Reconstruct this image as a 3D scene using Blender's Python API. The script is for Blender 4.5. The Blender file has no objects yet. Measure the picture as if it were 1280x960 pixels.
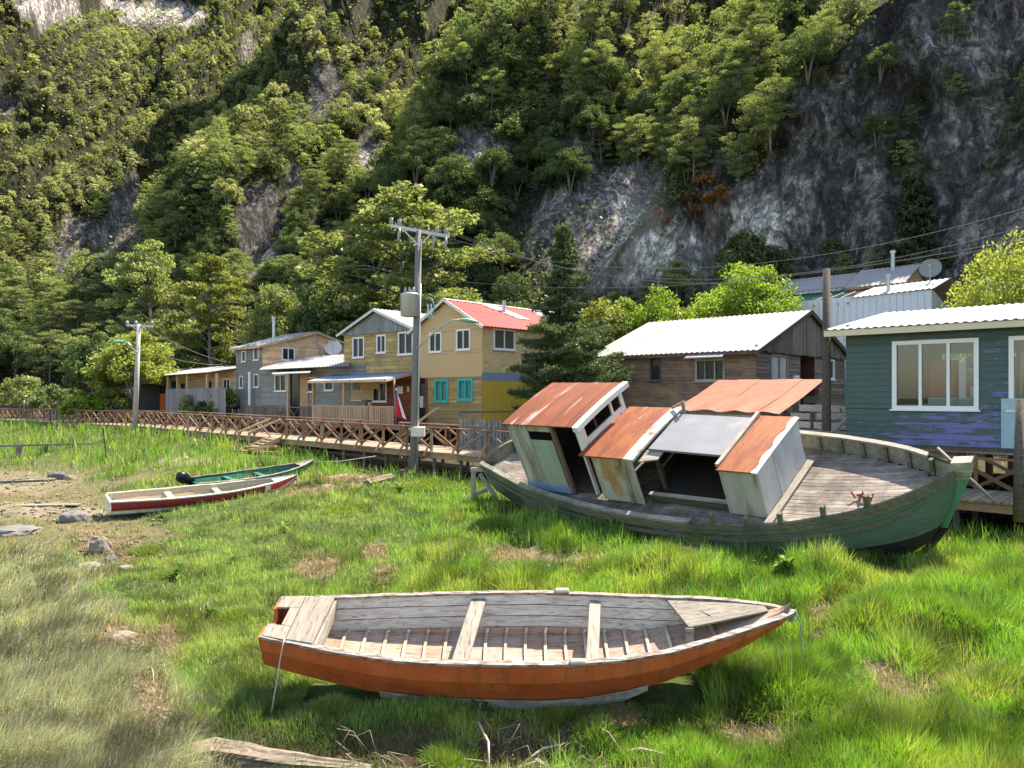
import bpy, bmesh, math, random
import numpy as np
from mathutils import Vector, Matrix

# ------------------------------------------------------------------ camera, sky, sun, exposure
S = bpy.context.scene
F, CX, HY, CZ = 962.0, 640.0, 495.0, 3.5        # focal length in px of a 1280 wide picture, horizon row, eye height
cd = bpy.data.cameras.new('camera'); cam = bpy.data.objects.new('camera', cd); S.collection.objects.link(cam)
cam.location = (0, 0, CZ); cam.rotation_euler = (math.radians(90), 0, 0)
cd.sensor_width = 36.0; cd.lens = 36.0 * F / 1280.0; cd.shift_y = 15.0 / 1280.0
cd.clip_start = 0.1; cd.clip_end = 5000
S.camera = cam
SUN_EL = math.radians(59); SX, SY = 0.72, 0.69
w = bpy.data.worlds.new('World'); S.world = w; w.use_nodes = True
wn = w.node_tree; bg = wn.nodes['Background']
sky = wn.nodes.new('ShaderNodeTexSky'); sky.sky_type = 'NISHITA'; sky.sun_disc = False
sky.sun_elevation = SUN_EL; sky.sun_rotation = math.atan2(SX, SY)
wn.links.new(sky.outputs[0], bg.inputs[0]); bg.inputs[1].default_value = 0.15
sd = bpy.data.lights.new('sun', 'SUN'); sd.energy = 5.0; sd.angle = math.radians(0.5); sd.color = (1, 0.96, 0.9)
sun = bpy.data.objects.new('sun', sd); S.collection.objects.link(sun)
svec = Vector((SX * math.cos(SUN_EL), SY * math.cos(SUN_EL), math.sin(SUN_EL))).normalized()
sun.rotation_euler = svec.to_track_quat('Z', 'Y').to_euler(); sun.location = (20, 20, 60)
S.view_settings.view_transform = 'Standard'; S.view_settings.look = 'None'
S.view_settings.use_white_balance = True; S.view_settings.white_balance_temperature = 7600; S.view_settings.white_balance_tint = 10; S.view_settings.gamma = 1; S.view_settings.exposure = 1.55
S.cycles.max_bounces = 6; S.cycles.transparent_max_bounces = 8
S.cycles.volume_max_steps = 64

rng = random.Random(7); R = np.random.default_rng(11)
U = Vector((0.735, -0.678, 0)).normalized(); V = Vector((-U.y, U.x, 0))   # along and across the village front

def W(px, py, Y):                       # a photo pixel at depth Y as a world point
    return Vector(((px - CX) / F * Y, Y, CZ - (py - HY) / F * Y))
def smooth(a, b, x):
    t = np.clip((x - a) / (b - a), 0, 1); return t * t * (3 - 2 * t)

# ------------------------------------------------------------------ noise
_T = np.random.default_rng(3).random((256, 256))
def vnoise(x, y):
    x = np.asarray(x, float); y = np.asarray(y, float)
    xi = np.floor(x).astype(int); yi = np.floor(y).astype(int); fx = x - xi; fy = y - yi
    fx = fx * fx * (3 - 2 * fx); fy = fy * fy * (3 - 2 * fy)
    g = lambda i, j: _T[(i * 7 + 13 * j) % 256, (j * 3 + i) % 256]
    return (g(xi, yi) * (1 - fx) + g(xi + 1, yi) * fx) * (1 - fy) + (g(xi, yi + 1) * (1 - fx) + g(xi + 1, yi + 1) * fx) * fy
def fbm(x, y, o=4):
    s = 0; a = 0.5; t = 0
    for k in range(o):
        s = s + a * vnoise(x * 2 ** k + 17 * k, y * 2 ** k + 31 * k); t += a; a *= 0.5
    return s / t

# ------------------------------------------------------------------ mesh and object helpers
class MB:
    def __init__(s): s.v = []; s.f = []
    def add(s, vs, fs):
        o = len(s.v); s.v += [tuple(p) for p in vs]; s.f += [tuple(i + o for i in f) for f in fs]; return s
    def hexa(s, p):                     # 8 points: bottom loop then top loop
        return s.add(p, [(3, 2, 1, 0), (4, 5, 6, 7), (0, 1, 5, 4), (1, 2, 6, 5), (2, 3, 7, 6), (3, 0, 4, 7)])
    def box(s, a, b):
        x0, y0, z0 = a; x1, y1, z1 = b
        return s.hexa([(x0, y0, z0), (x1, y0, z0), (x1, y1, z0), (x0, y1, z0), (x0, y0, z1), (x1, y0, z1), (x1, y1, z1), (x0, y1, z1)])
    def beam(s, a, b, w, h, up=(0, 0, 1)):
        a = Vector(a); b = Vector(b); d = (b - a).normalized(); up = Vector(up)
        sd = d.cross(up)
        if sd.length < 1e-4: sd = d.cross(Vector((1, 0, 0)))
        sd = sd.normalized() * w / 2; u = sd.cross(d).normalized() * h / 2
        return s.hexa([a - sd - u, a + sd - u, b + sd - u, b - sd - u, a - sd + u, a + sd + u, b + sd + u, b - sd + u])
    def tube(s, pts, rad, n=8):
        pts = [Vector(p) for p in pts]
        if not hasattr(rad, '__len__'): rad = [rad] * len(pts)
        o = len(s.v); last = None
        for i, p in enumerate(pts):
            d = (pts[min(i + 1, len(pts) - 1)] - pts[max(i - 1, 0)]).normalized()
            if last is None:
                x = d.cross(Vector((0, 0, 1)))
                if x.length < 1e-3: x = d.cross(Vector((1, 0, 0)))
            else: x = last - d * last.dot(d)
            x.normalize(); last = x; y = d.cross(x)
            for k in range(n):
                a = 2 * math.pi * k / n; q = p + (x * math.cos(a) + y * math.sin(a)) * rad[i]; s.v.append(tuple(q))
        for i in range(len(pts) - 1):
            for k in range(n):
                s.f.append((o + i * n + k, o + i * n + (k + 1) % n, o + (i + 1) * n + (k + 1) % n, o + (i + 1) * n + k))
        s.f.append(tuple(o + k for k in range(n))[::-1]); s.f.append(tuple(o + (len(pts) - 1) * n + k for k in range(n)))
        return s
    def grid(s, rows, closed=False):    # rows of points, all of one length
        o = len(s.v); n = len(rows[0])
        for r in rows: s.v += [tuple(p) for p in r]
        for i in range(len(rows) - 1):
            for k in range(n - 1): s.f.append((o + i * n + k, o + i * n + k + 1, o + (i + 1) * n + k + 1, o + (i + 1) * n + k))
        return s
    def slab(s, rows, t):               # a sheet of thickness t (along -z)
        s.grid(rows); s.grid([[(p[0], p[1], p[2] - t) for p in r][::-1] for r in rows])
        lo = lambda p: (p[0], p[1], p[2] - t)
        for r in (rows[0], rows[-1], [q[0] for q in rows], [q[-1] for q in rows]): s.grid([list(r), [lo(p) for p in r]])
        return s
    def prism(s, poly, off):            # polygon extruded by a vector
        off = Vector(off); n = len(poly); p2 = [tuple(Vector(p) + off) for p in poly]
        return s.add(list(poly) + p2, [tuple(range(n))[::-1], tuple(range(n, 2 * n))] + [(i, (i + 1) % n, n + (i + 1) % n, n + i) for i in range(n)])
    def build(s, name, mat, parent=None, sm=False, bev=0, world=False):
        me = bpy.data.meshes.new(name)
        vs = s.v
        if parent is not None and world:
            l = parent.location; vs = [(p[0] - l.x, p[1] - l.y, p[2] - l.z) for p in s.v]
        me.from_pydata(vs, [], s.f); me.materials.append(mat)
        if sm: me.polygons.foreach_set('use_smooth', [True] * len(me.polygons))
        o = bpy.data.objects.new(name, me); S.collection.objects.link(o)
        if parent is not None: o.parent = parent
        if bev:
            b = o.modifiers.new('bevel', 'BEVEL'); b.width = bev; b.segments = 1; b.limit_method = 'ANGLE'
        return o
def tag(o, label=None, cat=None, group=None, kind=None):
    if label: o['label'] = label
    if cat: o['category'] = cat
    if group: o['group'] = group
    if kind: o['kind'] = kind
    return o
def thing(name, label, cat, loc=(0, 0, 0), group=None, M=None):
    o = bpy.data.objects.new(name, None); S.collection.objects.link(o); o.empty_display_size = 0.2
    if M is not None: o.matrix_world = M
    else: o.location = loc
    return tag(o, label, cat, group)
def solo(mb, name, mat, label, cat, loc, group=None, **k):      # a thing that is one mesh, origin at loc
    l = Vector(loc); m = MB(); m.v = [(p[0] - l.x, p[1] - l.y, p[2] - l.z) for p in mb.v]; m.f = mb.f
    o = m.build(name, mat, **k); o.location = l; return tag(o, label, cat, group)
def copy_tree(o, parent=None):
    c = o.copy(); S.collection.objects.link(c); c.parent = parent
    for ch in list(o.children): copy_tree(ch, c)
    return c
def frameM(O, x, y, z):
    return Matrix(((x[0], y[0], z[0], O[0]), (x[1], y[1], z[1], O[1]), (x[2], y[2], z[2], O[2]), (0, 0, 0, 1)))
def npmesh(name, verts, faces_quads=None, tris=None, mat=None, cols=None, sm=False):
    me = bpy.data.meshes.new(name); nv = len(verts)
    me.vertices.add(nv); me.vertices.foreach_set('co', np.asarray(verts, np.float32).ravel())
    parts = []; tot = []
    if faces_quads is not None and len(faces_quads): parts.append(np.asarray(faces_quads, np.int32).ravel()); tot.append(np.full(len(faces_quads), 4, np.int32))
    if tris is not None and len(tris): parts.append(np.asarray(tris, np.int32).ravel()); tot.append(np.full(len(tris), 3, np.int32))
    li = np.concatenate(parts); tt = np.concatenate(tot); st = np.concatenate([[0], np.cumsum(tt)[:-1]]).astype(np.int32)
    me.loops.add(len(li)); me.loops.foreach_set('vertex_index', li)
    me.polygons.add(len(tt)); me.polygons.foreach_set('loop_start', st); me.polygons.foreach_set('loop_total', tt)
    if sm: me.polygons.foreach_set('use_smooth', np.ones(len(tt), bool))
    if cols is not None:
        a = me.color_attributes.new('col', 'FLOAT_COLOR', 'POINT')
        c = np.ones((nv, 4), np.float32); c[:, :3] = cols; a.data.foreach_set('color', c.ravel())
    me.update(calc_edges=True); me.validate()
    if mat: me.materials.append(mat)
    return me

# ------------------------------------------------------------------ materials
def mnew(name):
    m = bpy.data.materials.new(name); m.use_nodes = True; nt = m.node_tree
    return m, nt, nt.nodes['Principled BSDF']
def nd(nt, t, **k):
    n = nt.nodes.new(t)
    for a, b in k.items():
        if a.startswith('i_'):
            key = a[2:]; key = int(key) if key.isdigit() else key.replace('_', ' ')
            if hasattr(b, 'is_output') or isinstance(b, bpy.types.NodeSocket): nt.links.new(b, n.inputs[key])
            else: n.inputs[key].default_value = b
        else: setattr(n, a, b)
    return n
def c4(c): return (c[0], c[1], c[2], 1)
def mixc(nt, f, a, b, mode='MIX'):
    n = nt.nodes.new('ShaderNodeMix'); n.data_type = 'RGBA'; n.blend_type = mode
    for i, x in ((0, f), (6, a), (7, b)):
        if isinstance(x, bpy.types.NodeSocket): nt.links.new(x, n.inputs[i])
        else: n.inputs[i].default_value = x if i == 0 else c4(x)
    return n.outputs[2]
def ramp(nt, f, p0, p1, c0=(0, 0, 0), c1=(1, 1, 1)):
    r = nt.nodes.new('ShaderNodeValToRGB'); e = r.color_ramp.elements
    e[0].position = p0; e[0].color = c4(c0); e[1].position = p1; e[1].color = c4(c1); nt.links.new(f, r.inputs[0]); return r.outputs[0]
def noise(nt, scale, detail=4, sc=(1, 1, 1), rough=0.6, src='Object', off=(0, 0, 0)):
    tc = nt.nodes.new('ShaderNodeTexCoord'); mp = nt.nodes.new('ShaderNodeMapping'); mp.inputs['Scale'].default_value = sc; mp.inputs['Location'].default_value = off
    nt.links.new(tc.outputs[src], mp.inputs[0])
    n = nt.nodes.new('ShaderNodeTexNoise'); n.inputs['Scale'].default_value = scale; n.inputs['Detail'].default_value = detail; n.inputs['Roughness'].default_value = rough
    nt.links.new(mp.outputs[0], n.inputs[0]); return n.outputs[0]
def island(nt): return nt.nodes.new('ShaderNodeNewGeometry').outputs['Random Per Island']
def bump(nt, b, h, st=0.4, d=0.02):
    n = nt.nodes.new('ShaderNodeBump'); n.inputs['Strength'].default_value = st; n.inputs['Distance'].default_value = d
    nt.links.new(h, n.inputs['Height']); nt.links.new(n.outputs[0], b.inputs['Normal'])
AX = {'x': (1.2, 14, 14), 'y': (14, 1.2, 14), 'z': (14, 14, 1.2)}
def wood(name, a, b, axis='x', var=0.35, scale=1.6, rough=0.82, stain=None, stain_amt=0.5, moss=None):
    m, nt, p = mnew(name)
    g = noise(nt, scale, 6, AX[axis], 0.65)
    col = mixc(nt, ramp(nt, g, 0.3, 0.72), a, b)
    f = nd(nt, 'ShaderNodeMapRange', i_0=island(nt)); f.inputs[3].default_value = 1 - var; f.inputs[4].default_value = 1 + var
    oi = nt.nodes.new('ShaderNodeObjectInfo'); fo = nd(nt, 'ShaderNodeMapRange', i_0=oi.outputs['Random']); fo.inputs[3].default_value = 1 - var * .7; fo.inputs[4].default_value = 1 + var * .7; f = nd(nt, 'ShaderNodeMath', operation='MULTIPLY', i_0=f.outputs[0], i_1=fo.outputs[0])
    k = nt.nodes.new('ShaderNodeVectorMath'); k.operation = 'SCALE'; nt.links.new(col, k.inputs[0]); nt.links.new(f.outputs[0], k.inputs['Scale'])
    col = k.outputs[0]
    if stain:
        col = mixc(nt, ramp(nt, noise(nt, 1.3, 5, (1, 1, 1), 0.7), 0.5 - stain_amt * 0.25, 0.75 - stain_amt * 0.25), col, stain)
    cr = ramp(nt, noise(nt, scale * 2.2, 3, AX[axis], 0.5, off=(5, 5, 5)), 0.34, 0.42, (0.25, 0.25, 0.25), (1, 1, 1))
    col = mixc(nt, 0.7, col, cr, 'MULTIPLY')
    nt.links.new(col, p.inputs['Base Color']); p.inputs['Roughness'].default_value = rough; p.inputs['Specular IOR Level'].default_value = 0.25
    bump(nt, p, g, 0.5, 0.012); return m
def peel(name, paint, under, amt=0.5, axis='x', scale=2.0, rough=0.6, second=None):
    m, nt, p = mnew(name)
    g = noise(nt, scale, 7, {'x': (1, 5, 5), 'y': (5, 1, 5), 'z': (5, 5, 1), 'n': (1, 1, 1)}[axis], 0.72)
    f = ramp(nt, g, amt - 0.03, amt + 0.05)
    pv = mixc(nt, noise(nt, 3, 4), tuple(c * 0.75 for c in paint), tuple(min(1, c * 1.2) for c in paint))
    uv = mixc(nt, noise(nt, 9, 4, (1, 1, 1)), tuple(c * 0.6 for c in under), tuple(min(1, c * 1.25) for c in under))
    if second: uv = mixc(nt, ramp(nt, noise(nt, 1.1, 3, (1, 1, 1), 0.5, off=(9, 2, 1)), 0.5, 0.56), uv, second)
    col = mixc(nt, f, uv, pv); nt.links.new(col, p.inputs['Base Color']); p.inputs['Roughness'].default_value = rough
    p.inputs['Specular IOR Level'].default_value = 0.3; bump(nt, p, g, 0.35, 0.01); return m
def plain(name, c, rough=0.6, metal=0, var=0.2, scale=4, dirt=None, dirt_at=0.62, bmp=0.15, sc=(1, 1, 1)):
    m, nt, p = mnew(name)
    n = noise(nt, scale, 5, sc)
    col = mixc(nt, n, tuple(x * (1 - var) for x in c), tuple(min(1, x * (1 + var)) for x in c))
    if dirt: col = mixc(nt, ramp(nt, noise(nt, scale * 0.5, 6, sc, 0.7, off=(3, 1, 7)), dirt_at, dirt_at + 0.12), col, dirt)
    nt.links.new(col, p.inputs['Base Color']); p.inputs['Roughness'].default_value = rough; p.inputs['Metallic'].default_value = metal
    p.inputs['Specular IOR Level'].default_value = 0.3
    if bmp: bump(nt, p, n, bmp, 0.01)
    return m
def rust(name, amt=0.5, sc=(1, 1, 1), base=(0.15, 0.036, 0.017), hi=(0.235, 0.068, 0.026), zinc=(0.36, 0.33, 0.3), seed=0, band=None):
    m, nt, p = mnew(name)
    g = noise(nt, 2.2, 7, sc, 0.7, off=(seed, 0, 0)); col = mixc(nt, ramp(nt, g, 0.35, 0.68), base, hi)
    col = mixc(nt, ramp(nt, noise(nt, 5, 5, sc, 0.7, off=(seed, 3, 0)), 0.3, 0.5, (0.45, 0.4, 0.4), (1, 1, 1)), (0.1, 0.03, 0.02), col)
    z = ramp(nt, noise(nt, 0.9, 6, tuple(x * 1.6 for x in sc), 0.6, off=(seed + 4, 8, 2)), 1 - amt, 1 - amt + 0.1)
    col = mixc(nt, z, col, zinc)
    nt.links.new(col, p.inputs['Base Color']); p.inputs['Roughness'].default_value = 0.7; p.inputs['Specular IOR Level'].default_value = 0.3
    bump(nt, p, g, 0.3, 0.01); return m
def attr_mat(name, rough=0.9, detail=None):
    m, nt, p = mnew(name); a = nd(nt, 'ShaderNodeAttribute', attribute_name='col')
    col = a.outputs[0]
    if detail:
        col = mixc(nt, 1.0, col, ramp(nt, noise(nt, detail, 8, (1, 1, 1), 0.75), 0.3, 0.7, (0.45, 0.45, 0.45), (1.5, 1.45, 1.4)), 'MULTIPLY')
    nt.links.new(col, p.inputs['Base Color']); p.inputs['Roughness'].default_value = rough; p.inputs['Specular IOR Level'].default_value = 0.15
    return m, nt, p
def leafy(name, a, b, transl=0.45, rough=0.5, attr=False, clump=0.7):
    m, nt, p = mnew(name); nt.nodes.remove(p); out = nt.nodes['Material Output']
    if attr:
        col = nd(nt, 'ShaderNodeAttribute', attribute_name='col').outputs[0]
    else:
        col = mixc(nt, island(nt), a, b)
        oi = nt.nodes.new('ShaderNodeObjectInfo'); f = nd(nt, 'ShaderNodeMapRange', i_0=oi.outputs['Random']); f.inputs[3].default_value = 0.65; f.inputs[4].default_value = 1.25
        cl = nd(nt, 'ShaderNodeMapRange', i_0=noise(nt, clump, 2)); cl.inputs[1].default_value = 0.3; cl.inputs[2].default_value = 0.7; cl.inputs[3].default_value = 0.6; cl.inputs[4].default_value = 1.3
        mm = nd(nt, 'ShaderNodeMath', operation='MULTIPLY', i_0=f.outputs[0], i_1=cl.outputs[0])
        k = nt.nodes.new('ShaderNodeVectorMath'); k.operation = 'SCALE'; nt.links.new(col, k.inputs[0]); nt.links.new(mm.outputs[0], k.inputs['Scale']); col = k.outputs[0]
    d = nd(nt, 'ShaderNodeBsdfDiffuse'); t = nd(nt, 'ShaderNodeBsdfTranslucent'); g = nd(nt, 'ShaderNodeBsdfGlossy'); g.inputs['Roughness'].default_value = rough
    g.inputs[0].default_value = (0.9, 0.9, 0.8, 1)
    nt.links.new(col, d.inputs[0])
    tc = mixc(nt, 1.0, col, (1.12, 1.15, 0.62), 'MULTIPLY'); nt.links.new(tc, t.inputs[0])
    m1 = nd(nt, 'ShaderNodeMixShader', i_0=transl); nt.links.new(d.outputs[0], m1.inputs[1]); nt.links.new(t.outputs[0], m1.inputs[2])
    m2 = nd(nt, 'ShaderNodeMixShader', i_0=0.03); nt.links.new(m1.outputs[0], m2.inputs[1]); nt.links.new(g.outputs[0], m2.inputs[2])
    nt.links.new(m2.outputs[0], out.inputs[0]); return m
def glass(name, tint=(0.86, 0.9, 0.9), opaque=0.0):
    m, nt, p = mnew(name); nt.nodes.remove(p); out = nt.nodes['Material Output']
    t = nd(nt, 'ShaderNodeBsdfTransparent', i_0=c4(tint)); g = nd(nt, 'ShaderNodeBsdfGlossy'); g.inputs['Roughness'].default_value = 0.02
    fr = nd(nt, 'ShaderNodeFresnel'); fr.inputs[0].default_value = 1.55
    m1 = nd(nt, 'ShaderNodeMixShader', i_0=fr.outputs[0]); nt.links.new(t.outputs[0], m1.inputs[1]); nt.links.new(g.outputs[0], m1.inputs[2])
    nt.links.new(m1.outputs[0], out.inputs[0]); return m
def corrug(name, c, rough=0.65, metal=0.0, dirt=(0.3, 0.2, 0.13), dirt_at=0.68):
    return plain(name, c, rough, metal, 0.12, 1.2, dirt, dirt_at, 0.05)

M = {}
M['grey_wood'] = wood('grey_wood', (0.16, 0.145, 0.125), (0.36, 0.335, 0.3))
M['row_planks'] = wood('row_planks', (0.25, 0.235, 0.215), (0.47, 0.45, 0.42), var=.2)
M['cap_pale'] = wood('cap_pale', (.2, .185, .155), (.34, .32, .27), var=.1)
M['grey_wood_y'] = wood('grey_wood_y', (0.16, 0.145, 0.125), (0.36, 0.335, 0.3), 'y')
M['pale_wood'] = wood('pale_wood', (0.12, 0.105, 0.088), (0.26, 0.235, 0.2), var=0.15)
M['pale_wood_y'] = wood('pale_wood_y', (0.16, 0.14, 0.115), (0.28, 0.25, 0.215), 'y', var=0.1)
M['red_bottom'] = wood('red_bottom', (0.3, 0.17, 0.12), (0.46, 0.31, 0.235), stain=(0.3, 0.28, 0.24), stain_amt=0.35)
M['rib_wood'] = wood('rib_wood', (0.3, 0.23, 0.165), (0.5, 0.41, 0.32), 'y', var=0.2)
M['orange'] = peel('orange_paint', (0.5, 0.10, 0.022), (0.22, 0.09, 0.05), 0.36, 'x', 2.5, 0.5)
def old_paint(name, a, b, chip, grime):
    m, nt, p = mnew(name)
    fade = ramp(nt, noise(nt, 1.1, 6, (1, 1.5, 1.5), .65), .34, .66); col = mixc(nt, fade, a, b)
    scr = ramp(nt, noise(nt, 3.2, 8, (.7, 5, 9), .75, off=(2, 0, 5)), .36, .405); col = mixc(nt, scr, chip, col)
    ch2 = ramp(nt, noise(nt, 9, 8, (1, 1, 1.6), .8, off=(7, 1, 0)), .33, .37); col = mixc(nt, ch2, tuple(x * .6 for x in chip), col)
    g = ramp(nt, noise(nt, 2.4, 6, (3, 3, .35), .7, off=(1, 9, 3)), .5, .68); col = mixc(nt, nd(nt, 'ShaderNodeMath', operation='MULTIPLY', i_0=g, i_1=.6).outputs[0], col, grime)
    tc = nt.nodes.new('ShaderNodeTexCoord'); vo = nt.nodes.new('ShaderNodeTexVoronoi'); vo.inputs['Scale'].default_value = 7.0; nt.links.new(tc.outputs['Object'], vo.inputs['Vector'])
    nl = ramp(nt, vo.outputs['Distance'], .035, .06); col = mixc(nt, nl, (.05, .03, .02), col)
    nt.links.new(col, p.inputs['Base Color']); p.inputs['Roughness'].default_value = .6; p.inputs['Specular IOR Level'].default_value = .3
    bump(nt, p, noise(nt, 3.2, 8, (.7, 5, 9), .75, off=(2, 0, 5)), .5, .01); return m
M['orange'] = old_paint('old_orange_paint', (0.36, 0.07, 0.02), (0.5, 0.125, 0.035), (0.24, 0.15, 0.1), (0.12, 0.05, 0.025))
M['black_bottom'] = plain('black_bottom', (0.02, 0.022, 0.02), 0.8, 0, 0.5, 6, (0.07, 0.065, 0.05), 0.55)
M['white_wash'] = peel('white_wash', (0.27, 0.25, 0.235), (0.13, 0.085, 0.07), 0.48, 'x', 5, 0.7)
M['hull_green'] = peel('hull_green', (0.075, 0.135, 0.10), (0.06, 0.065, 0.055), 0.44, 'x', 1.6, 0.55, second=(0.1, 0.13, 0.12))
M['bulwark'] = wood('bulwark_wood', (0.085, 0.08, 0.055), (0.2, 0.185, 0.13), stain=(0.06, 0.09, 0.06), stain_amt=0.4)
M['bulwark_in'] = wood('bulwark_inner_wood', (0.15, 0.14, 0.12), (0.33, 0.31, 0.27), stain=(0.1, 0.12, 0.08), stain_amt=0.3)
M['deck'] = wood('deck_wood', (0.19, 0.155, 0.135), (0.43, 0.37, 0.33), var=0.3, stain=(0.1, 0.088, 0.075), stain_amt=0.55)
M['rust'] = rust('rust_roof', 0.43, (2.2, 0.3, 1))
M['rust2'] = rust('rust_roof_mid', 0.36, (2.0, 0.45, 1), hi=(0.3, 0.092, 0.027), seed=7)
M['rust3'] = rust('rust_shed_roof', 0.3, (1, 1.6, 1), zinc=(.26, .17, .12), base=(0.2, 0.06, 0.032), hi=(0.26, 0.095, 0.05), seed=3)
M['cabin_sheet'] = plain('cabin_sheet', (0.36, 0.37, 0.335), 0.6, 0.0, 0.35, 3.5, (0.17, 0.12, 0.06), 0.5, 0.2, (1.6, 1.6, 0.22))
M['cabin_white'] = plain('cabin_white', (0.6, 0.61, 0.58), 0.55, 0.0, 0.18, 2.5, (0.35, 0.3, 0.2), 0.63, 0.1)
M['cabin_front'] = plain('cabin_front_sheet', (0.42, 0.43, 0.44), 0.5, 0.1, 0.35, 3.0, (0.22, 0.2, 0.17), 0.56, 0.2, (1, 1.2, .5))
M['cabin_panel'] = plain('cabin_panel', (0.27, 0.35, 0.29), 0.55, 0.0, 0.3, 3.5, (0.36, 0.36, 0.29), 0.5, 0.2, (1.2, 1.2, .4))
M['blue_paint'] = plain('blue_paint', (0.16, 0.28, 0.4), 0.5, 0, 0.25, 5, (0.3, 0.36, 0.38), 0.6)
M['cabin_rusty'] = rust('cabin_rusty_sheet', 0.55, (1, 1, 0.4), base=(0.33, 0.2, 0.08), hi=(0.42, 0.3, 0.13), zinc=(0.42, 0.42, 0.34), seed=2)
M['silver'] = plain('silver_roof', (0.19, 0.2, 0.22), 0.5, 0.2, 0.25, 2, (0.25, 0.25, 0.25), 0.55, 0.05)
M['dark_wood'] = wood('dark_wood', (0.05, 0.042, 0.034), (0.13, 0.11, 0.09))
M['dark_in'] = plain('interior_shade', (0.05, 0.042, 0.035), 0.9)
M['black_in'] = plain('unlit_lining', (0.02, 0.018, 0.016), 0.95)  # near-black: shade of the hold put into the colour
M['boardwalk'] = wood('boardwalk_wood', (0.24, 0.15, 0.09), (0.42, 0.27, 0.16), 'x', 0.3)
M['rail_wood'] = wood('rail_wood', (0.15, 0.078, 0.045), (0.27, 0.15, 0.088), 'x', 0.35)
M['pile_wood'] = wood('pile_wood', (0.08, 0.068, 0.055), (0.2, 0.17, 0.14), 'z', 0.4)
M['glass'] = glass('window_glass')
M['glass_dark'] = plain('dark_window_glass', (0.025, 0.03, 0.032), 0.06, 0, 0.3, 1.5, bmp=0)
M['glass_dark'].node_tree.nodes['Principled BSDF'].inputs['Specular IOR Level'].default_value = .12
M['white_frame'] = plain('white_frame', (0.72, 0.72, 0.7), 0.5, 0, 0.06, 6, (0.5, 0.48, 0.44), 0.68)
M['zinc'] = corrug('zinc_roof', (0.23, 0.235, 0.25))
M['zinc_rusty'] = corrug('zinc_roof_rusty', (0.205, 0.2, 0.195), dirt=(0.2, 0.13, 0.07), dirt_at=0.56)
M['zinc_blue'] = corrug('zinc_roof_blue', (0.2, 0.25, 0.34))
M['red_roof'] = plain('red_roof', (0.4, 0.016, 0.02), 0.7, 0, 0.12, 2, bmp=0.03)
M['steel_blue_wall'] = plain('galvanised_wall', (0.5, 0.53, 0.58), 0.5, 0.25, 0.1, 1.0, bmp=0.02)
M['pole_grey'] = plain('pole_concrete', (0.17, 0.165, 0.16), 0.85, 0, 0.25, 6, (0.12, 0.1, 0.09), 0.6, 0.3, (1, 1, 0.15))
M['galv'] = plain('galvanised', (0.45, 0.47, 0.48), 0.45, 0.5, 0.12, 6, bmp=0)
M['teal'] = plain('teal_paint', (0.02, 0.36, 0.33), 0.5, 0, 0.15, 6)
M['white'] = plain('white_paint', (0.78, 0.78, 0.76), 0.5, 0, 0.06, 6)
M['black_plastic'] = plain('black_plastic', (0.012, 0.012, 0.014), 0.25, 0, 0.2, 6, bmp=0)
M['rope'] = plain('rope', (0.4, 0.38, 0.33), 0.9, 0, 0.2, 40)
M['wire'] = plain('wire', (0.09, 0.09, 0.1), 0.6, 0, 0.1, 4, bmp=0)
M['hull_green'].name = 'hull_paint'
_nt = M['hull_green'].node_tree                      # paint survives best towards the bow
_r = [n for n in _nt.nodes if n.type == 'VALTORGB'][0]; _src = _r.inputs[0].links[0].from_socket
_tc = _nt.nodes.new('ShaderNodeTexCoord'); _sp = nd(_nt, 'ShaderNodeSeparateXYZ', i_0=_tc.outputs['Object'])
_mr = nd(_nt, 'ShaderNodeMapRange', i_0=_sp.outputs[0]); _mr.inputs[1].default_value = 11; _mr.inputs[2].default_value = 15; _mr.inputs[3].default_value = -.16; _mr.inputs[4].default_value = .1
_ad = nd(_nt, 'ShaderNodeMath', operation='ADD', i_0=_src, i_1=_mr.outputs[0]); _nt.links.new(_ad.outputs[0], _r.inputs[0])
# ------------------------------------------------------------------ ground: one sheet to the horizon
def gbase(x, y):
    u = U.x * x + U.y * y; v = V.x * x + V.y * y
    left = smooth(-22, -40, u) if False else smooth(22, 44, -u)
    top = 0.4 + 0.85 * left; lo = -0.3 + 0.2 * smooth(12, 26, y)
    a = 8.0 + 4.0 * left; b = 14.5 + 4.0 * left
    z = lo + (top - lo) * smooth(a, b, v)
    z = z + smooth(20, 27, v) * 0.7 + smooth(27, 46, v) * 2.2
    return z
def gz(x, y):
    x = np.asarray(x, float); y = np.asarray(y, float)
    v = V.x * x + V.y * y; near = 1 - smooth(30, 60, y)
    h = gbase(x, y)
    amp = 0.12 + 0.2 * smooth(-3.0, 3.0, x) * (1 - smooth(17, 19, v))
    h = h + near * amp * (fbm(x * 0.9 + 40, y * 0.9 + 40, 4) - 0.5) * 2 + near * 0.05 * (fbm(x * 4, y * 4, 3) - 0.5)
    # eroded edge in the near foreground: dark soil step under the tussocks
    e = smooth(-3.6, -2.8, x) * (1 - smooth(1.2, 2.2, x)); edge = 8.7 + 0.5 * (fbm(x * 1.3 + 7, 3.0 + 0 * x, 3) - 0.5)
    h = h - 0.3 * e * (1 - smooth(edge - 0.25, edge + 0.1, y))
    return h
def topx(x, y, z): return CX + F * x / y, HY + F * (CZ - z) / y
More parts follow.
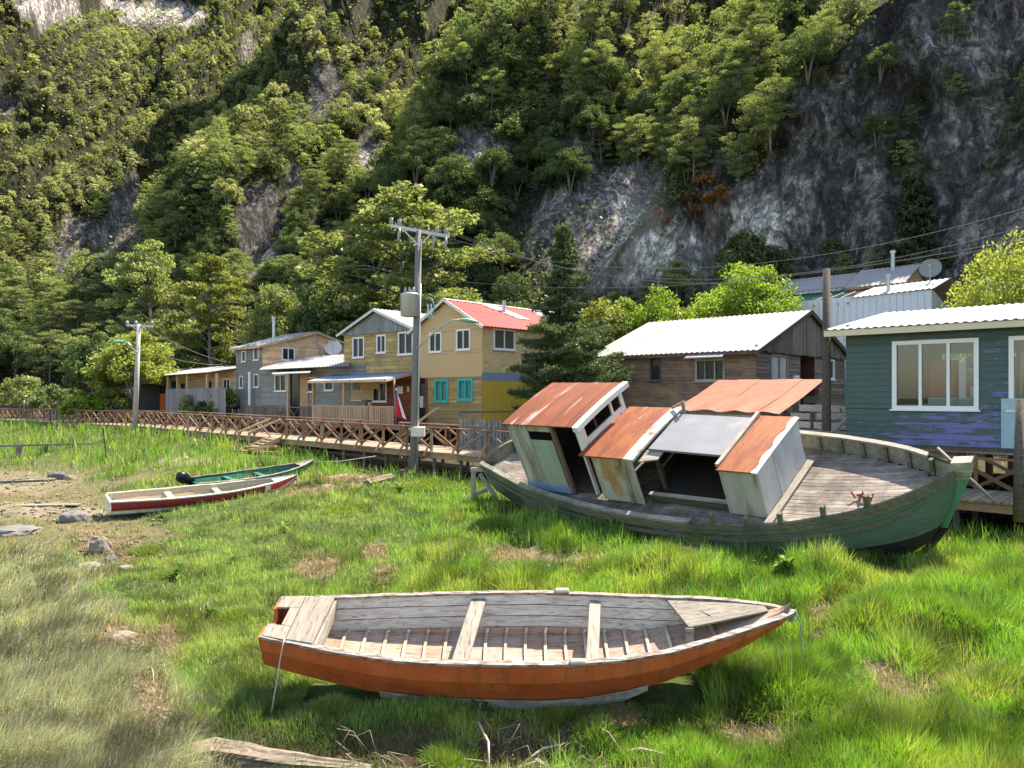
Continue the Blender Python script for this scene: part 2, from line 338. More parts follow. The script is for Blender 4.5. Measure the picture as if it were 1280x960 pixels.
BARE = [(1175, 868, 95, 24), (950, 915, 55, 26), (1110, 845, 40, 14), (398, 709, 26, 13), (482, 722, 13, 11), (470, 690, 12, 9),
        (625, 694, 48, 11), (700, 700, 60, 9), (860, 690, 90, 7), (150, 800, 34, 16), (150, 690, 24, 18), (120, 682, 22, 22), (640, 940, 95, 36),
        (330, 606, 46, 9), (385, 612, 30, 6), (1030, 768, 18, 16), (1035, 800, 20, 9), (445, 600, 40, 8), (185, 880, 26, 34), (210, 806, 16, 20), (1210, 905, 30, 10), (770, 905, 26, 9)]
def zones(x, y):
    z = gz(x, y); px, py = topx(x, y, z)
    n = fbm(x * 0.8, y * 0.8, 4) - 0.5; n2 = fbm(x * 3 + 9, y * 3 + 9, 3) - 0.5
    b = np.zeros_like(px)
    for (cx, cy, rx, ry) in BARE:
        d = np.sqrt(((px - cx) / rx) ** 2 + ((py - cy) / ry) ** 2) + n * 1.0 + n2 * 1.2
        b = np.maximum(b, 1 - smooth(0.7, 1.15, d))
    sedge = smooth(-40, 40, 60 + (py - 668) * 0.92 - px + n * 200 + n2 * 60) * smooth(655, 690, py)
    flat = smooth(-30, 30, 185 - (640 - py) * 1.1 - px + n * 240) * smooth(572, 594, py) * (1 - smooth(668, 700, py + n2 * 40))
    sand = np.maximum(1 - smooth(.6, 1.2, np.sqrt(((px - 0) / 80) ** 2 + ((py - 604) / 15) ** 2) + n + n2), 1 - smooth(.6, 1.2, np.sqrt(((px - 40) / 100) ** 2 + ((py - 638) / 9) ** 2) + n + n2 * 1.2))
    sand = np.maximum(sand, 1 - smooth(.6, 1.2, np.sqrt(((px - 225) / 45) ** 2 + ((py - 578) / 3.5) ** 2) + n + n2))
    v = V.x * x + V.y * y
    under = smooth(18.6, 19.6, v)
    return z, px, py, b, sedge, flat, sand * smooth(540, 560, py), under, n, n2
def axis_pts(lo, hi, step, far):
    a = np.arange(lo, hi, step); k = [0]
    while k[-1] < far: k.append(k[-1] + max(step, k[-1] * 0.22))
    k = np.array(k[1:]); return np.concatenate([lo - k[::-1], a, hi - step + k])
gx = axis_pts(-16, 15, 0.16, 900); gy = axis_pts(5, 27, 0.16, 900)
XX, YY = np.meshgrid(gx, gy); ok = (YY > 2)
z, px, py, b, sedge, flat, sand, under, n, n2 = zones(XX, np.where(ok, YY, 50)); 
ZZ = np.where(ok, z, -0.4 + 0 * XX); inn = ok & (np.abs(XX) < 300)
col = np.empty(XX.shape + (3,)); 
def lay(c, m): col[:] = col * (1 - m[..., None]) + np.array(c) * m[..., None]
col[:] = (0.06, 0.088, 0.024)
lay((0.10, 0.10, 0.05), np.clip(sedge * (0.6 + n), 0, 1)); lay((0.20, 0.165, 0.10), np.clip(sedge * smooth(0.05, 0.2, n2 + n * 0.6), 0, 1))
lay((0.11, 0.105, 0.055), np.clip(flat, 0, 1)); lay((.17, .125, .09), np.clip(flat * smooth(.08, .18, n2 + n * .5) * .7, 0, 1)); lay((0.2, 0.17, 0.125), np.clip(sand, 0, 1)); lay((.1, .1, .055), np.clip(sand * smooth(.0, .12, n2 - n * .4) * .8, 0, 1))
lay((0.17, 0.105, 0.075), np.clip(sand * smooth(0.02, 0.2, n) , 0, 1))
lay((0.2, 0.15, 0.095), b); lay((0.06, 0.045, 0.03), np.clip(b * smooth(0.0, 0.15, n2 + 0.3 * n), 0, 1))
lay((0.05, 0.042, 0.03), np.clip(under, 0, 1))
edge_m = smooth(-3.6, -2.8, XX) * (1 - smooth(1.2, 2.2, XX)) * (1 - smooth(8.55, 9.0, YY + .5 * n2)) * (YY > 2)
lay((0.06, 0.043, 0.03), np.clip(edge_m, 0, 1))
vv = np.stack([XX, YY, ZZ], -1).reshape(-1, 3); nyy, nxx = XX.shape
idx = np.arange(nyy * nxx).reshape(nyy, nxx)
q = np.stack([idx[:-1, :-1], idx[:-1, 1:], idx[1:, 1:], idx[1:, :-1]], -1).reshape(-1, 4)
mg, nt, p = attr_mat('ground_soil', 0.95, 7.0); bump(nt, p, noise(nt, 12, 8, (1, 1, 1), 0.75), 0.9, 0.05)
go = bpy.data.objects.new('ground', npmesh('ground', vv, q, None, mg, col.reshape(-1, 3), True)); S.collection.objects.link(go); tag(go, kind='structure')

# ------------------------------------------------------------------ hillside: profile swept along its foot
FOOT = np.array([(95, -30), (62, 0), (40, 20.5), (29.6, 31.2), (20.5, 39.6), (12, 47.5), (2, 56), (-9, 64), (-24, 72), (-42, 79), (-62, 83), (-90, 84), (-140, 80)], float)
def resample(P, n):
    d = np.concatenate([[0], np.cumsum(np.hypot(*np.diff(P, axis=0).T))]); t = np.linspace(0, d[-1], n)
    Q = np.stack([np.interp(t, d, P[:, 0]), np.interp(t, d, P[:, 1])], 1)
    for _ in range(30): Q[1:-1] = (Q[:-2] + Q[1:-1] * 2 + Q[2:]) / 4
    return Q, t
NS, ND, DD = 420, 300, 0.6
FQ, ft = resample(FOOT, NS)
tg = np.gradient(FQ, axis=0); tg /= np.linalg.norm(tg, axis=1)[:, None]; FN = np.stack([tg[:, 1], -tg[:, 0]], 1)
if FN[NS // 2][1] < 0: FN = -FN
fpx = CX + F * FQ[:, 0] / np.maximum(FQ[:, 1], 3)
fpx = np.where(FQ[:, 1] < 10, 1500, fpx)
hc = np.interp(fpx, [560, 660, 720, 800, 870, 930, 990, 1060, 1120, 1300], [0, 5, 13, 15, 17, 24, 30, 31, 31, 31])
ss = np.arange(NS)[:, None] * (ft[1] - ft[0]); dd = np.arange(ND)[None, :] * DD
hz = np.zeros((NS, ND)); hh = np.zeros(NS)
nz1 = fbm(ss * 0.055 + 3, dd * 0.07 + 5, 4); nz2 = fbm(ss * 0.16 + 30, dd * 0.2 + 50, 3)
leftw = 1 - smooth(430, 760, fpx)
for j in range(ND):
    d = j * DD
    cl = smooth(-1.5, 1.0, hc * (0.9 + 0.35 * (nz1[:, j] - 0.5)) - hh) * smooth(1.5, 4, np.full(NS, d)) * (hc > 0.5)
    base = np.interp(d, [0, 6, 20, 60, 180], [0.25, 0.75, 0.95, 0.8, 0.62]) * leftw + (1 - leftw) * np.interp(d, [0, 3, 30, 90, 180], [0.4, 0.8, 0.8, 0.62, 0.55])
    base = base * (0.35 + 1.3 * nz1[:, j]); crag = smooth(0.56, 0.66, nz2[:, j] * 0.6 + nz1[:, j] * 0.4) * 1.2
    sl = base + crag; sl = sl * (1 - cl) + (2.5 + 1.6 * (nz2[:, j] - 0.5)) * cl
    hh = hh + sl * DD; hz[:, j] = hh
HX = FQ[:, 0][:, None] + FN[:, 0][:, None] * dd; HYY = FQ[:, 1][:, None] + FN[:, 1][:, None] * dd
HZ = hz + 2.4
slope = np.gradient(hz, DD, axis=1); slope0 = slope
sls = slope.copy()
for _ in range(6):
    sls[1:-1] = (sls[:-2] + sls[1:-1] + sls[2:]) / 3; sls[:, 1:-1] = (sls[:, :-2] + sls[:, 1:-1] + sls[:, 2:]) / 3
ridge = np.abs(fbm(ss * 0.5 + 0.12 * HZ, HZ * 0.09, 4) - 0.5) * 2
led = fbm(ss * 0.25 + 4, HZ * 0.55 + 0.1 * ss, 4) - 0.5
off = (ridge * 1.6 + led * 1.6) * smooth(1.0, 1.9, sls)
blk = np.floor(fbm(ss * 0.2 + 7, HZ * 0.25 + 3, 2) * 9) / 9
off = off + (fbm(ss * 1.1 + 60, HZ * 0.8 + 33, 3) - .5) * 1.5 * smooth(1.3, 2.0, sls) + (np.abs(fbm(ss * .9 + 5, HZ * .3 + 77, 3) - .5)) * 1.6 * smooth(1.3, 2.0, sls)
off = off + blk * 2.0 * smooth(1.4, 2.2, sls)
HX = HX + FN[:, 0][:, None] * off; HYY = HYY + FN[:, 1][:, None] * off
hpx = CX + F * HX / np.maximum(HYY, 5); hpy = HY + F * (CZ - HZ) / np.maximum(HYY, 5)
ROCKS = [(330, 295, 34, 66, 0), (160, 275, 20, 50, 0), (110, 300, 50, 26, -.5), (80, 325, 16, 34, 0), (408, 118, 24, 30, 0), (368, 232, 18, 30, 0), (600, 185, 34, 22, 0), (585, 200, 14, 26, 0), (60, 10, 46, 16, 0), (205, 18, 60, 17, 0),
         (5, 132, 18, 12, 0), (460, 200, 18, 24, 0), (715, 190, 16, 14, 0), (130, 5, 40, 8, 0), (310, 60, 12, 20, 0), (700, 290, 55, 55, 0), (790, 290, 95, 85, 0), (930, 270, 90, 75, 0), (1050, 260, 110, 85, 0), (1190, 290, 110, 90, 0), (1120, 40, 90, 70, 0), (1060, 140, 110, 40, 0), (1230, 60, 60, 50, 0), (1200, 170, 70, 60, 0)]
nr = fbm(ss * 0.3, dd * 0.3, 4) - 0.5
rock = np.zeros_like(HX)
for (cx, cy, rx, ry, sk) in ROCKS:
    d = np.sqrt(((hpx - cx - sk * (hpy - cy)) / rx) ** 2 + ((hpy - cy) / ry) ** 2) + nr * 1.1
    rock = np.maximum(rock, 1 - smooth(0.8, 1.15, d))
rock = np.where((hc > 8)[:, None], rock * smooth(1.15, 1.6, sls), rock)
rock = np.maximum(rock, smooth(1.75, 2.3, slope) * (hc > 8)[:, None] * (1 - 0.9 * smooth(0.06, 0.16, nr)))
hcol = np.empty(HX.shape + (3,)); hcol[:] = (0.045, 0.05, 0.02)
stain = fbm(ss * 0.45 + 20, HZ * 0.07 + 9, 4); pale = fbm(ss * 0.14 + 50, HZ * 0.2 + 12, 4)
rc = np.array((0.23, 0.215, 0.22))[None, None] * (0.45 + 1.2 * pale[..., None])
rc = rc * (1 - 0.5 * smooth(0.49, 0.6, stain)[..., None])
wp = np.zeros_like(HX)
for (cx, cy, rx, ry) in ((830, 315, 50, 26), (945, 275, 48, 20), (965, 290, 30, 26), (780, 265, 12, 30), (760, 315, 40, 16), (875, 320, 22, 20), (800, 345, 30, 14)):
    wp = np.maximum(wp, 1 - smooth(0.7, 1.2, np.sqrt(((hpx - cx) / rx) ** 2 + ((hpy - cy) / ry) ** 2) + nr * 1.5 + led))
rc = rc * (1 - wp[..., None]) + np.array((0.55, 0.54, 0.53)) * (0.7 + 0.6 * pale[..., None]) * wp[..., None]
toprock = smooth(60, 25, hpy) if False else 1 - smooth(25, 60, hpy)
rc = rc * (1 + 1.2 * (toprock * (hpx < 620))[..., None])  # upper left rock lightened: its sunlit look is put into the colour
hcol = hcol * (1 - rock[..., None]) + rc * rock[..., None]
vv = np.stack([HX, HYY, HZ], -1).reshape(-1, 3); idx = np.arange(NS * ND).reshape(NS, ND)
q = np.stack([idx[:-1, :-1], idx[:-1, 1:], idx[1:, 1:], idx[1:, :-1]], -1).reshape(-1, 4)
mh, nt, p = attr_mat('hill_rock_and_soil', 0.9, 0.9)
hn = noise(nt, 0.7, 9, (1.3, 1.3, 0.5), 0.72); hv = nt.nodes.new('ShaderNodeTexVoronoi'); hv.feature = 'DISTANCE_TO_EDGE'; hv.inputs['Scale'].default_value = 0.35
tcn = nt.nodes.new('ShaderNodeTexCoord'); mpn = nt.nodes.new('ShaderNodeMapping'); mpn.inputs['Scale'].default_value = (1.2, 1.2, 0.7); mpn.inputs['Rotation'].default_value = (0.2, 0.25, 0.4)
dn = nt.nodes.new('ShaderNodeTexNoise'); dn.inputs['Scale'].default_value = 0.8; dn.inputs['Detail'].default_value = 5
nt.links.new(tcn.outputs['Object'], dn.inputs[0]); ad = nd(nt, 'ShaderNodeVectorMath', operation='MULTIPLY_ADD'); nt.links.new(dn.outputs['Color'], ad.inputs[0]); ad.inputs[1].default_value = (2.2, 2.2, 2.2); nt.links.new(tcn.outputs['Object'], ad.inputs[2])
nt.links.new(ad.outputs[0], mpn.inputs[0]); nt.links.new(mpn.outputs[0], hv.inputs['Vector'])
crk = ramp(nt, hv.outputs['Distance'], 0.0, 0.02, (.45, .45, .45))
spk = ramp(nt, noise(nt, 2.2, 12, (1, 1, 0.55), 0.8), .46, .54, (.42, .41, .41), (1.5, 1.5, 1.48)); jv = nt.nodes.new('ShaderNodeTexVoronoi'); jv.feature = 'DISTANCE_TO_EDGE'; jv.inputs['Scale'].default_value = 1.1; nt.links.new(mpn.outputs[0], jv.inputs['Vector']); cv = nt.nodes.new('ShaderNodeTexVoronoi'); cv.inputs['Scale'].default_value = 1.5; nt.links.new(mpn.outputs[0], cv.inputs['Vector']); sx_ = nd(nt, 'ShaderNodeSeparateColor', i_0=cv.outputs['Color']); spk = mixc(nt, 1.0, spk, ramp(nt, sx_.outputs[0], .15, .9, (.5, .5, .5), (1.4, 1.4, 1.38)), 'MULTIPLY'); jr = ramp(nt, jv.outputs['Distance'], .0, .035, (.5, .5, .5)); spk = mixc(nt, 1.0, spk, jr, 'MULTIPLY'); spk = mixc(nt, 1.0, spk, ramp(nt, noise(nt, 0.55, 9, (1, 1, .26), .72, off=(4, 4, 4)), .45, .51, (.36, .36, .38), (1.25, 1.25, 1.22)), 'MULTIPLY')  # per-cell tones paint rock facets into the colour in place of lit relief
mxh = nd(nt, 'ShaderNodeMath', operation='MULTIPLY_ADD', i_0=crk, i_1=0.3, i_2=hn); bump(nt, p, mxh.outputs[0], 1.0, 1.2)
cc = p.inputs['Base Color'].links[0].from_socket; nt.links.new(mixc(nt, 0.8, mixc(nt, 0.55, cc, crk, 'MULTIPLY'), spk, 'MULTIPLY'), p.inputs['Base Color'])
ho = bpy.data.objects.new('hillside', npmesh('hillside', vv, q, None, mh, hcol.reshape(-1, 3), False)); S.collection.objects.link(ho); tag(ho, kind='structure')
# ------------------------------------------------------------------ foliage prototypes
def quads_at(c, size, flat=0.5, rs=None, asp=0.6):
    rs = rs or R; n = len(c)
    nrm = rs.normal(size=(n, 3)); nrm[:, 2] += flat * 3 * np.sign(rs.random(n) + 1); nrm /= np.linalg.norm(nrm, axis=1)[:, None]
    a = rs.normal(size=(n, 3)); a -= nrm * (a * nrm).sum(1)[:, None]; a /= np.linalg.norm(a, axis=1)[:, None]; b = np.cross(nrm, a)
    s = (np.asarray(size) * rs.uniform(0.6, 1.3, n))[:, None]; a = a * s; b = b * s * asp
    v = np.stack([c - a, c - b * 1.0 + a * 0.1, c + a, c + b], 1).reshape(-1, 3)
    return v
def quad_idx(n, o=0): return np.arange(n * 4).reshape(n, 4) + o
def ball(n, r, rs, shell=0.35):
    d = rs.normal(size=(n, 3)); d /= np.linalg.norm(d, axis=1)[:, None]
    return d * (rs.random(n) ** shell)[:, None] * np.asarray(r)
def beech(H, seed, leaves=1.0, lsize=0.2, lean=0.0):
    rs = np.random.default_rng(seed); mb = MB(); L = []
    bend = rs.normal(size=2) * 0.05 * H + np.array((lean, 0)) * H
    ax = lambda t: np.array((bend[0] * t * t, bend[1] * t * t, H * t))
    mb.tube([ax(t) for t in (0, .25, .5, .75, 1)], [0.017 * H, .014 * H, .011 * H, .007 * H, .002 * H], 6)
    nb = int(30 + rs.integers(8)); t0 = rs.uniform(0.16, 0.34)
    for i in range(nb):
        t = t0 + (1 - t0) * (i / (nb - 1)) ** 0.9; az = i * 2.4 + rs.normal() * 0.5
        prof = math.sin(math.pi * min(1, 0.18 + 0.8 * (t - t0) / (1 - t0))) ** 0.7 * (0.75 if t > .9 else 1)
        ln = H * 0.30 * prof * rs.uniform(0.6, 1.2) + 0.25
        d = np.array((math.cos(az), math.sin(az), rs.uniform(0.05, 0.45)))
        p0 = ax(t - 0.04); p1 = p0 + d * ln
        mb.tube([p0, p0 * .5 + p1 * .5 + (0, 0, .03 * H), p1], [.006 * H, .004 * H, .0015 * H], 4)
        for k, f in enumerate((0.55, 0.95)):
            c = p0 + d * ln * f + rs.normal(size=3) * (.06 * H, .06 * H, .02 * H); r = H * rs.uniform(0.065, 0.115) * (1.1 if k else .8)
            n = int(58 * leaves * (r / (H * .09)) ** 1.5)
            q = ball(n, (r, r, r * 0.32), rs); L.append(c + q)
    c = np.concatenate(L); return mb, quads_at(c, lsize, 0.45, rs)
def bushy(H, Rr, seed, n=3800, lsize=0.2, clumps=40, stems=4):
    rs = np.random.default_rng(seed); mb = MB(); L = []
    for k in range(stems):
        a = rs.uniform(0, 6.28); q = np.array((math.cos(a) * Rr * .5, math.sin(a) * Rr * .5, H * .75))
        mb.tube([(0, 0, -.1), q * (.3, .3, .5), q], [.02 * H, .013 * H, .004 * H], 5)
    for k in range(clumps):
        d = rs.normal(size=3); d /= np.linalg.norm(d); d[2] = abs(d[2]) * 1.15 - 0.25
        f = rs.uniform(0.55, 1.02); c = np.array((0, 0, H * .5)) + d * f * np.array((Rr, Rr, H * .5)); r = Rr * rs.uniform(.16, .3)
        L.append(c + ball(n // clumps, (r, r, r * .7), rs, .4))
    c = np.concatenate(L); c[:, 2] = np.maximum(c[:, 2], 0.05); return mb, quads_at(c, lsize, 0.25, rs)
def spruce(H, prof, seed, nb=120, tw=46, lsize=0.085, droop=0.1):
    rs = np.random.default_rng(seed); mb = MB(); L = []; T = []
    mb.tube([(0, 0, 0), (0, 0, H * .5), (0, 0, H)], [.02 * H, .012 * H, .002 * H], 7)
    for i in range(nb):
        z = H * (0.06 + 0.93 * (i / nb)); az = i * 2.399 + rs.normal() * .3; ln = prof(z / H, az) * rs.uniform(.5, 1.2)
        d = np.array((math.cos(az), math.sin(az), 0)); up = rs.uniform(-.15, .35)
        p0 = np.array((0, 0, z)); s = np.linspace(.12, 1, 7)
        br = [p0 + d * ln * t + (0, 0, ln * (up * t - droop * t * t + .14 * t ** 3)) for t in s]
        mb.tube([p0] + br[1::2], [.012 + ln * .008] + [.008] * 2 + [.004], 4)
        side = np.cross(d, (0, 0, 1)); n = int(tw * (0.4 + ln))
        t = rs.random(n) ** .7; wv = rs.normal(size=n) * .30 * ln * (1.05 - t) * (t > .15) + rs.normal(size=n) * .05
        c = p0 + np.outer(t * ln, d) + np.outer(wv, side); c[:, 2] += ln * (up * t - droop * t * t + .14 * t ** 3) - np.abs(wv) * .25 + rs.normal(size=n) * .04
        # each twig: a spray of needles pointing outwards
        o = d[None] * .8 + side[None] * np.sign(wv)[:, None] * .7 + rs.normal(size=(n, 3)) * .35
        o /= np.linalg.norm(o, axis=1)[:, None]; ll = rs.uniform(.12, .26, n)[:, None]
        for k in range(5):
            cc = c + o * ll * (k / 5.0); L.append(cc + rs.normal(size=(n, 3)) * .025)
    c = np.concatenate(L); return mb, quads_at(c, lsize, 0.1, rs, .35)
LEAF = {
 'olive': leafy('leaf_olive', (0.145, 0.185, 0.065), (0.28, 0.32, 0.135), 0.5),
 'dark': leafy('leaf_dark', (0.065, 0.105, 0.038), (0.135, 0.18, 0.07), 0.45),
 'scrub': leafy('leaf_scrub', (0.25, 0.27, 0.125), (0.44, 0.45, 0.25), 0.55),  # scrub's own colour, paled further to paint in the bright wash high up
 'lime': leafy('leaf_lime', (0.17, 0.29, 0.03), (0.28, 0.4, 0.06), 0.55),
 'yellow': leafy('leaf_yellow_green', (0.18, 0.22, 0.045), (0.3, 0.34, 0.09), 0.55),
 'needle': leafy('needles', (0.025, 0.05, 0.024), (0.10, 0.14, 0.06), 0.35, 0.5),
 'orange': leafy('leaf_orange_brown', (0.16, 0.075, 0.02), (0.3, 0.14, 0.05), 0.3)}
BARK = plain('bark', (0.17, 0.155, 0.135), 0.9, 0, 0.3, 8)
def tree_thing(name, parts, leaf, label, cat, loc, group=None, rz=0, sc=1.0):
    mb, qv = parts
    t = thing(name, label, cat, loc, group); t.rotation_euler.z = rz; t.scale = (sc,) * 3
    mb.build('trunk' if cat == 'tree' else 'stem', BARK, t, True)
    cr = bpy.data.objects.new('crown' if cat == 'tree' else 'foliage', npmesh('crown', qv, quad_idx(len(qv) // 4), None, LEAF[leaf])); S.collection.objects.link(cr); cr.parent = t
    return t
HP = np.stack([HX.ravel(), HYY.ravel(), HZ.ravel()], 1)
def hill_z(x, y):
    i = np.argmin((HP[:, 0] - x) ** 2 + (HP[:, 1] - y) ** 2); return HP[i, 2] if (HP[i, 0] - x) ** 2 + (HP[i, 1] - y) ** 2 < 4 else float(gz(x, y))
def hill_hit(px, py):                   # the hillside point nearest to a viewing ray (front-most)
    d = (hpx - px) ** 2 + (hpy - py) ** 2; m = d < 60
    if not m.any(): i = np.argmin(d); return HP[i]
    k = np.where(m.ravel())[0]; return HP[k[np.argmin(HP[k, 1])]]

# ------------------------------------------------------------------ forest on the hillside
P0x = hpx.ravel(); clf = lambda k_: fbm(HP[k_, 0] * .16 + HP[k_, 1] * .1 + 3, HP[k_, 2] * .24 + 8, 3)
cand = R.integers(0, NS * ND, 110000); order = []
occ = {}
vis = (HP[:, 1] > 20) & (hpx.ravel() > -330) & (hpx.ravel() < 1480) & (hpy.ravel() > -70) & (hpy.ravel() < 480)
rockf = rock.ravel(); slf = slope.ravel(); dj = np.tile(np.arange(ND) * DD, NS)
for i in cand:
    if not vis[i] or dj[i] < 1.0 or rockf[i] > (0.4 if P0x[i] < 700 else .55) or slf[i] > 2.7:
        if not (slf[i] > 1.5 and P0x[i] > 880 and R.random() < .10 and clf(np.array([i]))[0] > .5): continue
    x, y, z = HP[i]; far = y > 105
    if far and R.random() < 0.15: continue
    if x > 8 and dj[i] < 4 + 0: continue
    cell = 1.9 if not far else 2.2
    k = (int(x / cell), int(y / cell), int(z / cell))
    if any((k[0] + a, k[1] + b, k[2] + c) in occ and np.sum((np.array(occ[(k[0] + a, k[1] + b, k[2] + c)]) - (x, y, z)) ** 2) < cell ** 2 for a in (-1, 0, 1) for b in (-1, 0, 1) for c in (-1, 0, 1)): continue
    occ[k] = (x, y, z); order.append(i)
HSH = R.random(97)
def in_rock(a, c): return any(((a - cx) / rx) ** 2 + ((c - cy) / ry) ** 2 < .8 and (cx < 640 or (cx < 1000 and HSH[int(abs(a * 7 + c * 3)) % 97] > .06) or HSH[int(abs(a * 7 + c * 3)) % 97] > .6) for cx, cy, rx, ry, sk in ROCKS)
info = []
for i in order:
    x, y, z = HP[i]; P = hpx.ravel()[i], hpy.ravel()[i]
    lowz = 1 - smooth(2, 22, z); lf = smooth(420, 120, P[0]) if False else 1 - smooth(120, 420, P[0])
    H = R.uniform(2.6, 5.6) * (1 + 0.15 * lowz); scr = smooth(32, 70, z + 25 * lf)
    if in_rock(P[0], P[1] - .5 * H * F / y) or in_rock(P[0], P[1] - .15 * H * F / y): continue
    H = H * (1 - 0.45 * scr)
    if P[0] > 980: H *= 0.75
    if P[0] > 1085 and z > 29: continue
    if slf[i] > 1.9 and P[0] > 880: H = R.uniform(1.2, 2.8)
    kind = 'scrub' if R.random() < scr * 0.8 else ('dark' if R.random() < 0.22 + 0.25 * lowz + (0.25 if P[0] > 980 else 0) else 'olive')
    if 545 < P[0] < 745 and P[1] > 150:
        kind = 'dark'  # dark leaves here paint in the shade on this part of the slope
        if P[0] > 640 and P[1] > 250: continue
    info.append((H / y - (1 if not (-15 < P[0] < 1295 and -30 < P[1]) else 0), i, H, kind))
info.sort(reverse=True, key=lambda t: t[0])
protos = {'olive': [(beech(7, s, 2.3, 0.08), 7) for s in (1, 2, 3, 4, 5, 6, 7, 8)], 'dark': [(bushy(5, 2.2, s, 9000, 0.08, 80), 5) for s in (21, 22, 23)], 'scrub': [(bushy(4.5, 1.7, s, 6500, 0.085, 60), 4.5) for s in (31, 32)] + [(beech(7, 33, 2.3, 0.085), 7)]}
LAB = {'olive': ('slender evergreen tree with layered sunlit foliage in the hillside forest', 'slender layered trees of the hillside forest'),
       'dark': ('bushy dark green tree growing in the hillside forest', 'bushy dark trees of the hillside forest'),
       'scrub': ('small yellowish green scrubby tree high on the hillside', 'scrubby trees high on the hillside')}
made = {}; NIND = 300; rest = []
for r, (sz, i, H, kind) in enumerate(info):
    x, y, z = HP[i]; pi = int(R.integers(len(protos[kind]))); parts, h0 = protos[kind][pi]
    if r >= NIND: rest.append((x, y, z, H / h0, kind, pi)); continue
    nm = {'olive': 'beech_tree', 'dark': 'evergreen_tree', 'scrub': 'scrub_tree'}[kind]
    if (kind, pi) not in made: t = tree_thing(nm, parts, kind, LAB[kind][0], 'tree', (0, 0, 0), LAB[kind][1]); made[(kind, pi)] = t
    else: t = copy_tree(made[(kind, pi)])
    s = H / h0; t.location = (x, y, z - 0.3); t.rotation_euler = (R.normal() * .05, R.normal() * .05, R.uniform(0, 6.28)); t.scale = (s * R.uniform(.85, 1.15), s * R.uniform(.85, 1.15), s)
TONE = {'olive': ((0.145, 0.185, 0.065), (0.28, 0.32, 0.135)), 'dark': ((0.065, 0.105, 0.038), (0.135, 0.18, 0.07)), 'scrub': ((0.25, 0.27, 0.125), (0.44, 0.45, 0.25))}  # scrub tone carries the same painted brightness
VV = []; CC = []
for (x, y, z, s, kind, pi) in rest:
    qv = protos[kind][pi][0][1].reshape(-1, 4, 3); n = len(qv); k = R.choice(n, min(n, 1150), replace=False); q = qv[k]
    c = q.mean(1, keepdims=True); q = c + (q - c) * 2.1; a = R.uniform(0, 6.28); ca, sa = math.cos(a), math.sin(a)
    q = np.stack([q[..., 0] * ca - q[..., 1] * sa, q[..., 0] * sa + q[..., 1] * ca, q[..., 2]], -1) * s + (x, y, z - .3)
    lo, hi = TONE[kind]; f = R.random((len(k), 1)); br = R.uniform(.65, 1.25) * (0.75 + 0.5 * fbm(q[:, 0, 0] * .8, q[:, 0, 2] * .8 + q[:, 0, 1], 2))[:, None]
    col = (np.array(lo) * (1 - f) + np.array(hi) * f) * br; VV.append(q.reshape(-1, 3)); CC.append(np.repeat(col, 4, 0))
FOL = leafy('distant_foliage', None, None, 0.5, attr=True)
if VV:
    VV = np.concatenate(VV); o = bpy.data.objects.new('forest', npmesh('forest', VV, quad_idx(len(VV) // 4), None, FOL, np.concatenate(CC))); S.collection.objects.link(o); tag(o, kind='stuff')
# undergrowth: ferns and low shrubs covering the slope between the trees
pick = R.integers(0, NS * ND, 420000); m = vis[pick] & (rockf[pick] < 0.35 + 0.9 * (clf(pick) > .52) * (R.random(len(pick)) < .8)) & (dj[pick] > 0.5); pick = pick[m][:230000]
c = HP[pick] + R.normal(size=(len(pick), 3)) * (.35, .35, .1); cl = fbm(c[:, 0] * .5 + c[:, 1] * .3, c[:, 2] * .5, 3)
c[:, 2] += np.abs(R.normal(size=len(pick))) * 0.9 * smooth(.3, .7, cl) + 0.1
sz = 0.12 + 0.0011 * c[:, 1]; vq = quads_at(c, sz, 0.5)
f = R.random((len(c), 1)); colu = (np.array((0.05, 0.068, 0.026)) * (1 - f) + np.array((0.15, 0.175, 0.075)) * f) * ((0.5 + cl) * (1 + .6 * smooth(30, 70, c[:, 2])))[:, None]  # lighter with height: brightness of the upper slope painted into the leaves
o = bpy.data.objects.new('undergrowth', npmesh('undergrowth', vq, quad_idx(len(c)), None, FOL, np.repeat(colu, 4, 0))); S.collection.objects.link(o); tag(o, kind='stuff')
print('trees', len(info))

# ------------------------------------------------------------------ single trees and shrubs one can point to
def put(name, parts, leaf, label, cat, px, top, Y, H0, base=None, group=None, wid=None, rz=0):
    p = W(px, top, Y); zb = hill_z(p.x, p.y) if base is None else base
    s = (p.z - zb) / H0; t = tree_thing(name, parts, leaf, label, cat, (p.x, p.y, zb), group, rz, s)
    if wid: t.scale = (wid, wid, s)
    return t
def cprof(t, az):
    if t < .58:
        b = 2.75 - 0.8 * abs(t - .25) * 1.2
        return b * (1.0 + .28 * math.cos(az + .25) * (t > .15)) * (0.75 if t < .08 else 1)
    return max(.14, 1.35 * ((1 - t) / .42) ** .8 * (.75 + .25 * math.sin(t * 60)))
tree_thing('conifer_tree', spruce(9.8, cprof, 5, 135, 105, 0.06, .16), 'needle', 'dark green spruce with pointed top rising behind the stranded green boat', 'tree', (2.05, 31.4, 0.75))
put('broadleaf_tree', bushy(6, 2.5, 41, 20000, .075, 110), 'lime', 'bright lime green round tree behind the weathered brown house', 'tree', 932, 328, 37, 6, 3.6)
put('shrub', bushy(4, 2.2, 42, 16000, .075, 90), 'lime', 'wide lime green rounded bush between the spruce and the lime tree', 'shrub', 818, 360, 40, 4, 3.2, wid=1.0)
put('shrub', bushy(4, 2.0, 43, 12000, .075, 70), 'yellow', 'olive yellow bush left of the wide lime bush, behind the spruce', 'shrub', 765, 372, 41, 4, 3.2)
put('shrub', bushy(4, 1.6, 44, 10000, .07, 60), 'yellow', 'olive yellow bush right of the wide lime bush, above the brown house roof', 'shrub', 872, 370, 41, 4, 3.2)
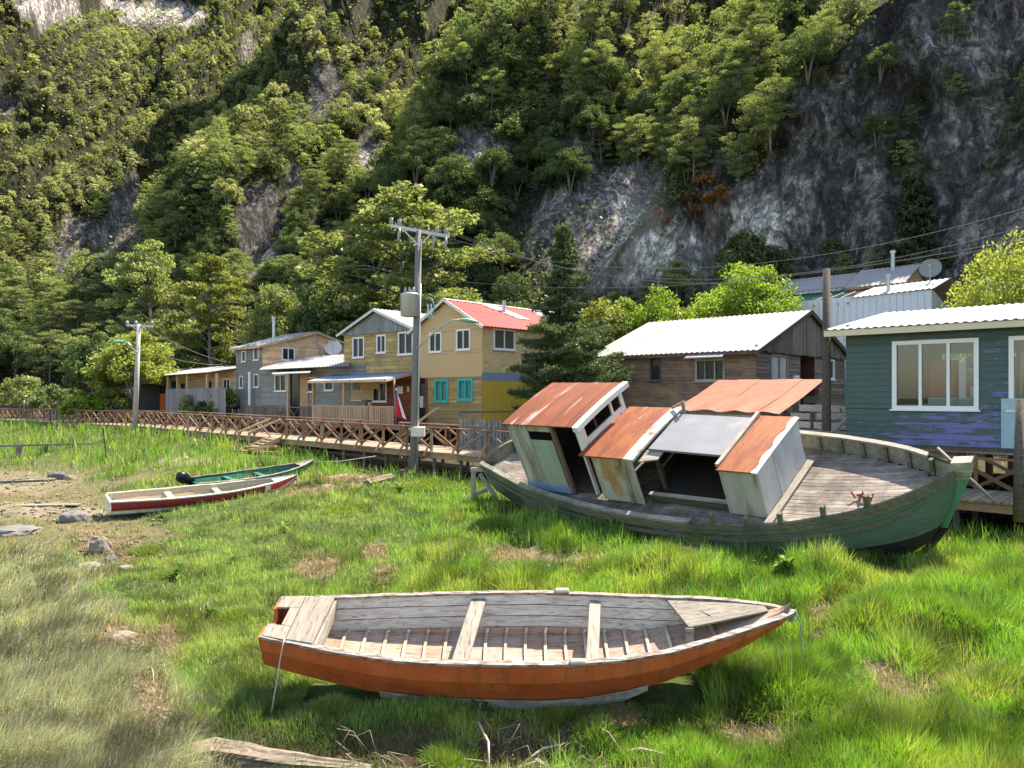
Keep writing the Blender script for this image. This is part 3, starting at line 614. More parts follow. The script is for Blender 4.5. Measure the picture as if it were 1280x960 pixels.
put('broadleaf_tree', bushy(6, 3.0, 45, 26000, .07, 130, 8), 'yellow', 'pale yellow green tree above the white roof of the green house', 'tree', 1270, 292, 31, 6, 2.5, wid=.85)
put('shrub', bushy(4, 2.6, 46, 6000, .15, 60), 'dark', 'dark round bush growing on the cliff foot above the lime tree', 'shrub', 940, 290, 49, 4, 9.5, wid=.95)
put('conifer_tree', spruce(7, lambda t, a: 2.4 * (1 - t) ** .8 + .2, 8, 100, 40, .11), 'needle', 'dusky conifer standing against the grey cliff behind the satellite dish', 'tree', 1142, 218, 47, 7, 8.0)
for k, (px_, py_, rr) in enumerate(((856, 243, .8), (893, 258, 1.0), (866, 259, .6), (824, 272, .8), (874, 222, .8))):
    P0 = hill_hit(px_, py_ + 8)
    nm = ('rounded orange brown shrub on the cliff, upper left of the pair', 'largest orange brown shrub on the cliff, right of the pair', 'small orange shrub tucked between the pair on the cliff', 'orange shrub lowest on the cliff, beside the smoke', 'orange shrub highest on the cliff, under the trees')[k]
    tree_thing('orange_shrub', bushy(1.4, .95, 60 + k, 1500, .13, 20), 'orange', nm, 'shrub', (P0[0], P0[1] - .6, P0[2] - .4), 'orange shrubs on the cliff', 0, rr * 1.15)
LT = [('beech_tree', beech(9, 71, 3.2, .12), 'olive', 'tall sunlit layered tree behind the crossarm of the near utility pole', 505, 246, 60, 9, 2.1),
      ('broadleaf_tree', bushy(8, 3.2, 72, 16000, .12, 90), 'yellow', 'bushy yellow green tree right behind the far utility pole', 168, 412, 60, 8, 1.0),
      ('broadleaf_tree', bushy(8, 2.6, 73, 12000, .12, 80), 'dark', 'dark bushy tree left of the far utility pole', 118, 408, 62, 8, 1.0),
      ('beech_tree', beech(9, 74, 2.6, .12), 'yellow', 'pale layered tree standing above the far grey house', 262, 318, 68, 9, 1.1),
      ('beech_tree', beech(9, 75, 2.6, .12), 'olive', 'layered tree on the slope left of the pale layered tree', 190, 310, 72, 9, 1.15),
      ('broadleaf_tree', bushy(8, 3, 76, 14000, .12, 80), 'dark', 'broad dark tree in shade behind the two-storey grey house', 405, 340, 62, 8, 1.0),
      ('broadleaf_tree', bushy(8, 3, 77, 14000, .12, 80), 'olive', 'leafy tree between the grey house and the yellow house', 350, 352, 64, 8, .95)]
for (nm, parts, leaf, lab, px_, top, Y, H0, wd) in LT: put(nm, parts, leaf, lab, 'tree', px_, top, Y, H0, wid=wd, rz=px_)
SH = [(105, 488, 58, 'lime', 'lime green bush at the far end of the boardwalk', 1.5), (140, 482, 60, 'yellow', 'yellow green bush left of the far utility pole', 1.8), (30, 470, 74, 'olive', 'olive bush behind the left end of the boardwalk', 2.6),
      (70, 480, 72, 'dark', 'dark bush behind the left end of the boardwalk, right of the olive bush', 2.4),
      (250, 488, 55, 'olive', 'straggly bush in front of the balcony of the long wooden house', 1.6), (285, 484, 53.5, 'yellow', 'yellowish bush at the corner of the grey house', 1.4), (262, 500, 53.5, 'dark', 'low dark bush under the balcony of the long wooden house', 1.5)]
for k, (px_, top, Y, leaf, lab, rr) in enumerate(SH):
    p = W(px_, top, Y); zb = 1.0; h = p.z - zb
    tree_thing('shrub', bushy(h, rr, 90 + k, 3000, .13, 40), leaf, lab, 'shrub', (p.x, p.y, zb))

# ------------------------------------------------------------------ grass
def blades(x, y, z, yaw, ln, lean, wd, col, name, mat, curl=0.5):
    n = len(x); d = np.stack([np.cos(yaw), np.sin(yaw), 0 * yaw], 1); fc = R.uniform(0, 6.28, n); s = np.stack([np.cos(fc), np.sin(fc), 0 * fc], 1) * wd[:, None] * .5
    b = np.stack([x, y, z - .02], 1); up = np.array((0, 0, 1.0))
    l1 = lean * .45; l2 = lean * (1 + curl)
    m1 = b + d * (ln * .5 * np.sin(l1))[:, None] + up * (ln * .5 * np.cos(l1))[:, None]
    tp = m1 + d * (ln * .5 * np.sin(l2))[:, None] + up * (ln * .5 * np.cos(l2))[:, None]
    v = np.stack([b - s, b + s, m1 + s * .8, m1 - s * .8, tp], 1).reshape(-1, 3); i = np.arange(n)[:, None] * 5
    return v, i + np.array([[0, 1, 2, 3]]), i + np.array([[3, 2, 4]]), np.repeat(col, 5, 0)
N0 = 740000
px_ = R.uniform(-300, 1560, N0); py_ = 528 + (1010 - 528) * R.random(N0) ** .85
yy = (CZ + 0.2) * F / (py_ - HY); yy = np.clip(yy * R.uniform(.96, 1.04, N0), 6.3, 75); xx = (px_ - CX) / F * yy
z, PX, PY, b, sedge, flat, sand, under, n, n2 = zones(xx, yy)
tus = fbm(xx * 1.5 + 70, yy * 1.5 + 20, 3); big = fbm(xx * .45 + 11, yy * .45 + 5, 3)
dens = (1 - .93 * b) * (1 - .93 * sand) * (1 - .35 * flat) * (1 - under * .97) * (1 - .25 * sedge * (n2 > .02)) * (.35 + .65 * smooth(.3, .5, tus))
edge_b = smooth(-3.6, -2.8, xx) * (1 - smooth(1.2, 2.2, xx)) * (1 - smooth(8.5, 8.85, yy + .6 * n2)); dens = dens * (1 - .88 * edge_b)
TUSS = [(565, 912, .36, .3), (340, 885, .4, .22), (700, 895, .3, .14), (830, 893, .35, .15), (895, 838, .3, .42), (870, 850, .3, .36), (945, 838, .35, .5), (1010, 845, .4, .5), (800, 880, .25, .2), (1075, 800, .5, .4), (1140, 835, .5, .42), (1230, 860, .5, .36), (1180, 735, .6, .4), (1000, 740, .5, .3), (880, 720, .5, .3), (760, 715, .5, .3), (700, 668, .6, .34), (600, 640, .6, .34), (430, 640, .6, .24), (180, 690, .4, .22), (920, 855, .45, .6), (985, 865, .65, .66), (1040, 880, .35, .4), (950, 880, .35, .42), (655, 728, .7, .36), (840, 700, .45, .36), (540, 612, .9, .45), (1160, 770, .5, .38), (1100, 760, .5, .35),
        (1215, 800, .6, .45), (1180, 800, .4, .4), (1260, 720, .6, .45), (1190, 700, .4, .34), (1020, 720, .4, .3), (960, 730, .4, .26), (1120, 940, .5, .36), (1050, 930, .4, .3), (1240, 930, .5, .3), (250, 900, .35, .25), (420, 890, .3, .25), (750, 940, .3, .25), (790, 930, .25, .22), (870, 940, .3, .26), (220, 720, .5, .16), (300, 770, .6, .16), (560, 720, .5, .28), (480, 760, .5, .2), (620, 660, .6, .3)]
tl = np.zeros(N0); ta = np.zeros(N0)
for (a, c, r, l) in TUSS:
    Y = 3.6 * F / (c - HY)
    for _ in range(2): Y = (CZ - float(gz((a - CX) / F * Y, Y))) * F / (c - HY)
    d2 = ((xx - (a - CX) / F * Y) ** 2 + (yy - Y) ** 2) / r ** 2; g = np.exp(-d2 * 1.2); ta = np.where(g * l > tl, np.arctan2(yy - Y, xx - (a - CX) / F * Y), ta); tl = np.maximum(tl, g * l)
dens = np.maximum(dens, smooth(.08, .2, tl)); keep = R.random(N0) < dens
# no grass growing through the stranded boats
keep &= ~((np.abs(yy - 9.75) < .42) & (xx > -2.6) & (xx < 2.4))
g = lambda a: a[keep]
xx, yy, z, PX, PY, b, sedge, flat, sand, tus, big, tl, ta, n, n2 = map(g, (xx, yy, z, PX, PY, b, sedge, flat, sand, tus, big, tl, ta, n, n2)); K = len(xx)
lush = np.maximum(smooth(330, 700, PX + 120 * n), 1 - smooth(590, 612, PY + 60 * n))
rag = smooth(.5, .66, fbm(xx * 1.1 + 31, yy * 1.1 + 66, 4)) * (.45 + .55 * lush)
frontb = (yy > 8.3) & (yy < 9.7) & (xx > -2.9) & (xx < 2.2)
ln = (.11 + .11 * lush * (.4 + tus) + .05 * big + .2 * rag) * R.uniform(.45, 1.4, K)
ln = np.where(frontb, np.minimum(ln, .11 + .05 * R.random(K)), ln); ln = ln * (1 - sedge) + sedge * R.uniform(.16, .44, K) * (.6 + .7 * tus); ln = ln * (1 - flat * .5); ln = np.maximum(ln, tl * R.uniform(.6, 1.15, K)) ; ln *= np.where(yy > 26, 1.25 + .5 * smooth(26, 45, yy), 1)
yaw = R.uniform(0, 6.28, K); yaw = np.where(sedge > .5, R.normal(.35, .8, K), yaw); yaw = np.where(tl > .1, ta + R.normal(0, .6, K), yaw)
lean = np.abs(R.normal(.35, .3, K)); lean = np.where(sedge > .5, R.uniform(.2, 1.1, K), lean); lean = np.where(tl > .1, R.uniform(.1, .7, K), lean)
G1, G2 = np.array((0.09, 0.21, 0.02)), np.array((0.185, 0.335, 0.05)); GY = np.array((0.25, 0.30, 0.06)); SG1, SG2 = np.array((0.18, 0.225, 0.155)), np.array((0.37, 0.39, 0.28)); ST = np.array((0.36, 0.30, 0.18))
f = R.random((K, 1)); col = G1 * (1 - f) + G2 * f; mixy = (smooth(.5, .68, fbm(xx * .7 + 3, yy * .7 + 90, 3)) * .75)[:, None]; col = col * (1 - mixy) + GY * mixy
dull = ((1 - lush) * .55)[:, None]; col = col * (1 - dull) + np.array((0.21, 0.265, 0.10)) * dull
s_ = np.clip(sedge, 0, 1)[:, None]; col = col * (1 - s_) + (SG1 * (1 - f) + SG2 * f) * s_
fl = np.clip(flat, 0, 1)[:, None] * .8; col = col * (1 - fl) + np.array((0.2, 0.205, 0.095)) * fl
st = (R.random(K) < .07 + .26 * (sedge > .5) + .3 * b + .12 * (flat > .5))[:, None]; col = np.where(st, ST * R.uniform(.6, 1.1, (K, 1)), col); col *= R.uniform(.75, 1.25, (K, 1)) * (.52 + .96 * smooth(.28, .66, fbm(xx * 2.1 + 8, yy * 2.1 + 44, 4)))[:, None]
wd = np.maximum(.006, .00085 * yy) * R.uniform(.7, 1.4, K)
# long grass standing in clumps
tx = [[] for _ in range(9)]
for (a, c, r, l) in TUSS:
    Y = 3.6 * F / (c - HY)
    for _ in range(2): Y = (CZ - float(gz((a - CX) / F * Y, Y))) * F / (c - HY)
    X0 = (a - CX) / F * Y; k = int(3000 * (r / .5) ** 1.3); rr = r * R.random(k) ** .6 * 1.1 * (1 + .5 * (R.random() - .5)); th_ = R.uniform(0, 6.28, k); x1 = X0 + rr * np.cos(th_); y1 = Y + rr * .8 * np.sin(th_)
    f1 = R.random((k, 1)); c1 = G1 * .85 * (1 - f1) + G2 * f1; ol = R.random() * .5 if X0 > -2 else .8; c1 = c1 * (1 - ol * .5) + np.array((.22, .24, .07)) * ol * .5; c1 = np.where(R.random((k, 1)) < .05, ST, c1)
    L1 = l * 1.0 * R.uniform(.5, 1.15, k) * (1 - .35 * (rr / r)); tx[0].append(x1); tx[1].append(y1); tx[2].append(gz(x1, y1)); tx[3].append(th_ + R.normal(.25, 1.0, k)); tx[4].append(L1); tx[5].append(np.clip(.12 + .75 * rr / r + R.normal(0, .2, k), .02, 1.3)); tx[6].append(np.full(k, .0075) * R.uniform(.7, 1.4, k) * max(1, Y / 11)); tx[7].append(c1)
tx = [np.concatenate(q) if q else None for q in tx]
okb = ~((np.abs(tx[1] - 9.75) < .42) & (tx[0] > -2.6) & (tx[0] < 2.4)); tx = [q[okb] if q is not None else None for q in tx]
xx, yy, z, yaw, ln, lean, wd, col = [np.concatenate([p_, q_]) for p_, q_ in zip((xx, yy, z, yaw, ln, lean, wd, col), tx[:8])]
v, q4, t3, cl = blades(xx, yy, z, yaw, ln, lean, wd, col, 'grass', None)
GM = leafy('grass_blades', None, None, 0.45, 0.45, attr=True)
o = bpy.data.objects.new('grass', npmesh('grass', v, q4, t3, GM, cl)); S.collection.objects.link(o); tag(o, kind='stuff')
# ------------------------------------------------------------------ boats
def interp(x, xs, ys): return float(np.interp(x, xs, ys))
def hull_rows(st, f, sgn): return [[(x, sgn * a, b) for (a, b) in f(x)] for x in st]
def small_boat(name, label, Mx, st, wf, sf, cf, kf, mats, t=0.03, chine=0.74, ribs=None, planks=3, plank_h=0.15, bottom_rail=None, caps=True, bow_x=None, lift=.2):
    """open wooden boat: outer skin, inner planking, bottom boards, frames, caps"""
    T = thing(name, label, 'boat', M=Mx)
    def sec_o(x):
        w, s, c, k = wf(x), sf(x), cf(x), kf(x); return [(w, s), (w * (.5 + .5 * (.93 + .07 * chine)) - .01 * w, s * .62 + c * .38), (w * (chine + (1 - chine) * .35), s * .25 + c * .75), (w * chine, c)]
    def sec_b(x):
        w, c, k = wf(x), cf(x), kf(x); return [(w * chine, c), (w * chine * .5, c * .45 + k * .55), (0.0, k)]
    m = MB()
    for sg in (-1, 1):                                  # lapped strakes
        for k in range(3):
            def strake(x, k=k):
                p = sec_o(x); e = .010 if wf(x) > .1 else .002; return [p[k], (p[k][0] * .5 + p[k + 1][0] * .5 + e * .6, p[k][1] * .5 + p[k + 1][1] * .5), (p[k + 1][0] + e, p[k + 1][1] - .004), (p[k + 1][0] - .004, p[k + 1][1] - .004)]
            m.grid(hull_rows(st, strake, sg))
    m.build('hull', mats['hull'], T)
    m = MB()
    for sg in (-1, 1): m.grid(hull_rows(st, sec_b, sg))
    m.build('bottom', mats['bottom'], T, True)
    # inner lining in real strakes
    m = MB()
    for sg in (-1, 1):
        for k in range(planks):
            rows = []
            for x in st[1:-1]:
                w, s, c = wf(x), sf(x), cf(x); r = []
                for q in (k + .03, k + .97):
                    f = min(1, q * plank_h / max(.05, s - c)); r.append((x, sg * (max(.01, w * (1 - (1 - chine) * f) - t)), s + (c - s) * f))
                rows.append(r)
            m.grid(rows)
    m.build('planking', mats['inner'], T)
    m = MB()
    for sg in (-1, 1):
        def lo(x):
            w, s, c, k = wf(x), sf(x), cf(x), kf(x); f = min(1, planks * plank_h / max(.05, s - c)); w0 = w * (1 - (1 - chine) * f) - t; z0 = s + (c - s) * f
            pts = [(max(.01, w0), z0), (max(.01, w * (chine + .06) - t), c + lift * .6)] + [(max(0, (w * chine - t) * q), (c + lift * .7) * q + (k + lift) * (1 - q)) for q in (.75, .5, .25, 0)]
            return [(max(0, a), b) for a, b in pts]
        rows = hull_rows(st[1:-1], lo, sg)
        for j in range(len(rows[0]) - 1): m.grid([[r[j], r[j + 1]] for r in rows])
    m.build('bottom_boards', mats['floor'], T)
    if ribs is not None:
        for x in ribs:
            m = MB()
            for sg in (-1, 1):
                w, s, c, k = wf(x), sf(x), cf(x), kf(x); f = min(.98, planks * plank_h / max(.05, s - c)); 
                P = [(x + .03, sg * (w * (1 - (1 - chine) * f) - t - .02), s + (c - s) * f), (x + .01, sg * (w * (chine + .06) - t - .03), c + lift * .6 + .03), (x, sg * w * chine * .45, (c + lift * .7) * .45 + (k + lift) * .55 + .025), (x, 0, k + lift + .02)]
                for i in range(3): m.beam(P[i], P[i + 1], .038, .035, (0, -sg, 1))
            m.build('rib', mats['rib'], T)
    if caps:
        for sg in (-1, 1):
            m = MB(); rows = []
            for x in st:
                w, s = wf(x), sf(x); j = .012 * math.sin(x * 9 + sg) ; rows.append([(x, sg * max(0, w - .055) , s + .028 + j * .3), (x, sg * (w + .02) + j * .4 * sg, s + .022)])
            m.slab(rows, .032); m.build('gunwale', mats['cap'], T)
    return T
def transom(T, x, wf, sf, cf, kf, mat, chine=.74, th=.05, notch=None):
    w, s, c, k = wf(x), sf(x), cf(x), kf(x)
    if notch: poly = [(x, -w, s), (x, -w * chine, c), (x, 0, k), (x, w * chine, c), (x, w, s), (x, notch, s), (x, notch * .8, s - .13), (x, -notch * .8, s - .13), (x, -notch, s)]
    else: poly = [(x, -w, s), (x, -w * chine, c), (x, 0, k), (x, w * chine, c), (x, w, s)]
    MB().prism(poly, (-th, 0, 0)).build('transom', mat, T)

# foreground orange rowing boat
al, th = 0.0, math.radians(16)
l = Vector((1, 0, 0)); b = Vector((0, math.cos(th), math.sin(th))); n = l.cross(b)
MO = frameM((.35, 9.8, .35), l, b, n)
xs = [-3.38, -3, -2.5, -2, -1.5, -1, -.5, 0, .5, 1, 1.5, 2, 2.5, 3, 3.19]
wv = [.44, .52, .62, .71, .77, .80, .81, .82, .79, .73, .64, .51, .35, .14, .015]; sv = [.38, .34, .30, .27, .25, .25, .25, .25, .25, .26, .29, .35, .41, .445, .45]
cv = [-.08, -.16, -.25, -.32, -.36, -.38, -.39, -.4, -.38, -.32, -.22, -.06, .12, .33, .43]; kv = [-.12, -.24, -.36, -.44, -.48, -.5, -.51, -.52, -.5, -.44, -.32, -.14, .07, .3, .42]
fx = list(np.linspace(-3.38, 3.0, 44)) + [3.08, 3.14, 3.19]
wf = lambda x: interp(x, xs, wv); sf = lambda x: interp(x, xs, sv); cf = lambda x: interp(x, xs, cv); kf = lambda x: interp(x, xs, kv)
RB = small_boat('rowing_boat', 'weathered orange open wooden rowing boat lying on the grass in the foreground', MO, fx, wf, sf, cf, kf,
                dict(hull=M['orange'], bottom=M['black_bottom'], inner=M['row_planks'], floor=M['red_bottom'], rib=M['rib_wood'], cap=M['white_wash']), ribs=np.linspace(-2.55, 2.2, 19), plank_h=.14)
transom(RB, -3.36, wf, sf, cf, kf, M['orange'], notch=.2)
for x, wd in ((-.86, .2), (.72, .15)):
    w_ = wf(x) - .03; MB().hexa([(x - wd / 2 - .13, -w_, .15), (x + wd / 2 - .13, -w_, .15), (x + wd / 2 + .06, w_, .16), (x - wd / 2 + .06, w_, .16), (x - wd / 2 - .13, -w_, .185), (x + wd / 2 - .13, -w_, .185), (x + wd / 2 + .06, w_, .195), (x - wd / 2 + .06, w_, .195)]).build('thwart', M['pale_wood_y'], RB, bev=.006)
m = MB()
for (x0, x1) in ((-3.37, -3.08), (-3.07, -2.74)):
    if x0 < -3.2:
        for (ya, yb) in ((-1, -.42), (.42, 1)): m.hexa([(x0, ya * wf(x0), .375), (x1, ya * wf(x1), .355), (x1, yb * wf(x1), .355), (x0, yb * wf(x0), .375), (x0, ya * wf(x0), .41), (x1, ya * wf(x1), .39), (x1, yb * wf(x1), .39), (x0, yb * wf(x0), .41)])
        m.hexa([(-3.2, -.42 * .47, .365), (x1, -.42 * wf(x1), .355), (x1, .42 * wf(x1), .355), (-3.2, .42 * .47, .365), (-3.2, -.2, .4), (x1, -.42 * wf(x1), .39), (x1, .42 * wf(x1), .39), (-3.2, .2, .4)])
    else: m.hexa([(x0, -wf(x0) + .02, .33), (x1, -wf(x1) + .04, .31), (x1 + .04, wf(x1) - .05, .31), (x0, wf(x0) - .03, .33), (x0, -wf(x0) + .02, .385), (x1, -wf(x1) + .04, .36), (x1 + .04, wf(x1) - .05, .36), (x0, wf(x0) - .03, .385)])
m.build('stern_deck', M['pale_wood_y'], RB, bev=.006)
m = MB().prism([(-2.72, -wf(-2.72) + .05, .1), (-2.72, wf(-2.72) - .06, .1), (-2.7, wf(-2.72) - .05, .31), (-2.74, -wf(-2.72) + .05, .31)], (.03, 0, 0)); m.build('stern_bulkhead', M['grey_wood_y'], RB)
m = MB().hexa([(1.86, -.12, .29), (2.88, .02, .435), (2.86, .16, .435), (1.70, .55, .29), (1.86, -.12, .315), (2.88, .02, .46), (2.86, .16, .46), (1.70, .55, .315)])
m.build('bow_deck', M['pale_wood'], RB)
MB().beam((1.86, -.14, .31), (1.86, -.3, -.1), .1, .03).build('bow_post', M['pale_wood'], RB)
MB().tube([(2.05, .2, .34), (2.16, .06, .36)], .012, 6).build('hook', M['dark_wood'], RB)
m = MB(); m.tube([(3.16, 0, .32), (3.19, 0, .475)], .03, 6); m.build('stem_post', M['grey_wood'], RB)
for (x, sg) in ((.33, 1), (.42, -1)):
    w_ = wf(x); MB().box((x - .1, sg * w_ - .05, .255), (x + .1, sg * w_ + .05, .315)).build('oarlock_block', M['grey_wood'], RB, bev=.02)
m = MB(); rows = []
for x in np.linspace(-1.95, 1.3, 24):
    w, c = wf(x), cf(x); e = min(1, (x + 1.95) / .25, (1.3 - x) / .25); rows.append([(x, -w * .80 - .02, c + .06), (x, -w * .765 - .045, c - .005 - .055 * e), (x, -w * .70 - .03, c - .02 - .06 * e)])
m.slab(rows, .015); m.build('rubbing_strake', M['grey_wood'], RB)
def inv(Mx, p): return Mx @ Vector(p)
p0 = inv(MO, (-3.08, -wf(-3.08) - .03, .37)); g0 = float(gz(p0.x - .1, p0.y - .15)); pts = [p0 + Vector((.0, .06, .03)), p0, p0 + Vector((-.03, -.03, -.2)), p0 + Vector((-.05, -.08, -.42)), Vector((p0.x - .1, p0.y - .17, g0 + .02))]
solo(MB().tube(pts, .008, 6), 'cord', M['rope'], 'pale frayed cord hanging over the stern of the orange rowing boat', 'cord', pts[-1], sm=True)
p0 = inv(MO, (3.2, -.02, .5)); pts = [p0, p0 + Vector((.06, -.02, -.18)), Vector((p0.x + .1, p0.y, float(gz(p0.x + .1, p0.y)) + .02))]
solo(MB().tube(pts, .008, 6), 'cord', plain('cord_green', (.15, .32, .3), .8), 'thin greenish cord hanging from the bow of the orange rowing boat', 'cord', pts[-1], sm=True)

# stranded green fishing boat
def boat_frame(al, th, ta):
    l = Vector((math.cos(al), -math.sin(al), 0)); b = Vector((math.sin(al), math.cos(al), 0)); nn = Vector((0, 0, 1))
    l2 = l * math.cos(ta) + nn * math.sin(ta); n2 = -l * math.sin(ta) + nn * math.cos(ta)
    return l2, b * math.cos(th) + n2 * math.sin(th), -b * math.sin(th) + n2 * math.cos(th)
l, b, n = boat_frame(math.radians(43.8), math.radians(28.7), math.radians(-.6)); O = Vector((-.21, 22, 1.63)) - l * 5
MF = frameM(O, l, b, n)
bx = [4.05, 4.3, 4.6, 5, 6, 7, 8, 9, 10, 11, 12, 13, 14, 15, 15.6, 16, 16.4, 16.66]
bw = [.03, .3, .52, .74, 1.1, 1.42, 1.62, 1.78, 1.88, 1.92, 1.9, 1.8, 1.6, 1.24, .92, .62, .27, .05]; br = [-.12, .05, .2, .3, .31, .28, .27, .26, .25, .26, .27, .29, .35, .46, .56, .64, .75, .84]
bk = [-.62, -.8, -.92, -1.0, -1.1, -1.18, -1.2, -1.2, -1.2, -1.2, -1.2, -1.2, -1.2, -1.2, -1.2, -.9, -.2, .5]
fx = sorted(set(list(np.linspace(4.05, 16.66, 56)) + [16.2, 16.3, 16.5, 16.58]))
wf = lambda x: interp(x, bx, bw); rf = lambda x: interp(x, bx, br); kf = lambda x: interp(x, bx, bk); dk = lambda x: rf(x) - .34 if x > 5 else rf(x) - .3
PF = [(1.0, 0), (1.0, .2), (.985, .42), (.94, .6), (.84, .76), (.66, .9), (.4, .97), (.0, 1.0)]      # half section: breadth against depth
def sect(x, i0, i1):
    w, r, k = wf(x), rf(x), kf(x); e = 1 - .45 * smooth(13.5, 16.6, x) - .35 * smooth(6.5, 4.2, x) if False else 1 - .5 * float(smooth(13, 16.6, x)) - .35 * float(1 - smooth(4.2, 6.5, x))
    zb_ = {0: 0.0, 1: .34 * min(.62, r - k) / max(.05, r - k), 2: min(.97, max(.25, (r + wl(x)) / max(.05, r - k))), 3: 1.0}; d0, d1 = zb_[i0], zb_[i1]
    out = []
    for d in np.linspace(d0, d1, 7):
        a = float(np.interp(d, [q[1] for q in PF], [q[0] for q in PF])); out.append((w * (a ** (1 / max(.35, e)) if a > 0 else 0), r + (k - r) * d))
    return out
wl = lambda x: interp(x, [4, 8, 12, 14, 15, 16.7], [.95, .85, .7, .45, .38, .38])
FB = thing('fishing_boat', 'stranded green wooden fishing boat heeled over on the grass, with rusty cabin roofs', 'boat', M=MF)
for nm, i0, i1, mt in (('bulwark', 0, 1, 'bulwark'), ('hull', 1, 2, 'hull_green'), ('bottom', 2, 3, 'black_bottom')):
    m = MB()
    for sg in (-1, 1):
        if nm == 'bottom': m.grid([[(x, sg * a, z) for a, z in sect(x, i0, i1)] for x in fx]); continue
        for j in range(0, 6, 1 if nm == 'hull' else 3):                    # lapped planks
            rows = []
            for x in fx:
                p_ = sect(x, i0, i1); q_ = p_[j + (1 if nm == 'hull' else 3)]; e_ = (.014 if wf(x) > .2 else .003) + (.02 if nm == 'bulwark' else 0); rows.append([(x, sg * (p_[j][0] + (.02 if nm == 'bulwark' else 0)), p_[j][1]), (x, sg * (q_[0] + e_), q_[1]), (x, sg * (q_[0] - .004), q_[1] - .002)])
            m.grid(rows)
    m.build(nm, M[mt], FB, nm == 'bottom')
m = MB(); rows = [[(x, -wf(x) * 1.0 - .03, rf(x) + (kf(x) - rf(x)) * .19), (x, -wf(x) - .05, rf(x) + (kf(x) - rf(x)) * .235)] for x in fx if 4.6 < x < 16.3]
m.slab(rows, .03); m.build('rubbing_strake', M['bulwark'], FB)
m = MB()
for sg in (-1, 1): m.grid([[(x, sg * max(.01, wf(x) - .06), rf(x)), (x, sg * max(.01, wf(x) - .07), dk(x) - .02)] for x in fx])
m.build('bulwark_lining', M['bulwark_in'], FB)
for sg in (-1, 1):
    m = MB(); rows = [[(x, sg * max(0, wf(x) - .1), rf(x) + .05), (x, sg * (wf(x) + .035), rf(x) + .045)] for x in fx if x < (16.2 if sg > 0 else 12.2)]
    m.slab(rows, .05); m.build('cap_rail', M['cap_pale'] if sg > 0 else M['bulwark_in'], FB)
m = MB(); yk = -1.95
while yk < 1.95:                                                        # deck planks run fore and aft
    rows = []
    for x in fx:
        lim = wf(x) - .07
        if yk + .12 <= -lim or yk >= lim or lim < .06: 
            if len(rows) > 1: m.slab(rows, .03)
            rows = []; continue
        rows.append([(x, max(yk, -lim), dk(x) + .02 * rng.random() * .3), (x, min(yk + .118, lim), dk(x))])
    if len(rows) > 1: m.slab(rows, .03)
    yk += .125
m.build('deck', M['deck'], FB)
for x in list(np.arange(11.9, 16.2, .52)) + [4.9, 5.6, 6.3, 7.2, 8.2, 9.2]:
    MB().beam((x, wf(x) - .1, dk(x)), (x, wf(x) - .1, rf(x) + .01), .09, .07, (1, 0, 0)).build('frame_timber', M['bulwark'], FB)
for x, hh_ in ((5.2, 0), (5.9, 0), (12.5, .2), (13.2, .14), (13.85, .2), (14.6, .22), (15.3, .24)):
    MB().beam((x, -wf(x) + .1, dk(x)), (x + .05, -wf(x) + .09, rf(x) + hh_), .09, .08, (1, 0, 0)).build('frame_timber', M['bulwark'], FB)
MB().hexa([(16.48, -.105, .62), (16.81, -.1, .625), (16.81, .1, .625), (16.48, .105, .62), (16.55, -.12, .98), (16.88, -.12, 1.02), (16.88, .12, 1.02), (16.55, .12, .98)]).build('stem_head', M['bulwark_in'], FB, bev=.01)
m = MB(); sx = [(15.2, -1.26), (15.75, -1.25), (16.02, -.94), (16.29, -.5)]
m.grid([[(x - .06, -.06, z), (x + .05, -.05, z - .02), (x + .05, .05, z - .02), (x - .06, .06, z)] for x, z in sx]); m.build('forefoot', M['black_bottom'], FB)
m = MB(); m.hexa([(16.16, -.06, -.5), (16.33, -.05, -.5), (16.33, .05, -.5), (16.16, .06, -.5), (16.5, -.1, .62), (16.8, -.09, .62), (16.8, .09, .62), (16.5, .1, .62)])
m.build('stem_post', plain('stem_green', (.08, .24, .15), .55, 0, .2, 4, (.07, .1, .07), .66), FB)
m = MB(); m.box((5.5, -.07, -1.3), (15.3, .07, -1.16)); m.build('keel', M['black_bottom'], FB)
# wheelhouse, mid cabin, hold cover, fore cabin: sheet metal on timber
def ribbed(mb, a, b, c, d, step, h):         # sheet a-b (bottom) d-c (top) with raised seams on its outside
    a, b, c, d = map(Vector, (a, b, c, d)); nn = (b - a).cross(d - a).normalized(); mb.prism([a, b, c, d], nn * .015)
    ln = (b - a).length; k = max(1, int(ln / step))
    for i in range(k + 1):
        f = i / k; mb.beam(a + (b - a) * f + nn * .02, d + (c - d) * f + nn * .02, h, h, nn)
x0, x1, hw, H = 6.85, 9.02, 1.0, 1.93
WH = FB
m = MB(); ribbed(m, (x0, -hw, 0), (7.45, -hw, 0), (7.45, -hw, H), (x0, -hw, H), .2, .03); m.prism([(7.45, -hw, 1.72), (8.25, -hw, 1.72), (8.25, -hw, H), (7.45, -hw, H)], (0, .02, 0)); m.prism([(7.45, -hw, 0), (8.25, -hw, 0), (8.25, -hw, .25), (7.45, -hw, .25)], (0, .02, 0))
m.prism([(x0, -hw, 0), (x0, -hw, H), (x0, hw, H), (x0, hw, 0)], (.02, 0, 0)); m.prism([(x0, hw, 0), (x0, hw, H), (x1, hw, H), (x1, hw, 0)], (0, -.02, 0))
wl = m.build('wheelhouse_wall', M['cabin_sheet'], FB)
m = MB(); ribbed(m, (7.5, -hw - .03, .02), (8.2, -hw - .03, .02), (8.2, -hw - .03, 1.5), (7.5, -hw - .03, 1.5), .7, .025); m.build('door_panel', M['cabin_panel'], wl)
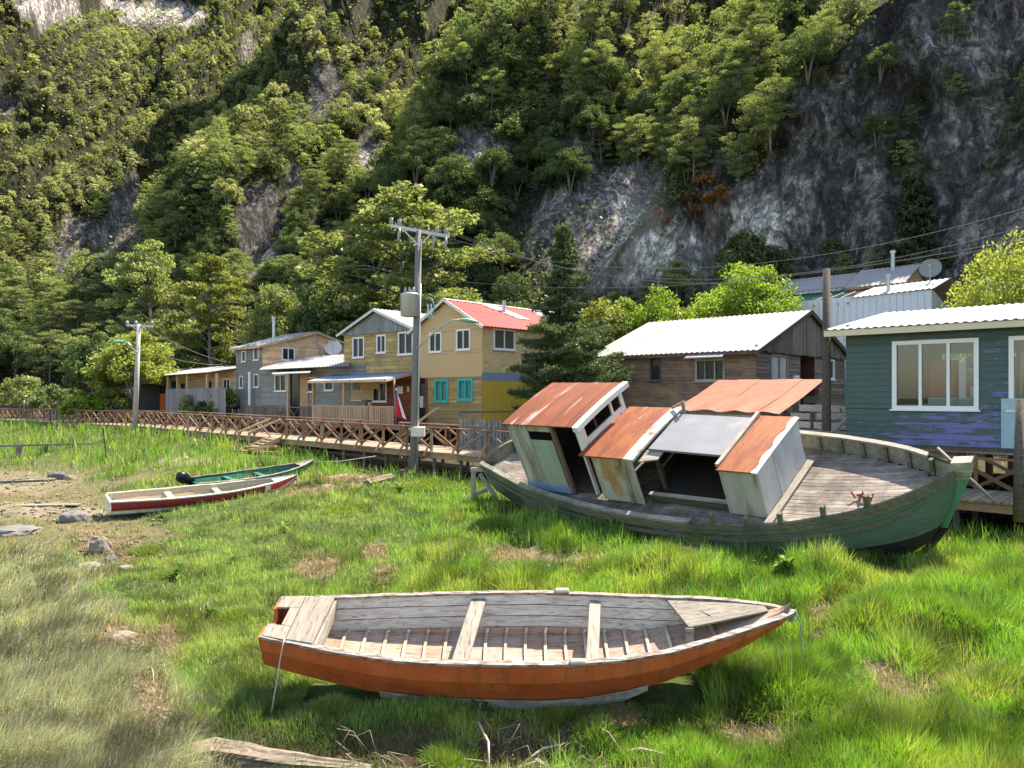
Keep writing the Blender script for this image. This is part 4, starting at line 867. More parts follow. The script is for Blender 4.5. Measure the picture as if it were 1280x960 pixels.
m = MB(); ribbed(m, (x0 - .02, -hw - .035, -.02), (8.25, -hw - .05, -.02), (8.25, -hw - .03, .2), (x0 - .02, -hw - .02, .2), .7, .02); m.build('skirting', M['blue_paint'], wl)
m = MB(); m.beam((8.3, -hw - .02, 0), (8.3, -hw - .02, H), .09, .09, (1, 0, 0)); m.build('door_post', wood('door_post_wood', (.11, .07, .05), (.2, .14, .1), 'z'), FB)
# forward wall with the two windows over the mid cabin roof
m = MB(); X = x1; zb, zt = 1.42, 1.8
m.box((X - .05, -hw, 1.1), (X, hw, zb)); m.box((X - .05, -hw, zt), (X, hw, H + .02)); m.box((X - .05, -hw, zb), (X, -hw + .3, zt)); m.box((X - .05, hw - .14, zb), (X, hw, zt)); m.box((X - .05, .42, zb), (X, .5, zt)); m.box((X - .05, -hw, 0), (X, -hw + .1, 1.1))
fw = m.build('front_wall', M['cabin_white'], FB)
MB().box((X - .06, -.25, zb), (X - .03, -.21, zt)).build('mullion', M['dark_wood'], fw)
m = MB()
r0 = [(x0 - .1, -1.08, H), (x1 + .08, -1.08, H + .0)]; 
rows = []
for y in np.linspace(-1.1, 1.1, 13): rows.append([(x0 - .1, y, H + .07 - .04 * (y / 1.1) ** 2), (x1 + .1, y, H + .07 - .04 * (y / 1.1) ** 2)])
m.slab(rows, .03)
for x in np.linspace(x0 + .3, x1 - .2, 4): m.grid([[(x - .015, y, H + .076 - .04 * (y / 1.1) ** 2), (x, y, H + .092 - .04 * (y / 1.1) ** 2), (x + .015, y, H + .076 - .04 * (y / 1.1) ** 2)] for y in np.linspace(-1.1, 1.1, 13)])
rf_ = m.build('wheelhouse_roof', M['rust'], FB)
m = MB(); m.slab([[(x1 + .02, y, H + .075 - .04 * (y / 1.1) ** 2), (x1 + .17, y, H + .066 - .04 * (y / 1.1) ** 2)] for y in np.linspace(-1.12, 1.16, 13)], .13); m.build('roof_edge', M['cabin_white'], rf_)
# lining with the room's shade painted into its colour, behind the open door
m = MB(); m.prism([(x0 + .05, hw - .08, .05), (x0 + .05, hw - .08, H - .05), (x1 - .08, hw - .08, H - .05), (x1 - .08, hw - .08, .05)], (0, -.02, 0)); m.prism([(x0 + .05, -hw + .05, .04), (x1 - .08, -hw + .05, .04), (x1 - .08, hw - .08, .04), (x0 + .05, hw - .08, .04)], (0, 0, .02)); m.prism([(x0 + .05, -hw + .05, .05), (x0 + .05, -hw + .05, H - .05), (x0 + .05, hw - .1, H - .05), (x0 + .05, hw - .1, .05)], (.02, 0, 0)); m.build('cabin_shade_lining', M['dark_in'], FB)
a0, a1, hw2, H2 = 9.33, 10.44, 1.1, 1.24
m = MB(); ribbed(m, (a0, -hw2, 0), (10.1, -hw2, 0), (10.1, -hw2, H2), (a0, -hw2, H2), .4, .022); m.prism([(a0, hw2, 0), (a0, hw2, H2), (a1, hw2, H2), (a1, hw2, 0)], (0, -.02, 0)); m.prism([(a0, -hw2 + .02, 0), (a0, -hw2 + .02, H2), (a0, hw2, H2), (a0, hw2, 0)], (.02, 0, 0)); m.build('mid_cabin_wall', M['cabin_rusty'], FB)
m = MB(); ribbed(m, (10.1, -hw2 - .01, 0), (a1, -hw2 - .01, 0), (a1, -hw2 - .01, H2), (10.1, -hw2 - .01, H2), .34, .03); m.build('corner_panel', M['cabin_sheet'], FB)
m = MB(); m.slab([[(x1 - .02, y, H2 + .05 - .04 * (y / 1.1) ** 2), (a1 - .18, y, H2 + .05 - .04 * (y / 1.1) ** 2)] for y in np.linspace(-1.18, 1.15, 9)], .03); r2 = m.build('mid_cabin_roof', M['rust2'], FB)
m = MB(); m.slab([[(a1 - .18, y, H2 + .052 - .04 * (y / 1.1) ** 2), (a1 + .1, y, H2 + .04 - .04 * (y / 1.1) ** 2)] for y in np.linspace(-1.18, 1.18, 9)], .06); m.build('roof_edge', M['cabin_sheet'], r2)
m = MB()
for y in (-.75, .75): m.beam((x1, y, 1.0), (x1, y, 1.3), .05, .05)
m.beam((a1 + .25, .9, .9), (a1 + .25, 1.0, 1.5), .06, .06, (1, 0, 0)); m.beam((a1 - .1, 1.05, 1.3), (a1 + .3, 1.0, 1.5), .08, .05); m.build('loose_timber', M['pale_wood'], FB)
s0, s1 = 10.6, 12.46
m = MB(); m.slab([[(s0, y, 1.19 + .05 * (y + .6) / 1.3), (s1, y, 1.15 + .05 * (y + .6) / 1.3)] for y in np.linspace(-.62, .86, 6)], .05); m.build('hold_cover', M['silver'], FB)
m = MB(); m.box((s0 - .1, -.95, .0), (s1 + .05, -.88, .16)); m.box((s0 - .16, .9, 0), (s1, .96, 1.12)); m.beam((s0 + .05, -.5, .02), (s0 + .05, -.5, 1.14), .07, .07, (1, 0, 0)); m.beam((s1 - .06, -.5, .02), (s1 - .06, -.5, 1.1), .07, .07, (1, 0, 0)); m.beam((s0 + .1, -.5, .6), (s0 + .6, -.5, 1.1), .05, .05); m.build('hold_frame', M['dark_wood'], FB)
MB().box((s0 - .12, -.97, .16), (s1 + .05, -.86, .19)).build('coaming', M['grey_wood'], FB)
m = MB(); m.box((s0 - .14, .84, .03), (s1, .89, 1.1)); m.box((s0 - .14, -.86, .026), (s1 + .02, .84, .05)); m.box((s0 - .15, -.1, .06), (s0 - .12, .84, 1.1)); m.box((s1 + .02, -.4, .06), (s1 + .05, .84, 1.1)); m.build('hold_shade_lining', M['black_in'], FB)  # black sheets painting the shade inside the open hold
MB().hexa([(s0 - .1, -1.0, 1.05), (s0 + .35, -.85, 1.05), (s0 + .35, -.5, 1.1), (s0 - .1, -.6, 1.1), (s0 - .1, -1.0, 1.08), (s0 + .35, -.85, 1.08), (s0 + .35, -.5, 1.13), (s0 - .1, -.6, 1.13)]).build('broken_board', M['grey_wood'], FB)
c0, c1, hw3, H3 = 12.54, 13.34, 1.04, 1.11
m = MB(); ribbed(m, (c0, -hw3, 0), (c1, -hw3, 0), (c1, -hw3, H3), (c0, -hw3, H3), .27, .025); m.prism([(c0, -hw3 + .02, 0), (c0, -hw3 + .02, H3), (c0, hw3, H3), (c0, hw3, 0)], (-.02, 0, 0)); m.prism([(c0, hw3, 0), (c0, hw3, H3), (c1, hw3, H3), (c1, hw3, 0)], (0, -.02, 0)); m.build('fore_cabin_wall', M['cabin_sheet'], FB)
m = MB(); m.prism([(c1, -hw3, 0), (c1, hw3, 0), (c1, hw3, H3), (c1, -hw3, H3)], (.02, 0, 0)); m.beam((c1 + .03, -.3, 0), (c1 + .03, -.3, H3), .04, .02, (1, 0, 0)); m.build('fore_cabin_front', M['cabin_front'], FB)
m = MB(); m.slab([[(c0 - .04, y, H3 + .03 - .02 * (y / 1.1) ** 2), (c1 - .06, y, H3 + .03 - .02 * (y / 1.1) ** 2)] for y in np.linspace(-1.12, 1.1, 8)], .03); r3 = m.build('fore_cabin_roof', M['rust2'], FB)
m = MB(); m.slab([[(c1 - .06 - .03 * math.sin(y * 9), y, H3 + .034 - .02 * (y / 1.1) ** 2), (c1 + .05, y, H3 + .02 - .02 * (y / 1.1) ** 2)] for y in np.linspace(-1.12, 1.1, 16)], .04); m.build('roof_edge', M['cabin_front'], r3)
m = MB(); m.beam((c0 - .06, -1.0, H3 + .03), (c0 - .06, 1.1, H3 + .08), .09, .08); m.build('roof_beam', M['grey_wood_y'], FB)
MB().box((c1 + .03, -1.35, .005), (c1 + .19, 1.1, .05)).build('deck_beam', M['pale_wood_y'], FB)
m = MB()                                                         # rotten litter along the low side of the deck and at the bow
for k in range(2600):
    x = rng.uniform(8.6, 12.4) if k < 2000 else rng.uniform(13.2, 16.0); y = rng.uniform(-wf(x) + .12, -1.15) if k < 350 else ((wf(x) - .15 - abs(rng.gauss(0, .45))) + .15 * math.sin(x * 3)); r = rng.uniform(.008, .026)
    if k >= 2000 or y > wf(x) - .1: continue
    m.add([(x - r * 1.5, y - r, dk(x) + .01), (x + r, y - r, dk(x) + .01), (x + r * 1.2, y + r, dk(x) + .01), (x - r, y + r * .8, dk(x) + .01), (x, y, dk(x) + .01 + r * .7)], [(0, 1, 4), (1, 2, 4), (2, 3, 4), (3, 0, 4)])
o = m.build('deck_litter', plain('litter', (.15, .125, .10), .95, 0, .6, 8, (.3, .26, .22), .5), FB); o['kind'] = 'stuff'
m = MB()
for k in range(7):
    x = 14.85 + .05 * k; y = -.3 + .05 * math.sin(k * 2); m.tube([(x, y, dk(x) + .05), (x + rng.uniform(-.1, .1), y + rng.uniform(-.1, .1), dk(x) + rng.uniform(.06, .16)), (x + rng.uniform(-.2, .2), y + rng.uniform(-.2, .2), dk(x) + .05)], .02, 5)
m.build('rusty_chain', M['rust3'], FB)
# props under the stranded boat
def post(mb, a, b, w=.12): mb.beam(a, b, w, w, (1, 0, 0) if abs((Vector(b) - Vector(a)).normalized().x) < .8 else (0, 0, 1))
gp = lambda x, y, d=0: Vector((x, y, float(gz(x, y)) + d))
m = MB(); q = W(592, 587, 22.4); e = W(606, 587, 22.2); post(m, gp(q.x, q.y, -.2), q, .14); m.beam(q + Vector((-.08, 0, 0)), e + Vector((.12, 0, 0)), .12, .12); q2 = W(600, 592, 22.3); m.beam(q2, gp(q2.x + .5, q2.y, 0), .12, .1, (0, 1, 0)); q3 = W(594, 618, 22.3); m.beam(q3, q3 + Vector((.35, 0, .13)), .1, .1)
solo(m, 'timber_prop', M['grey_wood_y'], 'grey timber trestle propping the stern of the stranded green boat', 'prop', q, bev=.01)
for k, (px_, py_, Y) in enumerate(((722, 655, 20.3), (772, 668, 19.4))):
    p = W(px_, py_, Y); m = MB(); m.beam(gp(p.x, p.y, -.1), p + Vector((-.1, .2, .2)), .16, .14, (1, 0, 0))
    solo(m, 'timber_prop', M['dark_wood'], ('short timber block under the hull beneath the wheelhouse', 'short timber block under the hull beneath the mid cabin')[k], 'prop', gp(p.x, p.y))

# two narrow boats farther along the shore
def mid_boat(name, label, A, B, heel, bw_, hgt, mats, ribs, ztop):
    A = Vector(A); B = Vector(B); L = (B - A).length; l = (B - A).normalized(); bb = Vector((0, 0, 1)).cross(l).normalized(); nn = l.cross(bb)
    b2 = bb * math.cos(heel) + nn * math.sin(heel); n2 = l.cross(b2); Mx = frameM(A, l, b2, n2)
    wf = lambda x: bw_ * float(np.interp(x / L, [0, .2, .45, .7, .88, 1], [.78, .95, 1, .8, .42, .02])); sf = lambda x: hgt * float(np.interp(x / L, [0, .3, .6, .85, 1], [1.0, .93, .97, 1.16, 1.42]))
    kf = lambda x: hgt * float(np.interp(x / L, [0, .3, .7, .88, 1], [.05, 0, 0.04, .28, 1.1])); cf = lambda x: kf(x) + hgt * .14
    st = list(np.linspace(0, L, 30)); T = small_boat(name, label, Mx, st, wf, sf, cf, kf, mats, ribs=np.linspace(L * .12, L * .85, ribs), lift=.06, planks=2, plank_h=hgt * .3, chine=.72)
    transom(T, .02, wf, sf, cf, kf, mats['hull'], chine=.72)
    for f in (.3, .55):
        x = L * f; MB().box((x - .09, -wf(x) + .03, hgt * .72), (x + .09, wf(x) - .03, hgt * .77)).build('thwart', mats['inner'], T)
    m = MB(); xb = [L * q for q in (.86, .92, .97, .995)]; m.slab([[(x, -wf(x) + .01, sf(x)), (x, 0, sf(x) + .015), (x, wf(x) - .01, sf(x))] for x in xb], .025); m.build('bow_deck', mats['cap'], T)
    return T, Mx, wf, sf, kf, cf, L, st
def band(T, st, wf, sf, cf, f0, f1, ch, mat, nm, x0, x1, e=.022):
    m = MB(); xs_ = [x for x in st if x0 <= x <= x1]
    bw_ = lambda f: float(np.interp(f, [0, .38, .75, 1], [1, (.5 + .5 * (.93 + .07 * ch)) - .01, ch + (1 - ch) * .35, ch]))
    for sg in (-1, 1): m.grid([[(x, sg * (wf(x) * bw_(f) + e), sf(x) + (cf(x) - sf(x)) * f) for f in np.linspace(f0, f1, 6)] for x in xs_])
    m.build(nm, mat, T, True)
TAN = plain('tan_paint', (.46, .36, .25), .7, 0, .2, 4, (.3, .25, .19), .6); DRED = peel('dark_red_paint', (.23, .025, .03), (.2, .12, .1), .36, 'x', 3, .5)
CREAM = peel('cream_hull_paint', (.62, .60, .53), (.3, .27, .22), .4, 'x', 3); BRED = plain('bright_red_paint', (.55, .045, .04), .5, 0, .15, 4); DG = peel('dark_green_paint', (.025, .16, .10), (.06, .1, .08), .36, 'x', 3, .45)
T, Mx, wf2, sf2, kf2, cf2, L2, st2 = mid_boat('narrow_boat', 'long narrow pale boat with dark red band, in front of the green motor boat', (-12.0, 22.9, -.02), (-7.35, 26.2, .12), math.radians(9), .62, .50, dict(hull=CREAM, bottom=M['black_bottom'], inner=TAN, floor=TAN, rib=TAN, cap=plain('pale_green_cap', (.5, .56, .47), .6)), 9, 0)
band(T, st2, wf2, sf2, cf2, .06, .72, .72, DRED, 'red_band', -.1, L2 * .82); band(T, st2, wf2, sf2, cf2, .06, .55, .72, BRED, 'bow_band', L2 * .8, L2 + .1)
T, Mx, wf2, sf2, kf2, cf2, L2, st2 = mid_boat('motor_boat', 'dark green open boat with black outboard motor, behind the red banded boat', (-10.9, 26.2, .1), (-7.75, 29.9, .3), math.radians(8), .6, .52, dict(hull=DG, bottom=DG, inner=DG, floor=DG, rib=DG, cap=M['white_wash']), 7, 0)
# outboard motor clamped on the transom, tilted up
OM = thing('outboard_motor', 'black outboard motor tilted up on the stern of the dark green boat', 'outboard motor', M=Mx @ Matrix.Translation((-.1, 0, sf2(0))) @ Matrix.Rotation(math.radians(-52), 4, 'Y'))
m = MB(); rows = []
for (z, a, bb_, cx_) in ((0, .02, .02, 0), (.0, .15, .12, 0), (.1, .19, .145, -.01), (.24, .2, .15, -.02), (.36, .165, .125, -.03), (.43, .09, .07, -.03), (.45, .01, .01, -.03)):
    rows.append([(cx_ + a * math.cos(t), bb_ * math.sin(t), z + .08) for t in np.linspace(0, 2 * math.pi, 17)])
m.grid(rows); m.build('cowl', M['black_plastic'], OM, True)
m = MB(); m.hexa([(-.07, -.04, -.55), (.05, -.04, -.55), (.05, .04, -.55), (-.07, .04, -.55), (-.1, -.07, .1), (.09, -.07, .1), (.09, .07, .1), (-.1, .07, .1)]); m.box((-.16, -.09, -.42), (.06, .09, -.4)); m.build('leg', M['black_plastic'], OM, bev=.01)
m = MB(); m.tube([(.1, 0, -.6), (-.02, 0, -.6), (-.16, 0, -.6)], [.02, .05, .03], 8); m.hexa([(-.03, -.012, -.75), (.05, -.012, -.72), (.05, .012, -.72), (-.03, .012, -.75), (-.05, -.012, -.58), (.05, -.012, -.58), (.05, .012, -.58), (-.05, .012, -.58)]); m.build('gear_case', M['black_plastic'], OM, True)
m = MB()
for k in range(3):
    a = k * 2.094; m.hexa([(-.17, .02 * math.cos(a), -.6 + .02 * math.sin(a)), (-.19, .02 * math.cos(a), -.6 + .02 * math.sin(a)), (-.2, .11 * math.cos(a + .3), -.6 + .11 * math.sin(a + .3)), (-.18, .11 * math.cos(a + .3), -.6 + .11 * math.sin(a + .3)), (-.16, .02 * math.cos(a + .9), -.6 + .02 * math.sin(a + .9)), (-.18, .02 * math.cos(a + .9), -.6 + .02 * math.sin(a + .9)), (-.2, .11 * math.cos(a + .8), -.6 + .11 * math.sin(a + .8)), (-.18, .11 * math.cos(a + .8), -.6 + .11 * math.sin(a + .8))])
m.build('propeller', M['galv'], OM)
MB().box((-.02, -.1, -.12), (.14, .1, .06)).build('clamp_bracket', M['black_plastic'], OM, bev=.01)
p0 = W(380, 578, 29.9); p1 = W(470, 570, 30.3); solo(MB().tube([p0, (p0 + p1) / 2 + Vector((0, 0, -.08)), p1], .014, 6), 'mooring_rope', M['rope'], 'pale mooring rope from the green boat bow to the boardwalk piles', 'rope', p0, sm=True)
# ------------------------------------------------------------------ houses
def LF(u, v, z=0): return U * u + V * v + Vector((0, 0, z))
class House:
    """local x runs along the village front (to the right), y away from the water, z is world height"""
    def __init__(s, name, label, O, cat='house', group=None):
        s.O = Vector((O[0], O[1], 0)); s.T = thing(name, label, cat, M=frameM(s.O, U, V, Vector((0, 0, 1))), group=group)
    def u(s, px, y=0):
        k = (px - CX) / F; return (k * (s.O.y + V.y * y) - s.O.x - V.x * y) / (U.x - k * U.y)
    def z(s, px, py, y=0): return CZ - (py - HY) / F * (s.O.y + U.y * s.u(px, y) + V.y * y)
    def v(s, px, x=0):
        k = (px - CX) / F; return (k * (s.O.y + U.y * x) - s.O.x - U.x * x) / (V.x - k * V.y)
    def gz(s, px, py, x=0): return CZ - (py - HY) / F * (s.O.y + U.y * x + V.y * s.v(px, x))
    def front(s, y=0): return lambda u, o, z: (u, y - o, z)
    def right(s, x=0): return lambda u, o, z: (x + o, u, z)
    def left(s, x=0): return lambda u, o, z: (x - o, u, z)
    def part(s, mb, name, mat, parent=None, **k): return mb.build(name, mat, parent or s.T, **k)
def pbox(mb, P, u0, u1, o0, o1, z0, z1): return mb.hexa([P(u0, o0, z0), P(u1, o0, z0), P(u1, o1, z0), P(u0, o1, z0), P(u0, o0, z1), P(u1, o0, z1), P(u1, o1, z1), P(u0, o1, z1)])
def gable_lim(u0, u1, ua, ze, za):
    def f(z):
        if z <= ze: return u0, u1
        t = min(1, (z - ze) / (za - ze)); return u0 + (ua - u0) * t, u1 + (ua - u1) * t
    return f
def hboards(mb, P, u0, u1, z0, z1, holes=(), row=.2, lim=None, lap=.022, maxl=3.6):
    lim = lim or (lambda z: (u0, u1)); cuts = sorted(set([z0, z1] + [round(z0 + row * i, 4) for i in range(int((z1 - z0) / row) + 1)] + [q for h in holes for q in h[2:4] if z0 < q < z1]))
    hz_ = {q for h in holes for q in h[2:4]} | {z0, z1}; cuts = [q if q in hz_ else q + rng.uniform(-.09, .09) * row for q in cuts]
    for za, zb in zip(cuts, cuts[1:]):
        if zb - za < 1e-3: continue
        (la, ra), (lb, rb) = lim(za), lim(zb)
        seg = [(min(la, lb), max(ra, rb))]
        for h in holes:
            if h[2] < zb - 1e-3 and h[3] > za + 1e-3:
                ns = []
                for a, b in seg:
                    if h[1] <= a or h[0] >= b: ns.append((a, b))
                    else:
                        if h[0] > a: ns.append((a, h[0]))
                        if h[1] < b: ns.append((h[1], b))
                seg = ns
        for a, b in seg:
            c = [a]
            while b - c[-1] > maxl: c.append(c[-1] + rng.uniform(.55, .95) * maxl)
            c.append(b)
            for x, y in zip(c, c[1:]):
                x0, y0, x1, y1 = max(x, la), min(y, ra), max(x, lb), min(y, rb)
                if y0 - x0 < .02: continue
                if y1 < x1: x1 = y1 = (x1 + y1) / 2
                j = rng.uniform(-.003, .004)
                mb.hexa([P(x0, -.03, za), P(y0, -.03, za), P(y0, lap + j, za), P(x0, lap + j, za), P(x1, -.03, zb - .002), P(y1, -.03, zb - .002), P(y1, .004 + j, zb - .002), P(x1, .004 + j, zb - .002)])
    return mb
def vboards(mb, P, u0, u1, z0, top, step=.16, holes=(), gap=.006, drop=0):
    x = u0
    while x < u1 - .01:
        y = min(u1, x + step); tt = lambda q: top(q) if callable(top) else top; j = rng.uniform(0, .012); dz = rng.uniform(-drop, drop)
        segs = [(z0 + dz, None)]
        hs = [h for h in holes if h[0] < y - .01 and h[1] > x + .01]
        zs = [(z0 + dz, hs[0][2]), (hs[0][3], None)] if hs else [(z0 + dz, None)]
        for a, b in zs:
            t0, t1 = (tt(x), tt(y)) if b is None else (b, b)
            if min(t0, t1) > a - .01 and max(t0, t1) > a + .02: mb.hexa([P(x + gap, -.02, a), P(y, -.02, a), P(y, .014 + j, a), P(x + gap, .014 + j, a), P(x + gap, -.02, t0), P(y, -.02, t1), P(y, .014 + j, t1), P(x + gap, .014 + j, t0)])
        x = y
    return mb
def window(Hs, P, u0, u1, z0, z1, mull=1, fm='white_frame', gm='glass_dark', fw=.06, sill=True, name='window', parent=None, rail=None):
    m = MB(); pbox(m, P, u0 - fw * .4, u0 + fw, -.05, .045, z0, z1); pbox(m, P, u1 - fw, u1 + fw * .4, -.05, .045, z0, z1); pbox(m, P, u0 - fw * .4, u1 + fw * .4, -.05, .047, z1 - fw, z1 + fw * .4); pbox(m, P, u0 - fw * .4, u1 + fw * .4, -.05, .05, z0 - fw * .4, z0 + fw)
    for i in range(mull):
        c = u0 + (u1 - u0) * (i + 1) / (mull + 1); pbox(m, P, c - fw * .45, c + fw * .45, -.045, .04, z0 + fw, z1 - fw)
    if rail: pbox(m, P, u0 + fw, u1 - fw, -.04, .036, rail - fw * .3, rail + fw * .3)
    f = Hs.part(m, name, M[fm] if isinstance(fm, str) else fm, parent)
    if sill: Hs.part(pbox(MB(), P, u0 - .08, u1 + .08, .05, .1, z0 - .06, z0 - .02), 'sill', M[fm] if isinstance(fm, str) else fm, f)
    Hs.part(pbox(MB(), P, u0 + fw * .5, u1 - fw * .5, -.03, -.022, z0 + fw * .5, z1 - fw * .5), 'pane', M[gm] if isinstance(gm, str) else gm, f)
    return f
def corr(mb, A, B, C, D, per=.24, amp=.018, t=.02, rows=2):
    A, B, C, D = map(Vector, (A, B, C, D)); n = max(2, int((B - A).length / per * 2)); nn = (B - A).cross(D - A).normalized()
    if nn.z < 0: nn = -nn
    R_ = []
    for r in range(rows):
        f = r / (rows - 1); a = A + (D - A) * f; b = B + (C - B) * f; R_.append([a + (b - a) * (i / n) + nn * (amp if i % 2 else -amp) for i in range(n + 1)])
    return mb.slab(R_, t)
def gable_roof_u(Hs, u0, u1, v0, v1, ze, zr, mat, oh=.35, ou=.3, per=.24, name='roof', back=True, trim=None, vr=None):   # ridge along x
    vr = (v0 + v1) / 2 if vr is None else vr; k = (zr - ze) / (vr - v0); a = .06
    m = corr(MB(), (u0 - ou, v0 - oh, ze - oh * k + a), (u1 + ou, v0 - oh, ze - oh * k + a), (u1 + ou, vr, zr + a), (u0 - ou, vr, zr + a), per)
    if back: corr(m, (u0 - ou, v1 + oh, ze - oh * k + a), (u1 + ou, v1 + oh, ze - oh * k + a), (u1 + ou, vr + .002, zr + a), (u0 - ou, vr + .002, zr + a), per)
    r = Hs.part(m, name, mat)
    if trim:
        t = MB(); t.beam((u0 - ou + .02, v0 - oh + .03, ze - oh * k - .02), (u1 + ou - .02, v0 - oh + .03, ze - oh * k - .02), .03, .14); Hs.part(t, 'fascia', trim, r)
        for uu in (u0 - ou + .03, u1 + ou - .03):
            t = MB(); t.beam((uu, v0 - oh, ze - oh * k - .02), (uu, vr, zr - .02), .03, .14); t.beam((uu, vr, zr - .02), (uu, v1 + oh, ze - oh * k - .02), .03, .14); Hs.part(t, 'barge_board', trim, r)
    return r
def gable_roof_v(Hs, u0, u1, ua, v0, v1, ze, za, matL, matR, oh=.3, ov=.35, per=.26, trim=None):  # ridge along y
    a = .07; kl = (za - ze) / (ua - u0); kr = (za - ze) / (u1 - ua)
    r = Hs.part(corr(MB(), (u0 - oh, v1 + ov, ze - oh * kl + a), (u0 - oh, v0 - ov, ze - oh * kl + a), (ua, v0 - ov, za + a), (ua, v1 + ov, za + a), per), 'roof', matL)
    r2 = Hs.part(corr(MB(), (u1 + oh, v0 - ov, ze - oh * kr + a), (u1 + oh, v1 + ov, ze - oh * kr + a), (ua + .003, v1 + ov, za + a), (ua + .003, v0 - ov, za + a), per), 'roof', matR)
    if trim:
        for (x, z, rr) in ((u0 - oh, ze - oh * kl, r), (u1 + oh, ze - oh * kr, r2)): Hs.part(MB().beam((x, v0 - ov + .02, z - .01), (ua, v0 - ov + .02, za - .01), .14, .04, (0, 1, 0)), 'barge_board', trim, rr)
    return r, r2
def balustrade(Hs, P, u0, u1, z0, z1, mat, step=.14, slat=.09, name='balustrade', parent=None):
    m = MB(); pbox(m, P, u0, u1, -.03, .05, z1 - .06, z1); pbox(m, P, u0, u1, -.02, .03, z0, z0 + .06); x = u0
    while x < u1 - .02:
        pbox(m, P, x, min(u1, x + slat), .031, .052, z0 + .01 + rng.uniform(0, .02), z1 - .062); x += step
    return Hs.part(m, name, mat, parent)
def shell(Hs, u0, u1, v0, v1, z0, z1, sides='lbrf', mat=None):      # plain closed walls just inside the boarding
    m = MB(); t = .04
    if 'l' in sides: m.box((u0, v0, z0), (u0 + t, v1, z1))
    if 'r' in sides: m.box((u1 - t, v0, z0), (u1, v1, z1))
    if 'b' in sides: m.box((u0, v1 - t, z0), (u1, v1, z1))
    if 'f' in sides: m.box((u0, v0 + .05, z0), (u1, v0 + .05 + t, z1))
    m.box((u0, v0, z0 - .1), (u1, v1, z0)); return Hs.part(m, 'wall', mat or M['dark_wood'])
def piles(Hs, us, vs, ztop, zb=.2, r=.09):
    for a in us:
        for b in vs: Hs.part(MB().tube([(a, b, zb), (a, b, ztop)], r, 7), 'pile', M['pile_wood'])

BOARD_Y = wood('yellow_boards', (.34, .22, .085), (.56, .39, .17), 'x', .22, stain=(.28, .2, .11), stain_amt=.25)
BOARD_B = wood('brown_boards', (.12, .085, .065), (.26, .19, .145), 'x', .25, stain=(.33, .2, .11), stain_amt=.25)
BOARD_BV = wood('brown_boards_vertical', (.10, .08, .066), (.21, .17, .14), 'z', .3)
BOARD_BR = wood('brown_boards_gable', (.13, .10, .08), (.3, .24, .19), 'y', .3)
OSB = plain('osb_sheet', (.52, .36, .19), .8, 0, .35, 26, (.3, .2, .11), .66, .2)
GREYV = wood('grey_vertical_boards', (.15, .15, .155), (.28, .28, .29), 'z', .2)
GREYP = wood('grey_painted_boards', (.2, .192, .185), (.3, .29, .275), 'x', .15)
PALEW = wood('pale_gable_boards', (.5, .31, .16), (.74, .5, .3), 'y', .25, stain=(.3, .27, .24), stain_amt=.15)
BRICK = wood('red_brown_cladding', (.17, .05, .032), (.29, .095, .06), 'x', .25)
ORANGEW = wood('orange_boards', (.4, .25, .14), (.6, .42, .27), 'x', .25)

# --- green house with flaking purple undercoat
m_, nt, p = mnew('green_over_purple_paint')
tc = nt.nodes.new('ShaderNodeTexCoord'); sp = nd(nt, 'ShaderNodeSeparateXYZ', i_0=tc.outputs['Object'])
g1 = noise(nt, 1.6, 7, (1, 1, 6), .75); g2 = noise(nt, .55, 3, (1, 1, 1.4), .5, off=(4, 0, 2)); gi = island(nt)
zz = nd(nt, 'ShaderNodeMapRange', i_0=sp.outputs[2]); zz.inputs[1].default_value = 3.05; zz.inputs[2].default_value = 3.25; zz.inputs[3].default_value = .085; zz.inputs[4].default_value = .0
xx_ = nd(nt, 'ShaderNodeMapRange', i_0=sp.outputs[0]); xx_.inputs[1].default_value = 1.0; xx_.inputs[2].default_value = 1.5; xx_.inputs[3].default_value = -.12; xx_.inputs[4].default_value = .0
s1 = nd(nt, 'ShaderNodeMath', operation='MULTIPLY_ADD', i_0=g2, i_1=.45, i_2=g1); s2 = nd(nt, 'ShaderNodeMath', operation='ADD', i_0=s1.outputs[0], i_1=zz.outputs[0]); s3 = nd(nt, 'ShaderNodeMath', operation='ADD', i_0=s2.outputs[0], i_1=xx_.outputs[0])
s4 = nd(nt, 'ShaderNodeMath', operation='MULTIPLY_ADD', i_0=gi, i_1=.1, i_2=s3.outputs[0])
f = ramp(nt, s4.outputs[0], .85, .88)
gcol = mixc(nt, noise(nt, 4, 5), (.026, .062, .052), (.05, .098, .083)); pcol = mixc(nt, noise(nt, 8, 5), (.10, .085, .25), (.17, .155, .36))
nt.links.new(mixc(nt, f, gcol, pcol), p.inputs['Base Color']); p.inputs['Roughness'].default_value = .55; bump(nt, p, g1, .3, .01)
H = House('green_house', 'dark green wooden house with flaking purple patches and white triple window, on stilts', (9.28, 21.36))
z0, z1 = 2.22, 5.28; w1 = (H.u(1117), H.u(1222), H.z(1170, 511), H.z(1170, 426)); w2 = (H.u(1263), H.u(1263) + 2.2, w1[2], w1[3]); L_ = 8.2
mb = hboards(MB(), H.front(), 0, L_, z0, z1, [w1, w2], .155, maxl=5)
H.part(mb, 'wall', m_); H.part(hboards(MB(), H.left(0), 0, 6.6, z0, z1 + .2, [], .155), 'wall', m_)
